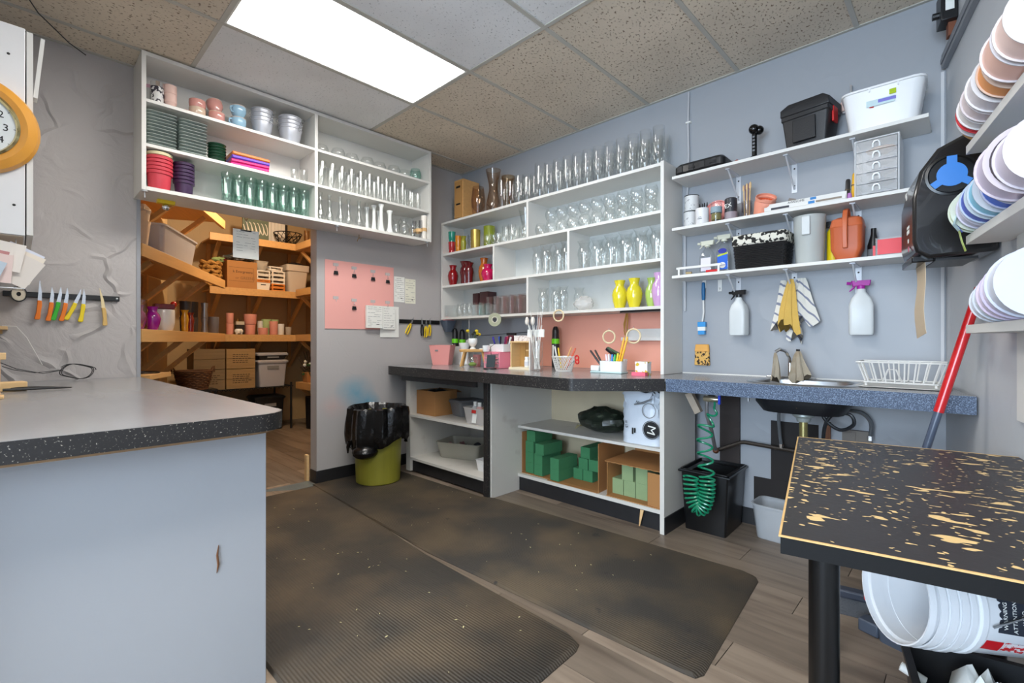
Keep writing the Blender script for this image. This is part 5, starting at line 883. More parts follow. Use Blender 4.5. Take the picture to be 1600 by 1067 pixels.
RAG = mat('stained_rag', (170, 158, 138), .9, var=.1, sc=14, col2=(140, 122, 96), thr=(.5, .72), bump=.3, bsc=120)
cloth('rag', 'grey-brown rag draped over the tap lever', None, (3.05, -.125, 1.075), .155, .045, .036, 3, RAG); cloth('rag', 'narrow grey-brown rag hanging from the tap spout', None, (2.955, -.215, 1.068), .145, .022, .022, 5, RAG)
def check(name, c1, c2, sc):
    m = mat(name, c1, .9, var=.05, bump=.25, bsc=200); nt = m.node_tree; N = nt.nodes; L = nt.links; b = N['Principled BSDF']; tc = [n for n in N if n.type == 'TEX_COORD'][0]
    w_ = N.new('ShaderNodeTexWave'); w_.inputs['Scale'].default_value = sc; w_.bands_direction = 'DIAGONAL'; w_.inputs['Distortion'].default_value = 2; L.new(tc.outputs['Object'], w_.inputs['Vector'])
    rp = N.new('ShaderNodeValToRGB'); rp.color_ramp.elements[0].position = .86; rp.color_ramp.elements[1].position = .92; L.new(w_.outputs[0], rp.inputs[0])
    last = b.inputs['Base Color'].links[0].from_socket; mm = N.new('ShaderNodeMix'); mm.data_type = 'RGBA'; L.new(rp.outputs[0], mm.inputs[0]); L.new(last, mm.inputs[6]); mm.inputs[7].default_value = (*lin(c2), 1); L.new(mm.outputs[2], b.inputs['Base Color']); return m
TW = check('striped_tea_towel', (222, 218, 208), (128, 132, 150), 9); TY_ = mat('mustard_towel', (206, 168, 84), .9, var=.12, sc=20, bump=.3, bsc=150)
cloth('tea_towel', 'white tea towel with grey stripes hanging on the middle bracket, right side', None, (3.045, -.055, 1.49), .24, .075, .035, 11, TW); cloth('tea_towel', 'white striped tea towel hanging on the middle bracket, spread to the left', None, (2.955, -.055, 1.485), .25, .055, .03, 14, TW)
cloth('tea_towel', 'mustard tea towel hanging between the white ones', None, (3.0, -.10, 1.485), .27, .05, .02, 17, TY_); cloth('tea_towel', 'pale tea towel hanging lowest below the mustard one', None, (3.005, -.03, 1.42), .26, .035, .022, 21, TW)
spraybottle('spray_bottle', 'milky spray bottle with a black trigger hung on the bracket', 2.715, -.075, 1.168, HDPE, BLACKP, .098, .07, .27, None, R(-10))
spraybottle('spray_bottle', 'milky spray bottle with a purple trigger hung on the bracket', 3.325, -.075, 1.165, HDPE, mat('purple_trigger', (164, 30, 150), .4), .105, .07, .28, None, R(10))
t = T('dish_brush', 'blue-handled dish brush hanging on the wall hook', 'brush', (2.475, -.022, 1.14)); ob('grip', G().lathe([(0, .38), (.010, .375), (.012, .33), (.010, .27), (.008, .26)], 12), mat('teal_blue_rubber', (20, 96, 146), .4), t); ob('shaft', G().tube([(0, 0, .26), (.002, 0, .18), (-.006, 0, .12)], .006, 8), WHITE, t); ob('scrub_head', G().box(-.035, .018, -.014, .014, .085, .118), mat('sky_blue_plastic', (60, 150, 214), .4), t, bev=.004); ob('bristles', G().box(-.033, .016, -.013, .013, .06, .085), PAPER, t); ob('bristles', G().box(-.03, .012, -.013, .013, .035, .06), MATS['sky_blue_plastic'], t); ob('hook', G().box(-.012, .012, .014, .02, .34, .40), WHITE, t)
S('wall_hook', 'small white adhesive hook on the wall right of the dish brush', 'hook', G().box(-.013, .013, -.004, 0, 0, .075).tube([(0, -.004, .02), (0, -.014, .012), (0, -.016, .024)], .004, 6), WHITE, (2.575, -.0012, 1.452), bev=.001)
t = T('sponge_pouch', 'orange leopard-spotted sponge pouch stuck to the wall', 'sponge', (2.465, -.004, .972)); g = G(); ob('pouch', g.at(0, -.012, 0).frus(.10, .022, .088, .02, 0, .135, .006), mat('leopard', (232, 180, 96), .7, sc=70, col2=(50, 36, 24), thr=(.53, .56), det=1), t, bev=.004); ob('flap', G().at(0, -.013, .09).frus(.096, .026, .084, .022, 0, .048, .006), mat('tan_orange', (234, 170, 84), .6), t, bev=.004)
t = T('dish_rack', 'white wire dish rack', 'dish rack', (3.505, -.26, .921), 0); g = G(); W_, D_ = .16, .115
def rect(w, d, z): return [(-w, -d, z), (w, -d, z), (w, d, z), (-w, d, z)]
ob('rim', G().tube(rect(W_, D_, .112), .004, 6, True), WHITE, t); ob('base_frame', G().tube(rect(W_*.82, D_*.82, .018), .0035, 6, True), WHITE, t)
for k in range(8):
    x = -W_+.02+k*(2*W_-.04)/7
    for s_ in (-1, 1): ob('wire', G().tube([(x, s_*D_, .112), (x*.82, s_*D_*.82, .018)], .0035, 6), WHITE, t)
for k in range(4):
    y = -D_*.6+k*D_*.4
    for s_ in (-1, 1): ob('wire', G().tube([(s_*W_, y, .112), (s_*W_*.82, y*.82, .018)], .0035, 6), WHITE, t)
for k in range(6): ob('wire', G().tube([(-W_*.82+k*.05, -D_*.82, .018), (-W_*.82+k*.05, D_*.82, .018)], .003, 5), WHITE, t)
ob('plate_divider', G().tube([(-.07, .0, .018), (-.05, 0, .075), (-.02, 0, .075), (0, 0, .018)], .004, 6), WHITE, t)
for sx in (-1, 1):
    for sy in (-1, 1): ob('foot', G().at(sx*W_*.78, sy*D_*.78, 0).lathe([(0, .001), (.006, .001), (.004, .018), (0, .018)], 8), WHITE, t)
g = G(); S('drip_tray', 'white wavy drip tray under the dish rack', 'tray', g.loft([g.rr(.30, .23, .03, 0), g.rr(.345, .265, .05, .004), g.rr(.34, .26, .05, .006), g.rr(.29, .22, .03, .003)]), WHITE, (3.508, -.265, .9155))
# towel dispenser on the slanted wall
t = T('towel_dispenser', 'black paper towel dispenser with a blue roll hub', 'dispenser', WC(0, 0, 0), WCR); DB = mat('dispenser_black', (28, 27, 28), .22, var=.15, coat=.3)
prof = [(-.003, 1.445), (-.19, 1.435), (-.225, 1.46), (-.235, 1.50), (-.235, 1.66), (-.215, 1.755), (-.165, 1.83), (-.09, 1.868), (-.003, 1.875)]
ob('housing', G().loft([[(.545, y, z) for y, z in prof], [(.83, y, z) for y, z in prof]]), DB, t, bev=.012)
ob('hub_recess', G().at(.829, -.128, 1.727, 0, R(90)).lathe([(0, .0), (.072, .0), (.074, .004), (.066, .006), (.062, .002), (0, .002)], 28), mat('recess_black', (10, 10, 11), .3), t)
hb = ob('roll_hub', G().at(.832, -.128, 1.727, 0, R(90)).lathe([(0, 0), (.042, 0), (.042, .004), (0, .005)], 24), mat('hub_blue', (62, 128, 206), .35), t); ob('hub_tab', G().at(.832, -.128, 1.727).box(0, .004, -.014, .014, .03, .066), MATS['hub_blue'], hb); ob('hub_tab', G().at(.832, -.128, 1.727, R(125)).box(0, .004, -.012, .012, .03, .064), MATS['hub_blue'], hb); ob('hub_tab', G().at(.832, -.128, 1.727, R(-125)).box(0, .004, -.012, .012, .03, .06), MATS['hub_blue'], hb)
ob('mouth', G().box(.56, .80, -.234, -.17, 1.425, 1.45), mat('mouth_black', (8, 8, 9), .2), t, bev=.004); ob('tear_bar', G().box(.57, .79, -.165, -.05, 1.428, 1.437), DKMETAL, t)
ob('print', G().box(.66, .69, -.236, -.2352, 1.70, 1.715).box(.68, .70, -.236, -.2352, 1.685, 1.70).box(.7, .75, -.236, -.2352, 1.545, 1.56).box(.7, .75, -.236, -.2352, 1.565, 1.575).box(.72, .74, -.236, -.2352, 1.51, 1.525), PAPER, t); ob('print', G().box(.73, .75, -.236, -.2352, 1.475, 1.495), mat('print_pink', (216, 90, 120), .5), t)
g = G(); rows = []
for k in range(9): z = 1.43-.036*k; o = .004*math.sin(k*.9); rows.append([(.60+.004*math.sin(k), -.195+o, z), (.79-.012*math.sin(k*.7), -.195+o, z+(.02 if k == 8 else 0)), (.79-.012*math.sin(k*.7), -.194+o, z+(.02 if k == 8 else 0)), (.60+.004*math.sin(k), -.194+o, z)])
ob('paper_towel', g.loft(rows), mat('kraft_towel', (214, 194, 166), .85), t)
# conduit, raceway, black box near the ceiling
S('cable_raceway', 'grey ribbed cable raceway running along the top of the slanted wall', 'raceway', G().box(.03, 3.2, -.022, -.001, 2.455, 2.475).box(.03, 3.2, -.026, -.001, 2.478, 2.497).box(.03, 3.2, -.022, -.001, 2.5, 2.52), mat('raceway_grey', (132, 136, 142), .5), WC(0, 0, 0), WCR)
t = T('junction_box', 'small black box with a white label near the ceiling in the corner', 'box', WC(.2, 0, 2.60), WCR); ob('box', G().box(-.05, .05, -.06, -.002, -.02, .12), BLACKP, t, bev=.003); ob('label', G().box(.052, .0525, -.045, -.015, .02, .1), PAPER, t); ob('knob', G().at(-.0, -.07, .03, R(90)).lathe([(0, -.012), (.015, -.012), (.015, .012), (0, .012)], 10), BLACKP, t); ob('clamp', G().box(-.02, .02, -.03, -.002, -.08, -.02), mat('rust', (120, 70, 46), .7), t)
t = T('wall_conduit', 'thin grey cable dropping from the ceiling beside the shelving unit', 'cable'); ob('cable', G().tube([(2.372, -.01, 2.81), (2.368, -.012, 2.6), (2.372, -.012, 2.4), (2.37, -.012, 2.2), (2.347, -.012, 2.0), (2.347, -.012, 1.4), (2.347, -.012, 1.335)], .007, 8), mat('cable_grey', (186, 186, 188), .5), t); ob('clip', G().box(2.355, 2.39, -.022, -.002, 2.60, 2.61), PAPER, t)
# ---------------------------------------------------------------- ribbon rolls
def roll(z, s, r, w, m, label, hub=(232, 228, 228), band=None, mm=.088, txt=None, tilt=0):
    mm = max(mm, r+.016); t = T('ribbon_roll', label, 'ribbon', WC(s, mm, z+r+.0005), rot=(0, 0, WCR)); 
    ob('ribbon', G().at(0, 0, 0, 0, R(90)).lathe([(.02, -w/2+.003), (r*.94, -w/2+.003), (r*.94, w/2-.003), (.02, w/2-.003)], 30), m, t)
    hub = tuple(int(v*.9) for v in hub); H = mat('hub_%02x%02x%02x' % hub, hub, .5, var=.03)
    for q in (-1, 1): ob('flange', G().at(q*(w/2-.0015), 0, 0, 0, R(90)).lathe([(0, -.0015), (r, -.0015), (r, .0015), (0, .0015)], 36), H, t)
    if band: ob('printed_ring', G().at(w/2+.0002, 0, 0, 0, R(90)).lathe([(r*.82, 0), (r*.86, 0), (r*.86, .0008), (r*.82, .0008), (r*.82, 0)], 30), mat('ring_%02x%02x%02x' % band, band, .5), t)
    if txt: ob('lettering', text(txt, .03, .0003), INK, t, (w/2+.001, .0, .0), (R(90), R(20), R(90)))
    return t
def rm(name, c): return mat(name, c, .35, var=.06)
z = 1.7885
for (s_, r, w, c, l, hub, band) in ((.975, .058, .022, (206, 156, 96), 'tan cork-coloured ribbon roll, first on the top ribbon shelf', (206, 160, 104), None), (1.012, .066, .03, (206, 202, 206), 'silver-grey ribbon roll next to the tan one', (214, 210, 212), None), (1.045, .07, .022, (216, 44, 56), 'bright red ribbon roll', (222, 60, 66), None),
        (1.09, .072, .05, (232, 226, 222), 'white ribbon roll with small red prints', (234, 226, 224), (160, 60, 70)), (1.16, .074, .06, (222, 206, 206), 'rosy white ribbon roll in the middle of the top shelf', (226, 214, 214), None), (1.24, .076, .07, (224, 216, 218), 'pearl white wide ribbon roll with a dark printed ring', (236, 230, 230), (90, 84, 86)), (1.33, .074, .06, (230, 150, 80), 'orange ribbon roll half hidden behind the blush one', (232, 200, 180), None), (1.44, .08, .09, (236, 190, 172), 'blush pink wide ribbon roll, last in view on the top shelf', (232, 224, 226), None), (1.54, .08, .08, (236, 206, 196), 'pale blush ribbon roll behind the last one in view', (236, 226, 224), None)):
    roll(z, s_, r, w, rm('ribbon_'+'%02x%02x%02x' % c, c), l if len(l.split()) > 3 else l+' on the top shelf', hub, band, mm=.068)
z = 1.4855
for (s_, r, w, c, l, hub, band, tx) in ((.99, .074, .035, (206, 216, 176), 'pale lime ribbon roll with a large flange', (222, 228, 212), None, None), (1.06, .070, .05, (206, 206, 226), 'pale violet ribbon roll behind the blue one', (214, 212, 226), None, None), (1.15, .074, .06, (24, 66, 196), 'royal blue ribbon roll with an ice-blue flange', (200, 214, 224), (84, 84, 96), None), (1.24, .074, .06, (120, 196, 226), 'sky blue ribbon roll on the middle shelf', (206, 214, 226), None, None), (1.33, .07, .06, (20, 90, 210), 'bright blue ribbon roll against the lilac one', (196, 200, 220), None, None), (1.44, .086, .08, (204, 192, 214), 'lilac ribbon roll with dark script lettering on the flange', (224, 210, 218), (70, 60, 66), 'Cele'), (1.54, .08, .08, (210, 200, 216), 'pale lilac ribbon roll at the near end of the middle shelf', (222, 214, 222), None, None)):
    roll(z, s_, r, w, rm('ribbon_'+'%02x%02x%02x' % c, c), l, hub, band, mm=.072, txt=tx)
z = 1.1865
for k, (c, l) in enumerate((((222, 224, 234), 'white tulle roll, first on the lowest ribbon shelf'), ((214, 220, 230), 'icy white ribbon roll on the lowest ribbon shelf'), ((222, 208, 224), 'pale lilac ribbon roll on the lowest ribbon shelf'), ((216, 206, 224), 'lilac-edged white ribbon roll on the lowest shelf'), ((210, 214, 226), 'pale grey-blue ribbon roll, last in view on the lowest shelf'))):
    roll(z, 1.17+k*.085, .064+.005*k, .075, rm('low_ribbon_%d' % k, c), l, (min(c[0]+6, 255), min(c[1]+6, 255), 236), mm=.07)
def strip(pts, w, m, label):
    g = G(); rows = [[WC(s-w/2, mm, z), WC(s+w/2, mm, z), WC(s+w/2, mm+.0008, z), WC(s-w/2, mm+.0008, z)] for s, mm, z in pts]
    S('ribbon_tail', label, 'ribbon', g.loft(rows), m)
strip([(.975, .13, 1.535), (.972, .135, 1.50), (.97, .128, 1.465), (.968, .118, 1.43)], .02, rm('lime_tail', (186, 204, 96)), 'loose lime ribbon end hanging over the middle ribbon shelf'); strip([(1.0, .145, 1.56), (.998, .15, 1.52), (.99, .13, 1.49)], .014, rm('royal_tail', (24, 66, 196)), 'loose royal blue ribbon end on the middle ribbon shelf'); strip([(1.02, .15, 1.545), (1.01, .155, 1.515), (1.0, .14, 1.495)], .03, rm('ice_tail', (190, 222, 232)), 'loose ice-blue ribbon end draped across the blue roll')
# broom
t = T('broom', 'broom with a red and grey handle leaning on the slanted wall', 'broom', (0, 0, 0)); A, B_ = Vector(WC(.68, .022, 1.33)), Vector(WC(.68, .33, .09)); mid = B_.lerp(A, .62)
ob('upper_pole', G().tube([mid, A], .0165, 14), mat('broom_red', (196, 24, 30), .25, coat=.4), t); ob('lower_pole', G().tube([B_, mid], .0135, 14), mat('broom_grey', (74, 84, 102), .3), t)
ob('brush_head', G().at(*WC(.68, .345, .0)[:2], .065, 0, 0, WCR+PI/2).box(-.13, .13, -.025, .025, 0, .035), mat('broom_head', (60, 66, 80), .5), t, bev=.008); ob('bristles', G().at(*WC(.68, .345, .0)[:2], .0, 0, 0, WCR+PI/2).frus(.25, .06, .25, .035, 0.001, .066), mat('bristle_grey', (90, 92, 96), .9, bump=.6, bsc=200), t)
# ---------------------------------------------------------------- under the sink
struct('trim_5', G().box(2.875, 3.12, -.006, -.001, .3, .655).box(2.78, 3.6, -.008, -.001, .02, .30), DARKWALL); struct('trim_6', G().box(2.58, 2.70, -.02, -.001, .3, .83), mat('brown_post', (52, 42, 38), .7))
struct('baseboard_back', G().box(2.46, 3.64, -.012, -.0085, 0, .10), BLACKL)
S('wood_brace', 'rough wooden brace block under the counter by the hose valve', 'wood block', G().at(2.56, -.3, .70, 0, R(-28)).box(-.02, .02, -.02, .02, 0, .13).at(2.53, -.3, .82).box(-.04, .05, -.03, .03, 0, .0195), mat('aged_wood', (176, 160, 142), .7, var=.15, sc=8))
t = T('hose_valve', 'brass valve with a blue lever and green coiled hose under the counter', 'hose', (0, 0, 0)); HG = mat('hose_green', (22, 128, 92), .25, coat=.4, var=.05)
ob('pipe', G().tube([(2.63, -.36, .838), (2.63, -.36, .70), (2.635, -.30, .60), (2.62, -.2, .47)], .011, 8), mat('grey_pipe', (136, 134, 134), .4, .5), t); ob('valve', G().at(2.675, -.40, .80, 0, R(90)).lathe([(0, -.045), (.014, -.045), (.018, -.02), (.018, .02), (.012, .04), (0, .04)], 10), mat('valve_brass', (196, 184, 158), .3, .8), t); ob('blue_lever', G().box(2.715, 2.728, -.42, -.405, .775, .835), mat('lever_blue', (20, 60, 206), .4), t, bev=.003); ob('stem', G().box(2.66, 2.69, -.41, -.39, .80, .84), DKMETAL, t)
AX = [(2.70, -.425, .79), (2.695, -.425, .72), (2.655, -.43, .66), (2.645, -.43, .58), (2.648, -.43, .50), (2.652, -.43, .42), (2.66, -.432, .35), (2.662, -.435, .29), (2.655, -.438, .235), (2.635, -.44, .185), (2.608, -.44, .175), (2.582, -.44, .215), (2.572, -.44, .28), (2.57, -.44, .345)]
def cr(P, u):
    n_ = len(P)-1; i = min(int(u*n_), n_-1); f = u*n_-i; p = [Vector(P[max(0, min(n_, i+k))]) for k in (-1, 0, 1, 2)]
    return .5*((2*p[1])+(-p[0]+p[2])*f+(2*p[0]-5*p[1]+4*p[2]-p[3])*f*f+(-p[0]+3*p[1]-3*p[2]+p[3])*f**3)
pts = []; ang = 0; NN = 620
for i in range(NN):
    u = i/(NN-1); c = cr(AX, u); tg = (cr(AX, min(1, u+.01))-cr(AX, max(0, u-.01))).normalized(); sd = tg.cross(Vector((0, 1, 0))).normalized(); up = Vector((0, -1, 0)); rad = .042*min(1, max(0, (u-.03)*9))
    ang += (2*PI/NN)*(14 if u < .45 else 36); pts.append(tuple(c+(sd*math.cos(ang)+up*math.sin(ang)*.55)*rad))
ob('coiled_hose', G().tube(pts, .0062, 7), HG, t)
t = T('water_pipe', 'black and copper water pipe bending along the wall under the counter', 'pipe'); ob('pipe', G().tube([(2.60, -.14, .452), (2.62, -.13, .46), (2.72, -.06, .507), (2.74, -.055, .51), (3.02, -.06, .50)], .012, 8), mat('pipe_dark', (66, 58, 52), .4, .5), t); ob('elbow', G().at(2.60, -.14, .452).ball(.02, 10, 7), mat('copper', (166, 110, 84), .4, .7), t)
def hose(name, label, pts, r_, m): 
    t = T(name, label, 'hose', pts[0]); q = [tuple(Vector(p)-Vector(pts[0])) for p in pts]; ob('hose', G().tube([tuple(cr(q, i/40)) for i in range(41)], r_, 8), m, t); ob('nut', G().at(*q[-1]).lathe([(0, -.012), (.013, -.012), (.013, .012), (0, .012)], 6), CHROME, t)
GH = mat('braided_hose', (116, 120, 124), .35, .5)
hose('supply_hose', 'grey supply hose arching left of the sink drain', [(3.03, -.12, .74), (2.99, -.12, .75), (2.945, -.10, .72), (2.94, -.08, .62), (2.945, -.06, .52)], .009, GH); hose('supply_hose', 'dark supply hose coiled in a loop right of the sink drain', [(3.16, -.16, .75), (3.19, -.16, .70), (3.25, -.16, .665), (3.305, -.16, .70), (3.29, -.16, .75), (3.22, -.16, .745), (3.18, -.16, .68), (3.165, -.14, .55)], .009, mat('black_hose', (40, 42, 46), .3)); hose('supply_hose', 'grey supply hose arching at the far right under the sink', [(3.27, -.06, .76), (3.33, -.06, .75), (3.365, -.05, .70), (3.36, -.04, .62)], .010, GH)
S('wood_block', 'grey wood block fixed under the sink below the hoses', 'wood block', G().box(0, .13, -.03, 0, 0, .12).box(.03, .06, -.034, -.03, .01, .11), mat('grey_wood', (130, 122, 114), .7, var=.15, sc=8), (3.235, -.001, .53)); S('wood_block', 'reddish wood strip on the wall under the sink', 'wood block', G().box(0, .03, -.02, 0, 0, .2).box(.006, .024, -.022, -.02, .01, .19), mat('red_wood', (136, 86, 56), .6, var=.15), (3.15, -.007, .48))
t = T('black_bin', 'black rectangular bin with an open lid rim under the counter', 'bin', (2.605, -.19, .0), R(2)); g = G(); BBN = mat('bin_black', (16, 16, 17), .3, var=.1)
ob('body', g.tub(.235, .30, .275, .335, .365, .004, .012, .004), BBN, t); ob('rim', G().tube([(x*.144, y*.174, .352) for x, y in ((-1, -1), (1, -1), (1, 1), (-1, 1))], .008, 6, True), BBN, t); g = G(); ob('inner_rim', g.loft([g.rr(.25, .31, .012, .345), g.rr(.25, .31, .012, .349), g.rr(.2, .26, .012, .345), g.rr(.2, .26, .012, .341)], False, False, True), BBN, t)
t = T('clear_tub', 'cloudy clear plastic tub on the floor under the sink', 'tub', (3.01, -.115, .0), R(-3)); ob('tub', G().tub(.33, .17, .37, .2, .195, .004, .04, .008), cloudy('cloudy_tub', (206, 210, 214), .45, .3), t); ob('handle', G().tube([(-.192, -.05, .18), (-.20, 0, .175), (-.192, .05, .18)], .006, 6), cloudy('cloudy_tub', (214, 218, 222)), t)

# ---------------------------------------------------------------- inside the base cabinets
g = G(); t = T('cardboard_box', 'open cardboard box with a frayed rim in the base cabinet beside the rubbish bin', 'box', (.40, -.62, .5026)); ob('box', g.tub(.26, .24, .26, .24, .205, .005, .003, .0005), CARD, t); ob('flap', G().at(0, .12, .205, R(-25)).box(-.128, .128, 0, .06, 0, .004), CARD, t); ob('black_liner', crumple(.11, .1, .04, 31), mat('black_film', (20, 20, 22), .3), t, (0, 0, .135))
GT = mat('grey_tub_plastic', (112, 112, 114), .5)
t = T('grey_tub', 'grey plastic tub with a lid beside the cardboard box', 'tub', (.655, -.5, .5026), R(-10)); ob('body', G().tub(.15, .2, .185, .235, .115, .004, .02, .006), GT, t); g = G(); ob('lid', g.loft([g.rr(.2, .25, .025, .116), g.rr(.205, .255, .025, .122), g.rr(.19, .24, .02, .135)]), GT, t)
S('foil_roll', 'crumpled silvery wrap standing behind the clear bin', 'wrap', crumple(.045, .05, .13, 33, 14, 12, .2), mat('silver_film', (150, 148, 150), .3, .6), (.80, -.36, .5026), 0); S('foil_roll', 'second silvery wrap leaning behind the clear bin', 'wrap', crumple(.04, .04, .125, 34, 14, 12, .2), MATS['silver_film'], (.93, -.35, .5026), 0)
t = T('bottle_bin', 'clear bin of small bottles in the base cabinet', 'bin', (1.055, -.66, .5026), R(0)); CB = cloudy('clear_bin', (220, 216, 212), .5, .25); ob('bin', G().tub(.22, .2, .255, .23, .125, .003, .02, .006), CB, t); ob('label', G().at(.0, -.113, .06, R(82)).box(-.018, .03, -.045, .045, 0, .001), PAPER, t); ob('label_band', G().at(.0, -.1195, .10, R(82)).box(-.018, .03, -.012, .012, 0, .001), mat('tag_red', (190, 40, 36), .5), t)
for k, (x, y, c) in enumerate(((-.075, -.03, (206, 206, 204)), (-.01, -.045, (226, 176, 172)), (.05, -.04, (196, 160, 110)), (-.04, .05, (214, 208, 200)), (.03, .05, (206, 190, 186)))):
    tt = T('small_bottle', ['white bottle at the left of the clear bottle bin', 'pink bottle in the clear bottle bin', 'tan bottle in the clear bottle bin', 'cream bottle at the back of the clear bottle bin', 'dusty pink bottle at the back of the clear bottle bin'][k], 'bottle', (1.055+x, -.66+y, .508)); ob('bottle', G().lathe([(0, 0), (.026, 0), (.027, .005), (.027, .11), (.015, .125), (0, .125)], 14), mat('btl_%d' % k, c, .35), tt); ob('cap', G().lathe([(.013, .125), (.016, .125), (.016, .155), (0, .157)], 12), PAPER, tt)
t = T('spool_bin', 'shallow clear bin heaped with ribbon spools on the bottom shelf', 'bin', (.575, -.445, .1326), R(20)); ob('bin', G().tub(.36, .26, .42, .3, .135, .003, .03, .006), cloudy('cloudy_bin', (196, 192, 178), .55, .3), t)
rnd = random.Random(9)
for k in range(14):
    x, y = -.15+.075*(k % 5), -.09+.085*(k//5); c = Matrix.Rotation(R(20), 4, 'Z') @ Vector((x, y, 0)); col = [(226, 222, 214), (40, 40, 50), (206, 198, 206), (90, 110, 80), (230, 226, 220), (130, 90, 96)][k % 6]
    tt = T('ribbon_spool', ['white', 'black', 'lilac', 'green', 'cream', 'wine'][k % 6]+' ribbon spool in the shallow clear bin', 'spool', (.575+c.x, -.445+c.y, .175+.03*(k % 2)), rot=(R(rnd.uniform(50, 90)), R(rnd.uniform(-20, 20)), R(rnd.uniform(0, 180))), group='ribbon spools in the bin'); ob('spool', G().lathe([(.012, -.015), (.033, -.015), (.033, -.012), (.028, -.012), (.028, .012), (.033, .012), (.033, .015), (.012, .015), (.012, -.015)], 18), mat('sp_%d' % (k % 6), col, .5), tt)
t = T('white_tub', 'small white tub on the bottom shelf of the base cabinet', 'tub', (1.06, -.63, .1326)); ob('tub', G().tub(.13, .11, .155, .13, .085, .003, .015, .004), MATS['white_plastic'], t); ob('tab', G().box(-.015, .015, -.075, -.065, .03, .06), MATS['white_plastic'], t)
S('grey_tray', 'grey tray behind the small white tub', 'tray', G().tub(.16, .2, .19, .23, .1, .004, .02, .005), GT, (.98, -.40, .1326))
# green foam bricks
FOAM = mat('green_foam', (64, 128, 86), .95, var=.06, sc=30, bump=.2, bsc=300); FOAM2 = mat('pale_green_foam', (142, 164, 120), .95, var=.05, sc=30, bump=.2, bsc=300)
fb = G().box(-.0395, .0395, 0, .22, 0, .0785).box(-.0385, .0385, -.0005, .2205, .001, .0775).mesh('foam')
zb = .1286
for x, y, k, l in ((1.335, -.46, 0, 'green foam brick at the bottom of the stack against the cabinet side'), (1.335, -.46, 1, 'green foam brick second from the bottom at the cabinet side'), (1.335, -.46, 2, 'green foam brick third from the bottom at the cabinet side'), (1.345, -.455, 3, 'green foam brick on top of the stack at the cabinet side'),
                   (1.43, -.47, 0, 'green foam brick at the bottom of the middle stack'), (1.43, -.47, 1, 'green foam brick second in the middle stack'), (1.455, -.485, 2, 'green foam brick jutting out over the middle stack'),
                   (1.60, -.49, 0, 'lower of the two front green foam bricks'), (1.60, -.49, 1, 'upper of the two front green foam bricks'), (1.70, -.345, 0, 'lower green foam brick at the back'), (1.785, -.345, 0, 'lower green foam brick at the back by the cardboard side'), (1.745, -.345, 1, 'upper green foam brick at the back'), (1.83, -.34, 1, 'upper green foam brick at the back by the cardboard side'), (1.76, -.34, 2, 'topmost green foam brick at the back')):
    S('foam_brick', l, 'foam brick', fb, FOAM, (x, y, zb+.006+k*.0795), R(0 if k < 3 else 3))
t = T('foam_carton', 'opened cardboard carton lying around the green foam bricks', 'box', (0, 0, zb)); ob('floor_sheet', G().box(1.27, 1.96, -.48, -.12, 0, .004), CARD, t); ob('side_flap', G().at(1.975, -.495, 0, 0, 0, R(4)).box(-.004, 0, 0, .37, 0, .325), CARD, t); ob('front_flap', G().box(1.54, 1.97, -.505, -.48, 0, .003), CARD, t); ob('left_wall', G().box(1.266, 1.27, -.47, -.12, 0, .31), CARD, t)
t = T('foam_carton', 'cardboard carton with a torn lid holding pale green foam', 'box', (2.215, -.33, zb)); ob('base', G().box(-.18, .195, -.17, .2, 0, .004), CARD, t); ob('side', G().box(-.18, -.176, -.16, .2, .004, .215), CARD, t); ob('side', G().box(.191, .195, -.16, .2, .004, .215), CARD, t); ob('corner_flap', G().at(.192, -.16, .004, 0, 0, R(-4)).box(-.085, 0, -.004, 0, 0, .2), CARD, t); ob('back', G().box(-.176, .191, .196, .2, .004, .3), CARD, t)
TORN = G(); n = 24; TORN.loft([[(-.2+.39*i/n, -.155-.014*((i*7) % 5)/5, .218) for i in range(n+1)]+[(.19, .19, .232), (-.19, .19, .232)], [(-.2+.39*i/n, -.155-.014*((i*7) % 5)/5, .223) for i in range(n+1)]+[(.19, .19, .237), (-.19, .19, .237)]]); ob('torn_lid', TORN, CARD, t)
fb2 = G().box(-.04, .04, 0, .22, 0, .1).box(-.039, .039, -.0005, .2205, .001, .099).mesh('foam2')
for x, k, l in ((2.08, 0, 'pale green foam brick at the left of the second carton'), (2.165, 0, 'pale green foam brick in the middle of the second carton, lower'), (2.15, 1, 'pale green foam brick in the middle of the second carton, upper'), (2.25, 0, 'pale green foam brick at the right of the second carton, lower'), (2.25, 1, 'pale green foam brick at the right of the second carton, upper')): S('foam_brick', l, 'foam brick', fb2, FOAM2, (x, -.43, zb+.0046+k*.1005))
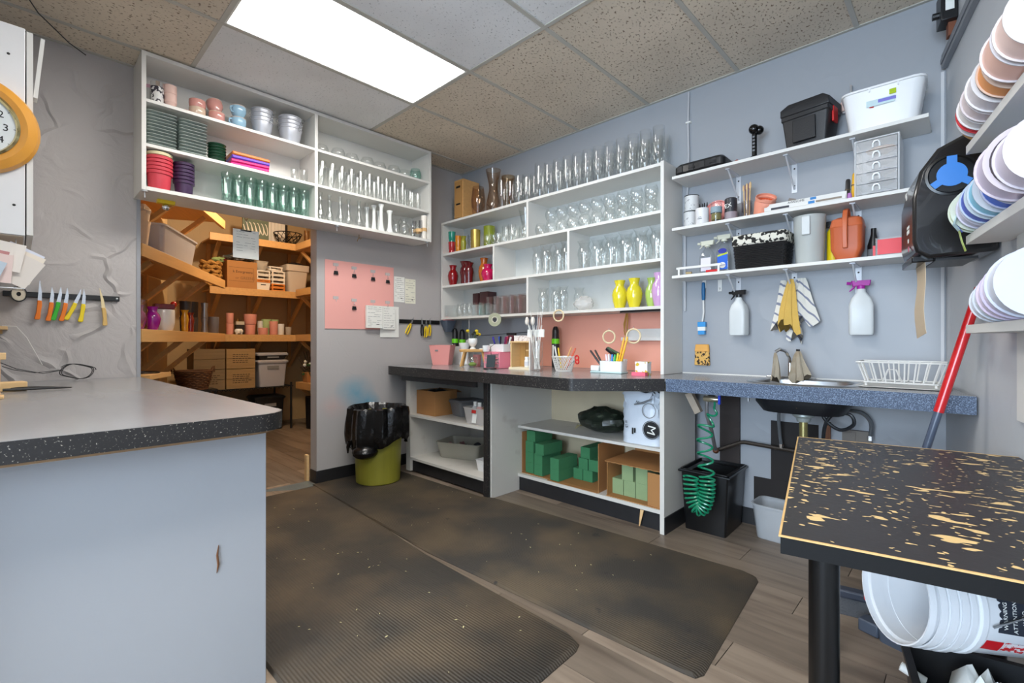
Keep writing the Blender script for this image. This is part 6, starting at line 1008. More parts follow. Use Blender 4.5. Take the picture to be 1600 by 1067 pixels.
# soil bag and dark leafy bag
rnd = random.Random(12); g = G(); rings = []
for k in range(13):
    f = k/12; w_ = .138*(1-.12*f**3); d_ = .11*(1-.2*f); ring = []
    for i in range(32):
        a = 2*PI*i/32; c_, s_ = math.cos(a), math.sin(a); e = .55; n_ = .006+.014*max(0, f-.55)/.45
        ring.append((w_*math.copysign(abs(c_)**e, c_)+rnd.uniform(-n_, n_)+.02*f*f*math.sin(3*a), d_*math.copysign(abs(s_)**e, s_)+rnd.uniform(-n_, n_)*.6, .33*f+(rnd.uniform(-.02, .015) if k > 9 else 0)))
    rings.append(ring)
t = T('soil_bag', 'pale blue-white plastic sack with a round black M emblem', 'bag', (2.262, -.375, .4926)); ob('sack', g.loft(rings), mat('sack_plastic', (212, 220, 230), .35, var=.06, sc=12, bump=.5, bsc=14), t)
ob('emblem', G().at(.085, -.1165, .10, R(90)).lathe([(0, 0), (.05, 0), (.05, .0015), (0, .0015)], 30), INK, t); ob('emblem_ring', G().at(.085, -.118, .10, R(90)).lathe([(.053, 0), (.056, 0), (.056, .0015), (.053, .0015), (.053, 0)], 30), INK, t); ob('emblem_letter', text('M', .075, .0006), PAPER, t, (.085, -.1185, .10), (R(90), R(98), 0))
ob('faded_ring', G().at(.07, -.1165, .215, R(90)).lathe([(.042, 0), (.046, 0), (.046, .0012), (.042, .0012), (.042, 0)], 26), INKG, t)
ob('lettering', text('10 LB', .022, .0004), INK, t, (-.085, -.1165, .12), (R(90), R(84), 0)); ob('lettering', text('HI', .025, .0004), INK, t, (-.005, -.118, .26), (R(90), R(20), 0)); ob('print', G().box(-.045, -.035, -.1175, -.1165, .06, .1).box(-.03, -.02, -.1175, -.1165, .07, .1), INK, t); ob('dark_fold', G().tube([(-.03, -.112, .245), (.03, -.116, .26), (.09, -.112, .29)], [.004, .007, .003], 6), INKG, t)
t = T('leaf_bag', 'dark crumpled bag of greenery on the cabinet shelf', 'bag', (1.88, -.29, .4926)); ob('bag', crumple(.19, .12, .085, 41, 26, 14, .13), mat('dark_green_film', (40, 48, 38), .35, var=.3, sc=16, col2=(110, 120, 96), thr=(.6, .8), stretch=(1, 3, 3), det=6), t); ob('greenery', crumple(.11, .08, .06, 42, 16, 9, .25), mat('dark_greens', (34, 56, 34), .7, var=.4, sc=30), t, (0, 0, .004))
for k in range(6): ob('stem', G().tube([(-.08, .02*(k-3)*.5, .06), (-.16-.01*k, .01*(k-3), .045-.006*k), (-.2-.012*k, .02*(k-3), .004+.002*k)], .002, 5), mat('dry_stem', (150, 140, 100), .8), t)

# ---------------------------------------------------------------- bins and mats on the floor
def matrib(name, col, col2):
    m = mat(name, col, .75, var=.15, sc=2.4, col2=col2, thr=(.4, .66), det=9); nt = m.node_tree; N = nt.nodes; L = nt.links; b = N['Principled BSDF']; tc = [n for n in N if n.type == 'TEX_COORD'][0]
    w_ = N.new('ShaderNodeTexWave'); w_.bands_direction = 'Y'; w_.inputs['Scale'].default_value = 26; L.new(tc.outputs['Object'], w_.inputs['Vector']); bp_ = N.new('ShaderNodeBump'); bp_.inputs['Strength'].default_value = .55; bp_.inputs['Distance'].default_value = .003; L.new(w_.outputs[0], bp_.inputs['Height']); L.new(bp_.outputs[0], b.inputs['Normal'])
    n = N.new('ShaderNodeTexNoise'); n.inputs['Scale'].default_value = 9; n.inputs['Detail'].default_value = 3; L.new(tc.outputs['Object'], n.inputs['Vector']); rp = N.new('ShaderNodeValToRGB'); rp.color_ramp.elements[0].position = .70; rp.color_ramp.elements[1].position = .74; L.new(n.outputs[0], rp.inputs[0])
    last = b.inputs['Base Color'].links[0].from_socket; mm = N.new('ShaderNodeMix'); mm.data_type = 'RGBA'; L.new(rp.outputs[0], mm.inputs[0]); L.new(last, mm.inputs[6]); mm.inputs[7].default_value = (*lin((34, 31, 28)), 1); L.new(mm.outputs[2], b.inputs['Base Color']); return m
def floormat(label, poly, m):
    g = G(); c = Vector((sum(p[0] for p in poly)/len(poly), sum(p[1] for p in poly)/len(poly))); sh = lambda d: [tuple(Vector(p)-(Vector(p)-c).normalized()*d) for p in poly]
    S('rubber_mat', label, 'mat', g.loft([[(x, y, .0006) for x, y in poly], [(x, y, .003) for x, y in poly], [(x, y, .012) for x, y in sh(.016)]]), m)
floormat('ribbed brown-black rubber mat along the long counter', [(.02, -1.545), (.02, -.86), (1.18, -.83), (1.28, -.78), (2.0, -.735), (2.95, -.69), (3.0, -.705), (3.02, -.74), (3.085, -1.54), (3.07, -1.575), (3.03, -1.58), (2.3, -1.607), (1.65, -1.63), (1.2, -1.605)], matrib('mat_rubber_a', (54, 49, 43), (84, 71, 54)))
floormat('ribbed brown-black rubber mat beside the grey side counter', [(.07, -2.55), (.07, -1.552), (1.2, -1.61), (1.66, -1.65), (2.63, -1.68), (2.685, -1.70), (2.70, -1.74), (2.73, -2.55)], matrib('mat_rubber_b', (56, 51, 45), (86, 73, 57)))
rnd = random.Random(77); g = G()
for k in range(90):
    x, y = rnd.uniform(.3, 2.6), rnd.choice([rnd.uniform(-2.4, -1.72), rnd.uniform(-1.5, -.85)]); a = rnd.uniform(0, 6); s_ = rnd.uniform(.003, .009); g.at(x, y, .0125, 0, 0, a).add([(-s_, 0, 0), (0, -s_*.4, .001), (s_, 0, 0), (0, s_*.4, .001)], [(0, 1, 2, 3)])
o = ob('leaf_litter', g, mat('petal_bits', (206, 198, 150), .8, var=.2)); tag(o, 'tiny scattered petal and leaf scraps on the rubber mats', 'litter'); o['kind'] = 'stuff'
t = T('rubbish_bin', 'olive green bin lined with a black bin bag', 'bin', (.30, -1.13, .0125)); ob('bin', vessel('bin', [(.165, 0), (.172, .006), (.19, .53), (.195, .535), (.195, .55)], 36, .005), mat('olive_plastic', (150, 146, 52), .4, var=.2, sc=7, stretch=(3, 3, .3)), t)
rnd = random.Random(5); g = G(); rings = []; nb = 64
for k, (r_, z) in enumerate(((.12, .42), (.17, .50), (.195, .575), (.215, .60), (.226, .592), (.232, .55), (.236, .48), (.24, .40), (.236, .34), (.226, .31))):
    ring = []
    for i in range(nb):
        a = 2*PI*i/nb; fl = .010*math.sin(9*a+.8*math.sin(2*a))+.007*math.sin(17*a+k*.4)+rnd.uniform(-.003, .003); dz = (.035*math.sin(2*a+1)+.02*math.sin(5*a))*(1 if k > 6 else .12)
        rr_ = r_+fl*(1.3 if k not in (2, 3) else .6); ring.append((rr_*math.cos(a), rr_*math.sin(a), z+dz))
    rings.append(ring)
ob('bag', g.loft(rings, False, False), mat('bin_bag_film', (14, 14, 15), .22, var=.2, bump=.35, bsc=30), t); ob('bag_knot', G().tube([(-.02, -.235, .34), (-.03, -.245, .30), (-.04, -.24, .25)], [.02, .014, .006], 7), MATS['bin_bag_film'], t); ob('bag_bulge', G().at(.09, -.165, .27).ball(.1, 14, 8, .6), MATS['bin_bag_film'], t)
ob('rubbish', crumple(.15, .15, .05, 55), mat('rubbish_dark', (30, 30, 30), .6), t, (0, 0, .40))

# ---------------------------------------------------------------- under the work table
t = T('bucket_stand', 'black open crate under the work table carrying the white buckets', 'crate', WC(1.70, .205, 0), WCR); g = G(); ob('crate', g.tub(.32, .24, .36, .28, .37, .006, .02, .01), BLACKP, t); ob('divider', G().box(-.155, .155, -.003, .003, .006, .30), BLACKP, t)
ax = Vector((.784, .613, -.12)).normalized(); rc = Vector((3.5985, -1.693, .535)); Q = ax.to_track_quat('Z', 'Y'); WB = mat('bucket_white', (232, 233, 235), .3, var=.02)
pm_ = vessel('pail5', [(.093, 0), (.096, .004), (.105, .195), (.111, .197), (.111, .208), (.106, .21), (.107, .236), (.115, .238), (.115, .252)], 40, .003, .004)
for k in range(4):
    c = rc+ax*(.022*k+.252); tt = T('white_bucket', ['innermost white plastic bucket of the stack lying under the table', 'second white plastic bucket of the stack lying under the table', 'third white plastic bucket of the stack lying under the table', 'outermost white plastic bucket with warning labels, lying under the table'][k], 'bucket', tuple(c), rot=(Q @ Euler((PI, 0, 0)).to_quaternion()).to_euler())
    ob('bucket', pm_, WB, tt)
    if k == 3:
        ob('bail_wire', G().tube([(-.113, 0, .19), (-.12, -.05, .11), (-.122, -.08, .05), (-.115, -.11, -.01)], .0025, 6), STEEL, tt)
        u = tt.rotation_euler.to_matrix(); view = (Vector(cam.location)-c); azf = lambda k_: (lambda q: math.atan2(q.y, q.x))(u.transposed() @ (view.normalized()+Vector((0, 0, k_)))); aw = azf(-.12); ar = azf(-.65)
        def onbody(az, z, w_, h_, m, nm, par, lift=.0012):
            g = G(); n = 8; rb = .096+.009*z/.195+lift; ring = []
            for i in range(n+1):
                a = az-w_/2/rb+w_/rb*i/n; ring.append((a,))
            vs = [(rb*math.cos(a[0]), rb*math.sin(a[0]), zz) for zz in (z-h_/2, z+h_/2) for a in ring]; fs = [(i, i+1, n+2+i, n+1+i) for i in range(n)]
            return ob(nm, g.add(vs, fs), m, par)
        lb = onbody(aw, .14, .075, .062, mat('warning_black', (40, 44, 54), .5), 'warning_label', tt)
        for q, wd in enumerate(('WARNING', 'ATTENTION', 'AVISO')):
            n_ = Vector((math.cos(aw), math.sin(aw), 0)); tau = Vector((-math.sin(aw), math.cos(aw), 0)); mx_ = Matrix((tau, Vector((0, 0, 1)), n_)).transposed()
            ob('lettering', text(wd, .0115, .0002), PAPER, lb, tuple(n_*.1042+Vector((0, 0, .159-.019*q))), mx_.to_euler())
        onbody(ar, .17, .03, .035, mat('label_red', (204, 24, 34), .5), 'red_label', tt); onbody(ar, .125, .028, .045, mat('label_red_text', (236, 226, 226), .5, sc=120, col2=(204, 40, 46), thr=(.48, .52)), 'red_print', tt)
t = T('tote_box', 'slate grey tote with a red lid and red latch under the work table', 'tote', (3.585, -.84, 0), R(-19)); g = G(); ob('body', g.tub(.16, .17, .19, .19, .235, .005, .02, .004), mat('slate_tote', (74, 82, 96), .45), t); g = G(); ob('lid', g.loft([g.rr(.2, .2, .02, .236), g.rr(.205, .205, .02, .25), g.rr(.18, .18, .02, .26)]), mat('tote_red', (206, 26, 34), .4), t); ob('latch', G().tube([(-.10, -.06, .215), (-.125, -.06, .18), (-.125, -.06, .13), (-.095, -.06, .10)], .012, 8), MATS['tote_red'], t); ob('foot_bracket', G().at(-.09, -.05, .0).box(-.06, .01, -.03, .03, .001, .05), MATS['slate_tote'], t, bev=.006)
t = T('paper_bundle', 'crumpled white paper bundle in the black crate', 'paper', WC(1.62, .215, .01)); ob('bundle', crumple(.09, .08, .18, 61, 14, 9, .12), PAPER, t); ob('wire', G().tube([(-.1, -.08, .3), (0, -.1, .32), (.08, -.09, .25), (.1, -.08, .16)], .002, 5), DKMETAL, t); ob('tube_end', G().at(-.1, .0, .30, 0, R(-70)).lathe([(.006, 0), (.011, 0), (.011, .05), (.006, .05), (.006, 0)], 12), PAPER, t)
# ---------------------------------------------------------------- storeroom
XS = -2.6
def sshelf(label, z):   # far shelf, parallel to the left wall
    t = T('storeroom_shelf', label, 'shelf', (0, 0, z))
    ob('board', G().box(-3.28, XS-.03, -1.52, -.21, -.02, -.001), PINE, t); ob('front_rail', G().box(XS-.03, XS, -1.6, -.21, -.085, 0), PINE, t, bev=.002)
    for y in (-1.45, -.98, -.45):
        ob('stud', G().box(-3.295, -3.26, y-.02, y+.02, -.45, -.02), PINE, t); ob('brace', G().at(-3.27, y, -.42, 0, R(52), 0).box(-.018, .018, -.019, .019, 0, .62), PINE, t)
sshelf('upper pine shelf on the far storeroom wall', 2.395); sshelf('middle pine shelf on the far storeroom wall', 1.77); sshelf('lower pine shelf on the far storeroom wall, lined with pink pots', 1.21)
u = Vector((-.8803, .4743, 0)); nrm = Vector((-.4743, -.8803, 0)); P0 = Vector((-.14, -2.583, 0)); ang = math.atan2(u.y, u.x)
def dshelf(label, z, L_=2.02):
    t = T('storeroom_shelf', label, 'shelf', (P0.x, P0.y, z), ang)       # local x along the front edge, local y towards the door side wall
    ob('board', G().box(0, L_, .03, .56, -.02, -.001), PINE, t); ob('front_rail', G().box(0, L_, 0, .03, -.085, 0), PINE, t, bev=.002)
    for x in (.35, .95, 1.6):
        ob('stud', G().box(x-.02, x+.02, .54, .575, -.52, -.02), PINE, t); ob('brace', G().at(x, .55, -.5, R(48), 0, 0).box(-.019, .019, -.018, .018, 0, .64), PINE, t)
dshelf('upper pine shelf on the slanting storeroom wall', 2.395); dshelf('middle pine shelf on the slanting storeroom wall, holding the grey tub', 1.77); dshelf('lower pine shelf on the slanting storeroom wall, holding magenta vases', 1.21)
def rshelf(label, z, x0=XS+.01, d=.40):
    t = T('storeroom_shelf', label, 'shelf', (0, 0, z)); ob('board', G().box(x0, -1.3, -.6, -.22, -.02, -.001), PINE, t); ob('front_rail', G().box(x0, -1.3, -.63, -.6, -.085, 0), PINE, t); ob('end_rail', G().box(x0, x0+.03, -.6, -.22, -.085, -.02), PINE, t)
    for x in (x0+.035, -1.8): ob('brace', G().at(x, -.24, -.42, R(45), 0, 0).box(-.019, .019, -.018, .018, 0, .46), PINE, t)
rshelf('upper short pine shelf on the right storeroom wall', 2.395); rshelf('middle short pine shelf on the right storeroom wall', 1.80); rshelf('lower short pine shelf on the right storeroom wall', 1.215); rshelf('knee-high short pine shelf on the right storeroom wall', .60)
# things on the lower shelves
ZL = 1.211; PKM = mat('matt_pink_pot', (226, 158, 146), .55, var=.05); GRM = mat('matt_grey_pot', (108, 106, 112), .5); CHR = mat('charcoal_pot', (48, 46, 50), .5); MAG = gm('magenta_glaze', (150, 22, 140)); SIL = mat('silver_vase', (150, 146, 146), .3, .7)
def onD(s, o, z): p = P0+u*s+nrm*o; return (p.x, p.y, z)
PT = vessel('potstr', [(.85, 0), (.9, .02), (1, 1.9), (1, 2)], 24, .06, .08)
def pot(label, x, y, r, h, m, z=ZL, cat='flower pot', name='flower_pot', tall=1):
    k = 'pot%.3f%.3f' % (r, h); S(name, label, cat, vessel(k, [(r*.88, 0), (r*.92, .004), (r, h*.96), (r, h)], 24, .004), m, (x, y, z+.001))
for k, (s_, o, l) in enumerate(((.26, .12, 'magenta vase with a narrow waist, partly hidden by the door wall'), (.42, .09, 'magenta vase beside the white planter'))): S('storeroom_vase', l, 'vase', ginger(.05, .17), MAG, onD(s_, o, ZL+.001))
S('white_planter', 'glossy white rounded planter on the lower storeroom shelf', 'planter', vessel('wplant', [(.055, 0), (.062, .008), (.073, .06), (.073, .158), (.07, .166)], 26, .005), MILK, onD(.72, .12, ZL+.001))
S('storeroom_vase', 'amber and gold glass vase beside the white planter', 'vase', flare(.03, .185), gm('gold_glass', (196, 142, 30)), onD(1.06, .08, ZL+.001))
S('storeroom_vase', 'dark red beaded glass vase beside the amber one', 'vase', flare(.032, .17), gm('wine_glass', (122, 20, 16)), onD(1.2, .08, ZL+.001))
t = T('red_tin', 'dark red flat tin with a red bow on the white planter', 'tin', onD(.72, .12, ZL+.168)); ob('tin', G().cbox(0, 0, .0225, .09, .13, .04), mat('dark_red_tin', (112, 18, 22), .3), t, bev=.004); ob('bow', G().at(.02, .06, .045).ball(.022, 10, 7), mat('bow_red', (214, 40, 26), .3), t)
S('storeroom_vase', 'tall pale pillar glass at the doorway end of the lower shelf', 'vase', cyl(.03, .2), SMOKEG, onD(.16, .06, ZL+.001))
FX = -2.70
for (l, s_, o, r, h, m, z) in (('black pot behind the silver vase', 1.38, .17, .045, .14, CHR, ZL), ('black pot stacked on another black pot', 1.38, .17, .046, .14, CHR, ZL+.142), ('grey straight pot on the lower storeroom shelf', 1.86, .07, .05, .165, GRM, ZL), ('charcoal pot stacked behind the grey one', 1.72, .22, .055, .15, CHR, ZL), ('upper charcoal pot behind the grey one', 1.72, .22, .056, .15, CHR, ZL+.152)):
    p = onD(s_, o, z); pot(l, p[0], p[1], r, h, m, z)
for z, l in ((ZL, 'waisted silver vase, lower of two'), (ZL+.142, 'waisted silver vase resting on another')): S('silver_vase', l, 'vase', vessel('silv', [(.03, 0), (.031, .004), (.022, .07), (.03, .135), (.0305, .14)], 20, .003), SIL, onD(1.53, .06, z+.001))
for (l, y, r, h, z, dx) in (('tall pink cylinder pot beside the grey pots', -1.36, .04, .13, ZL, -.02), ('pink cylinder pot on top of another', -1.36, .04, .125, ZL+.133, -.02), ('pink bowl-shaped pot above the low pink pot', -1.115, .073, .125, ZL+.13, -.08), ('pink pot under the pink bowl', -1.115, .06, .125, ZL, -.08), ('low pink pot in front', -1.0, .056, .085, ZL, .03), ('pale pink tapered cup pot', -.875, .05, .17, ZL, .03)): pot(l, FX+dx, y, r, h, PKM, z)
t = T('animal_planter', 'small white pig-shaped planter on the lower storeroom shelf', 'planter', (FX+.06, -1.285, ZL+.001)); g = G(); ob('body', G().at(0, 0, .038).lathe([(0, -.028), (.024, -.026), (.034, -.01), (.034, .012), (.024, .028), (0, .03)], 16, 1.4), MILK, t)
for sx in (-1, 1):
    for sy in (-1, 1): ob('leg', G().at(sx*.015, sy*.026, 0).lathe([(0, 0), (.008, 0), (.01, .02), (0, .022)], 8), MILK, t)
ob('snout', G().at(.034, .012, .04, 0, R(90)).lathe([(.0, 0), (.009, 0), (.009, .008), (0, .008)], 10), MILK, t)
t = T('gold_caddy', 'brass-topped box and small bottles between the pink pots', 'caddy', (FX-.08, -1.235, ZL+.001)); ob('box', G().box(-.03, .03, -.045, .045, 0, .12), mat('dark_box', (36, 30, 28), .5), t); ob('mesh_top', G().box(-.031, .031, -.046, .046, .12, .16), mat('ivory_mesh', (196, 188, 172), .5), t); ob('knob', G().at(0, -.02, .16).lathe([(0, 0), (.01, 0), (.006, .03), (0, .032)], 10), mat('old_brass', (176, 132, 60), .3, .8), t)
for k in range(5): S('paper_cup', 'white paper cup in the short stack behind the pink pots', 'cup', vessel('pcup', [(.026, 0), (.034, .07), (.036, .072)], 16, .002, .003), MILK, (FX-.12, -.985, ZL+.001+k*.026), 0, 'stacked paper cups')
for (l, y, r, h, m, dx) in (('pale green pot at the back of the lower shelf', -.90, .06, .2, mat('pale_green_pot', (172, 196, 142), .5), -.14), ('second pale green pot further right', -.80, .055, .2, MATS['pale_green_pot'], -.16), ('white enamel jug-like pot', -.775, .042, .14, MILK, .0), ('small grey-white concrete pot', -.695, .036, .1, mat('concrete', (176, 168, 158), .8), .04)): pot(l, FX+dx, y, r, h, m)
# middle shelves
ZM = 1.771
t = T('storage_tub', 'big translucent grey storage tub on the slanting middle shelf', 'tub', onD(.86, .21, ZM), ang); ob('tub', G().tub(.66, .30, .76, .34, .235, .004, .03, .012), cloudy('tub_smoky', (188, 188, 198), .8, .3), t); ob('handle', G().box(.36, .392, -.08, .08, .17, .20), MATS['tub_smoky'], t); ob('contents', G().cbox(0, 0, .09, .6, .26, .15), mat('tub_contents', (120, 96, 72), .8, var=.3, sc=8), t)
for k in range(2): S('paper_pot', 'pale wrapped pot in the stack at the doorway end of the middle shelf', 'pot', vessel('wrapot', [(.055, 0), (.06, .005), (.075, .15), (.08, .17)], 20, .004), mat('wrapped_kraft', (206, 186, 166), .7), onD(.3, .14, ZM+.03+k*.09), 0, 'stacked wrapped pots')
S('cellophane_tuft', 'tuft of cellophane sticking out of the wrapped pots', 'wrap', crumple(.08, .08, .05, 71), cloudy('cello', (226, 214, 206), .5, .2), onD(.3, .14, ZM+.225)); S('black_tray', 'black tray under the wrapped pots', 'tray', G().tub(.2, .24, .23, .27, .028, .003, .01, .003), BLACKP, onD(.3, .2, ZM), ang)
t = T('wire_wreath', 'dark twig ring leaning behind the storage tub', 'wreath', onD(.55, .46, ZM+.17), rot=(R(80), 0, ang)); ob('ring', G().torus(.13, .008, 26, 6), mat('dark_twig', (50, 38, 30), .8), t); ob('twig', G().tube([(-.13, 0, 0), (0, .03, .01), (.12, .02, 0)], .004, 5), MATS['dark_twig'], t)
for k in range(6): S('twig_wreath', 'golden-brown twig wreath in the stack beside the printed carton', 'wreath', G().at().tube([((.095+.008*math.sin(7*a+k))*math.cos(a), (.095+.008*math.cos(5*a+k))*math.sin(a), .012*math.sin(6*a+k)) for a in [2*PI*i/36 for i in range(36)]], .021, 6, True), mat('twig_gold', (176, 130, 66), .8, var=.4, sc=30, bump=.6, bsc=60), (-2.74, -1.555, ZM+.032+k*.05), R(40*k), 'stacked twig wreaths')
t = T('printed_carton', 'cardboard carton printed with the word Evergreens', 'box', (-2.79, -1.245, ZM)); ob('carton', G().box(-.15, .15, -.165, .165, 0, .33), CARD, t, bev=.002); ob('lettering', text('k Evergreens', .042, .0004), mat('carton_ink', (74, 48, 34), .7), t, (.1512, .005, .20), (R(90), 0, R(90))); ob('lettering', text('or GREENS', .045, .0004), mat('carton_ink2', (128, 88, 56), .7), t, (.1512, .03, .125), (R(90), 0, R(90)))
fr = G()
for a, b, c, d in ((-.15, .125, .25, .2525), (-.15, .125, .085, .0875)): fr.box(.1502, .1508, a, b, c, d)
fr.box(.1502, .1508, .1225, .125, .085, .2525); ob('print_frame', fr, MATS['carton_ink'], t)
S('silk_leaves', 'jumble of dark leaves and silver picks on top of the printed carton', 'foliage', crumple(.13, .15, .05, 81, 20, 10, .35), mat('leaf_jumble', (60, 66, 58), .7, var=.5, sc=20, col2=(150, 140, 136), thr=(.5, .7)), (-2.79, -1.245, ZM+.332)); S('red_bundle', 'bundle of dark red silk flowers behind the carton', 'foliage', crumple(.08, .17, .2, 82, 18, 9, .22), mat('dark_red_silk', (120, 18, 26), .7, var=.4, sc=25), (-3.06, -1.30, ZM+.001)); S('sprig', 'pale green sprig lying on the twig wreaths', 'foliage', crumple(.05, .06, .03, 83, 14, 8, .4), mat('pale_sprig', (150, 176, 116), .8), (-2.72, -1.48, ZM+.30))
def crate(label, y, z, m, x=-2.76, w=.155, d=.2, h=.055):
    t = T('wooden_tray', label, 'tray', (x, y, z)); g = G()
    for s_ in (-1, 1):
        ob('side_frame', G().box(-d/2, d/2, s_*w/2-.006, s_*w/2+.006, 0, .014).box(-d/2, d/2, s_*w/2-.006, s_*w/2+.006, h-.014, h), m, t)
        ob('end_frame', G().box(s_*d/2-.006, s_*d/2+.006, -w/2, w/2, 0, .014).box(s_*d/2-.006, s_*d/2+.006, -w/2, w/2, h-.014, h).box(s_*d/2-.006, s_*d/2+.006, -w/2, -w/2+.014, .014, h-.014).box(s_*d/2-.006, s_*d/2+.006, w/2-.014, w/2, .014, h-.014), m, t)
    ob('base', G().box(-d/2, d/2, -w/2, w/2, 0, .005), m, t)
WP = mat('white_washed_wood', (222, 216, 208), .6, var=.06); OW = mat('orange_wood', (206, 122, 44), .5, var=.1)
t = T('white_caddy', 'white box with a hand slot under the slatted trays', 'box', (-2.76, -1.0, ZM)); ob('box', G().frus(.2, .14, .2, .17, 0, .095), WP, t); ob('slot', G().box(.099, .1008, -.03, .03, .062, .074), INK, t)
crate('orange slatted wooden tray on the white box', -1.0, ZM+.097, OW, h=.035); crate('white slatted wooden tray above the orange one', -1.0, ZM+.134, WP); crate('topmost white slatted tray of the shorter stack', -1.0, ZM+.191, WP)
S('glass_basket', 'clear ribbed basket on the shorter stack of slatted trays', 'basket', G().tub(.1, .1, .15, .15, .12, .003, .02, .004), cloudy('clear_basket', (206, 200, 190), .45, .2), (-2.76, -1.0, ZM+.248))
for k, (m, h, l) in enumerate(((OW, .045, 'orange slatted tray at the bottom of the taller stack'), (OW, .045, 'second orange slatted tray of the taller stack'), (WP, .055, 'white slatted tray on the orange ones'), (WP, .055, 'white slatted tray in the middle of the taller stack'), (WP, .05, 'white slatted tray near the top of the taller stack'), (WP, .055, 'tilted white slatted tray on top of the taller stack'))): crate(l, -.82+(.0 if k < 5 else -.03), ZM+sum((.045, .045, .055, .055, .05, .055)[:k])+.001*k, m, h=h)
t = T('beige_bin', 'tall beige plastic bin with a wide collar on the middle shelf', 'bin', (-2.78, -.57, ZM)); BG_ = mat('beige_plastic', (192, 180, 168), .45, var=.04); g = G(); ob('bin', g.tub(.2, .22, .25, .28, .36, .005, .03, .006), BG_, t); g = G(); ob('collar', g.loft([g.rr(.27, .30, .03, .28), g.rr(.275, .305, .03, .36), g.rr(.25, .28, .03, .365)]), BG_, t); ob('bag', crumple(.1, .11, .03, 91), BLACKP, t, (0, 0, .345))
# upper shelves
ZU = 2.396
t = T('clipboard_sheet', 'white price sheet hanging from a clip under the wall cupboard', 'paper', (.03, -2.09, 1.85)); 
t.location = (-.02, -2.005, 1.845); ob('page', G().box(0, .002, -.085, .085, -.12, .085), PAPER, t); scribble(t, .15, .16, .002, 8, 91); ob('clip', G().box(-.002, .008, -.035, .035, .075, .083), BLACKP, t); ob('string', G().tube([(.002, 0, .08), (.002, 0, .16)], .002, 5), STEEL, t); ob('ring', G().at(.002, 0, .165).ball(.012, 10, 7), mat('brass_knob', (206, 190, 150), .3, .6), t)
t = T('tap_timer', 'small chrome bell hanging from a yellow block under the cupboard', 'ornament', (.10, -2.50, 1.96)); ob('block', G().box(-.02, .02, -.045, .045, .03, .0515), YELP, t); ob('bell', G().at(0, 0, .01).ball(.022, 12, 8), CHROME, t)
S('brass_hook', 'little brass hook screwed under the cupboard', 'hook', G().tube([(0, 0, .04), (0, 0, .015), (0, .012, .004), (0, .02, .014)], .0025, 6).tube([(0, 0, .015), (0, -.012, -.005), (0, -.016, -.018)], .0025, 6), mat('brass_hook', (176, 140, 70), .3, .8), (.10, -1.19, 1.9705))
def wirebowl(label, x, y, z, r, h):
    t = T('wire_basket', label, 'basket', (x, y, z)); g = G(); M_ = mat('black_wire', (22, 20, 20), .5, .5)
    ob('rim', G().at(0, 0, h).torus(r, .006, 30, 6), M_, t)
    for k in range(14):
        for q in (1, -1): g.tube([(r*f**.6*math.cos(2*PI*k/14+q*f*1.2), r*f**.6*math.sin(2*PI*k/14+q*f*1.2), .004+h*f*f) for f in [.1+.9*i/7 for i in range(8)]], .0035, 4)
    ob('wires', g, M_, t)
wirebowl('black wire bowl on the upper storeroom shelf, over the slanting wall', *onD(1.55, .02, ZU)[:2], ZU, .2, .13); wirebowl('black wire bowl on the upper far shelf', -2.72, -.68, ZU, .17, .14)
t = T('scroll_sign', 'dark green panel painted with white scrolls on the upper shelf', 'sign', (-2.66, -1.09, ZU)); ob('panel', G().box(-.01, .01, -.15, .15, 0, .26), mat('grey_green_board', (86, 98, 82), .6), t)
for k in range(6): ob('scroll', G().tube([(.013, -.12+.045*k+.03*math.sin(a), .13+.07*math.cos(a*1.3)) for a in [i*.5 for i in range(9)]], .005, 5), WP, t)
t = T('slat_crate', 'whitewashed slatted crate on the upper far shelf', 'crate', (-2.97, -.79, ZU))
for k in range(6): ob('slat', G().box(.09, .1, -.13+k*.044, -.09+k*.044, 0, .3), WP, t)
ob('body', G().box(-.1, .09, -.13, .132, 0, .28), mat('cream_crate', (206, 196, 180), .6), t)
S('dark_post', 'black slab standing beside the slatted crate', 'box', G().box(-.06, .06, -.02, .02, 0, .3).box(-.055, .055, -.021, .021, .01, .29), BLACKP, (-2.97, -.63, ZU)); S('gold_glass', 'clear golden glass at the right end of the upper shelf', 'glass', cyl(.035, .22), AMBERG, (-2.70, -.44, ZU))
# below: wire rack, crates, tote, basket
t = T('wire_rack', 'low black wire rack below the storeroom shelves', 'rack', (0, 0, 0)); ob('deck', G().box(-3.2, -2.6, -1.96, -.66, .548, .556), mat('rack_black', (18, 18, 19), .5), t); g = G()
for k in range(26): g.tube([(-2.595, -1.96+k*.05, .556), (-2.595, -1.935+k*.05, .53), (-2.595, -1.91+k*.05, .556)], .004, 4)
ob('truss', g, MATS['rack_black'], t)
for x in (-3.18, -2.61):
    for y in (-1.94, -.68): ob('post', G().at(x, y, 0).lathe([(0, 0), (.013, 0), (.013, .60), (0, .6)], 10), MATS['rack_black'], t)
OLDW = mat('old_grey_crate_wood', (132, 112, 84), .8, var=.2, sc=4, stretch=(4, 1, 12), bump=.2, bsc=60); OLDW2 = mat('old_tan_crate_wood', (158, 128, 86), .8, var=.2, sc=4, stretch=(4, 1, 12), bump=.2, bsc=60)
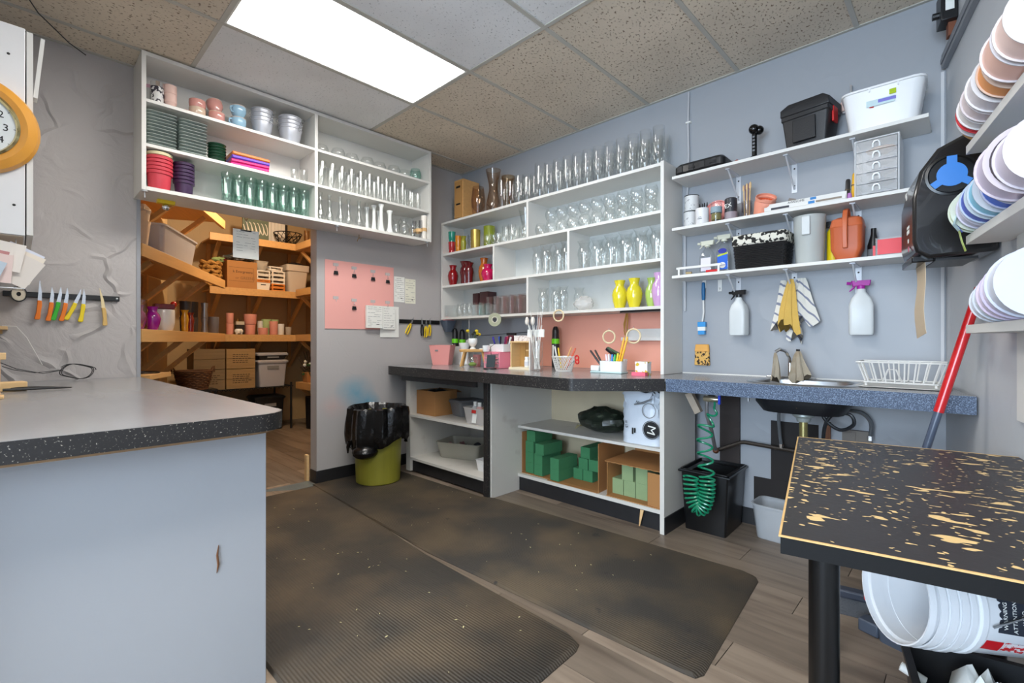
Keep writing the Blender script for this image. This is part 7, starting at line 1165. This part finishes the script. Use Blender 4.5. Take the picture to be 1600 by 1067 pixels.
for (y, k, m, l) in ((-1.60, 0, OLDW, 'weathered grey wooden crate, lower left of four'), (-1.60, 1, OLDW, 'weathered grey wooden crate on top of the left pair'), (-1.27, 0, OLDW2, 'tan wooden crate with stencilled lines, lower of the pair beside the tote'), (-1.27, 1, OLDW2, 'tan wooden crate with stencilled lines, upper of the pair beside the tote')):
    t = T('wooden_crate', l, 'crate', (-2.76, y, .5566+k*.242))
    for s_ in (-1, 1): ob('end_board', G().box(-.14, .14, s_*.15-.008, s_*.15+.008, 0, .238), m, t)
    for q in range(2): ob('board', G().box(.14, .154, -.158, .158, .001+q*.12, .117+q*.12), m, t, bev=.002)
    ob('back_board', G().box(-.154, -.14, -.158, .158, 0, .238), m, t); ob('floor_board', G().box(-.14, .14, -.142, .142, 0, .01), m, t)
    if y > -1.5 or k == 0:
        g = G(); rnd = random.Random(int(100*y)+k)
        for q in range(5): 
            yy = -.09
            while yy < .08: l_ = rnd.uniform(.01, .04); g.box(.1542, .1548, yy, yy+l_, .07+q*.024, .08+q*.024); yy += l_+.008
        ob('stencil', g, mat('stencil_ink', (84, 66, 46), .8), t)
TOTE = mat('grey_tote_plastic', (176, 176, 184), .45, var=.03)
def tote(label, x, y, z, h, m, lidm): 
    t = T('storage_tote', label, 'tote', (x, y, z)); g = G(); ob('body', g.tub(.26, .30, .3, .34, h, .004, .02, .008), m, t); g = G(); ob('lid', g.loft([g.rr(.33, .37, .02, h+.001), g.rr(.335, .375, .02, h+.02), g.rr(.3, .34, .02, h+.035)]), lidm, t); ob('label', G().at(.153, 0, h*.8, 0, R(84), 0).box(-.02, .02, -.07, .07, 0, .001), INKG, t)
tote('light grey storage tote on the wire rack', -2.78, -.895, .5566, .30, TOTE, TOTE); tote('second grey tote lid stacked on the first tote', -2.78, -.895, .8935, .055, mat('black_seam', (30, 30, 32), .5), TOTE)
tote('black tote on the floor under the wire rack, right', -2.80, -.92, .0, .40, BLACKP, BLACKP); tote('black tote with a white lid on the floor under the wire rack, middle', -2.80, -1.32, .0, .34, BLACKP, WP); tote('black tote with a white lid on the floor under the wire rack, left', -2.80, -1.70, .0, .42, BLACKP, WP)
t = T('wicker_basket', 'brown wicker basket with a loop handle on the wire rack', 'basket', (-2.42, -1.80, .60)); WK = mat('brown_wicker', (104, 70, 46), .7, var=.35, sc=40, bump=.5, bsc=120); g = G()
for k in range(11):
    f = k/10; r_ = .13+.045*f; g.tube([((r_+(.004 if (i+k) % 2 else -.004))*math.cos(2*PI*i/30), (r_+(.004 if (i+k) % 2 else -.004))*math.sin(2*PI*i/30), .012+.19*f) for i in range(30)], .0105, 5, True)
o = ob('weave', g, WK, t); o['kind'] = 'stuff'; ob('base', G().lathe([(0, 0), (.14, 0), (.14, .012), (0, .012)], 24), WK, t); ob('handle', G().tube([(0, .16, .19), (.0, .185, .24), (0, .20, .25), (0, .20, .18)], .009, 6), WK, t); ob('handle', G().tube([(0, -.16, .19), (.0, -.185, .24), (0, -.20, .25), (0, -.20, .18)], .009, 6), WK, t)
t = T('basket_stand', 'dark stand carrying the brown wicker basket', 'stand', (-2.42, -1.80, 0)); ob('top', G().box(-.14, .14, -.2, .2, .575, .598), BLACKP, t)
for sx in (-1, 1):
    for sy in (-1, 1): ob('leg', G().box(sx*.12-.012, sx*.12+.012, sy*.18-.012, sy*.18+.012, 0, .575), BLACKP, t)
S('wire_hoop', 'thin dark wire hoops lying on the ledge behind the doorway', 'wire', G().at(0, 0, .004).torus(.09, .003, 26, 5).at(.01, 0, .011).torus(.08, .003, 26, 5), DKMETAL, onD(.36, .12, .9005)); 
t = T('low_ledge', 'plain pine ledge behind the doorway under the lower shelf', 'ledge', (P0.x, P0.y, .90), ang); ob('board', G().box(.12, .5, .0, .30, -.03, 0), PINE, t); ob('support', G().box(.42, .46, .05, .28, -.9, -.03), PINE, t)
# plants and can at the right
t = T('potted_plant', 'box of dark twigs, green leaves and white blooms by the right wall', 'plant', (-2.42, -.50, .6006)); ob('box', G().frus(.14, .16, .16, .18, 0, .13), CARD, t); rnd = random.Random(3)
for k in range(16):
    a = rnd.uniform(0, 6.3); r_ = rnd.uniform(.03, .15); h = rnd.uniform(.18, .42); p = (max(-.2, r_*math.cos(a)), r_*math.sin(a)-.03, h); st = ob('twig', G().tube([(0, 0, .1), (p[0]*.5, p[1]*.5, h*.6), p], .003, 5), MATS['dark_twig'], t)
    if k % 2: ob('leaf', G().at(p[0]*.7, p[1]*.7, h*.55, rnd.uniform(0, 2), rnd.uniform(0, 2), a).lathe([(0, -.04), (.02, -.01), (.016, .02), (0, .045)], 6, .25), mat('mid_leaf', (44, 84, 42), .6), st)
    if k % 5 == 0: ob('bloom', G().at(p[0]*.6, p[1]*.6, .2+.02*k/5).ball(.022, 8, 6), PAPER, st)
t = T('black_can', 'tall black bin holding sticks under the knee-high shelf', 'bin', (-2.42, -.47, 0)); ob('can', vessel('tallcan', [(.085, 0), (.09, .005), (.1, .40), (.103, .41)], 24, .004), BLACKP, t)
for k in range(5): ob('stick', G().at(-.04+.02*k, .02*(k % 2), .02, R(4*(k-2)), R(3*(k-2))).lathe([(.006, 0), (.006, .42), (0, .425)], 6), PINE2, t)
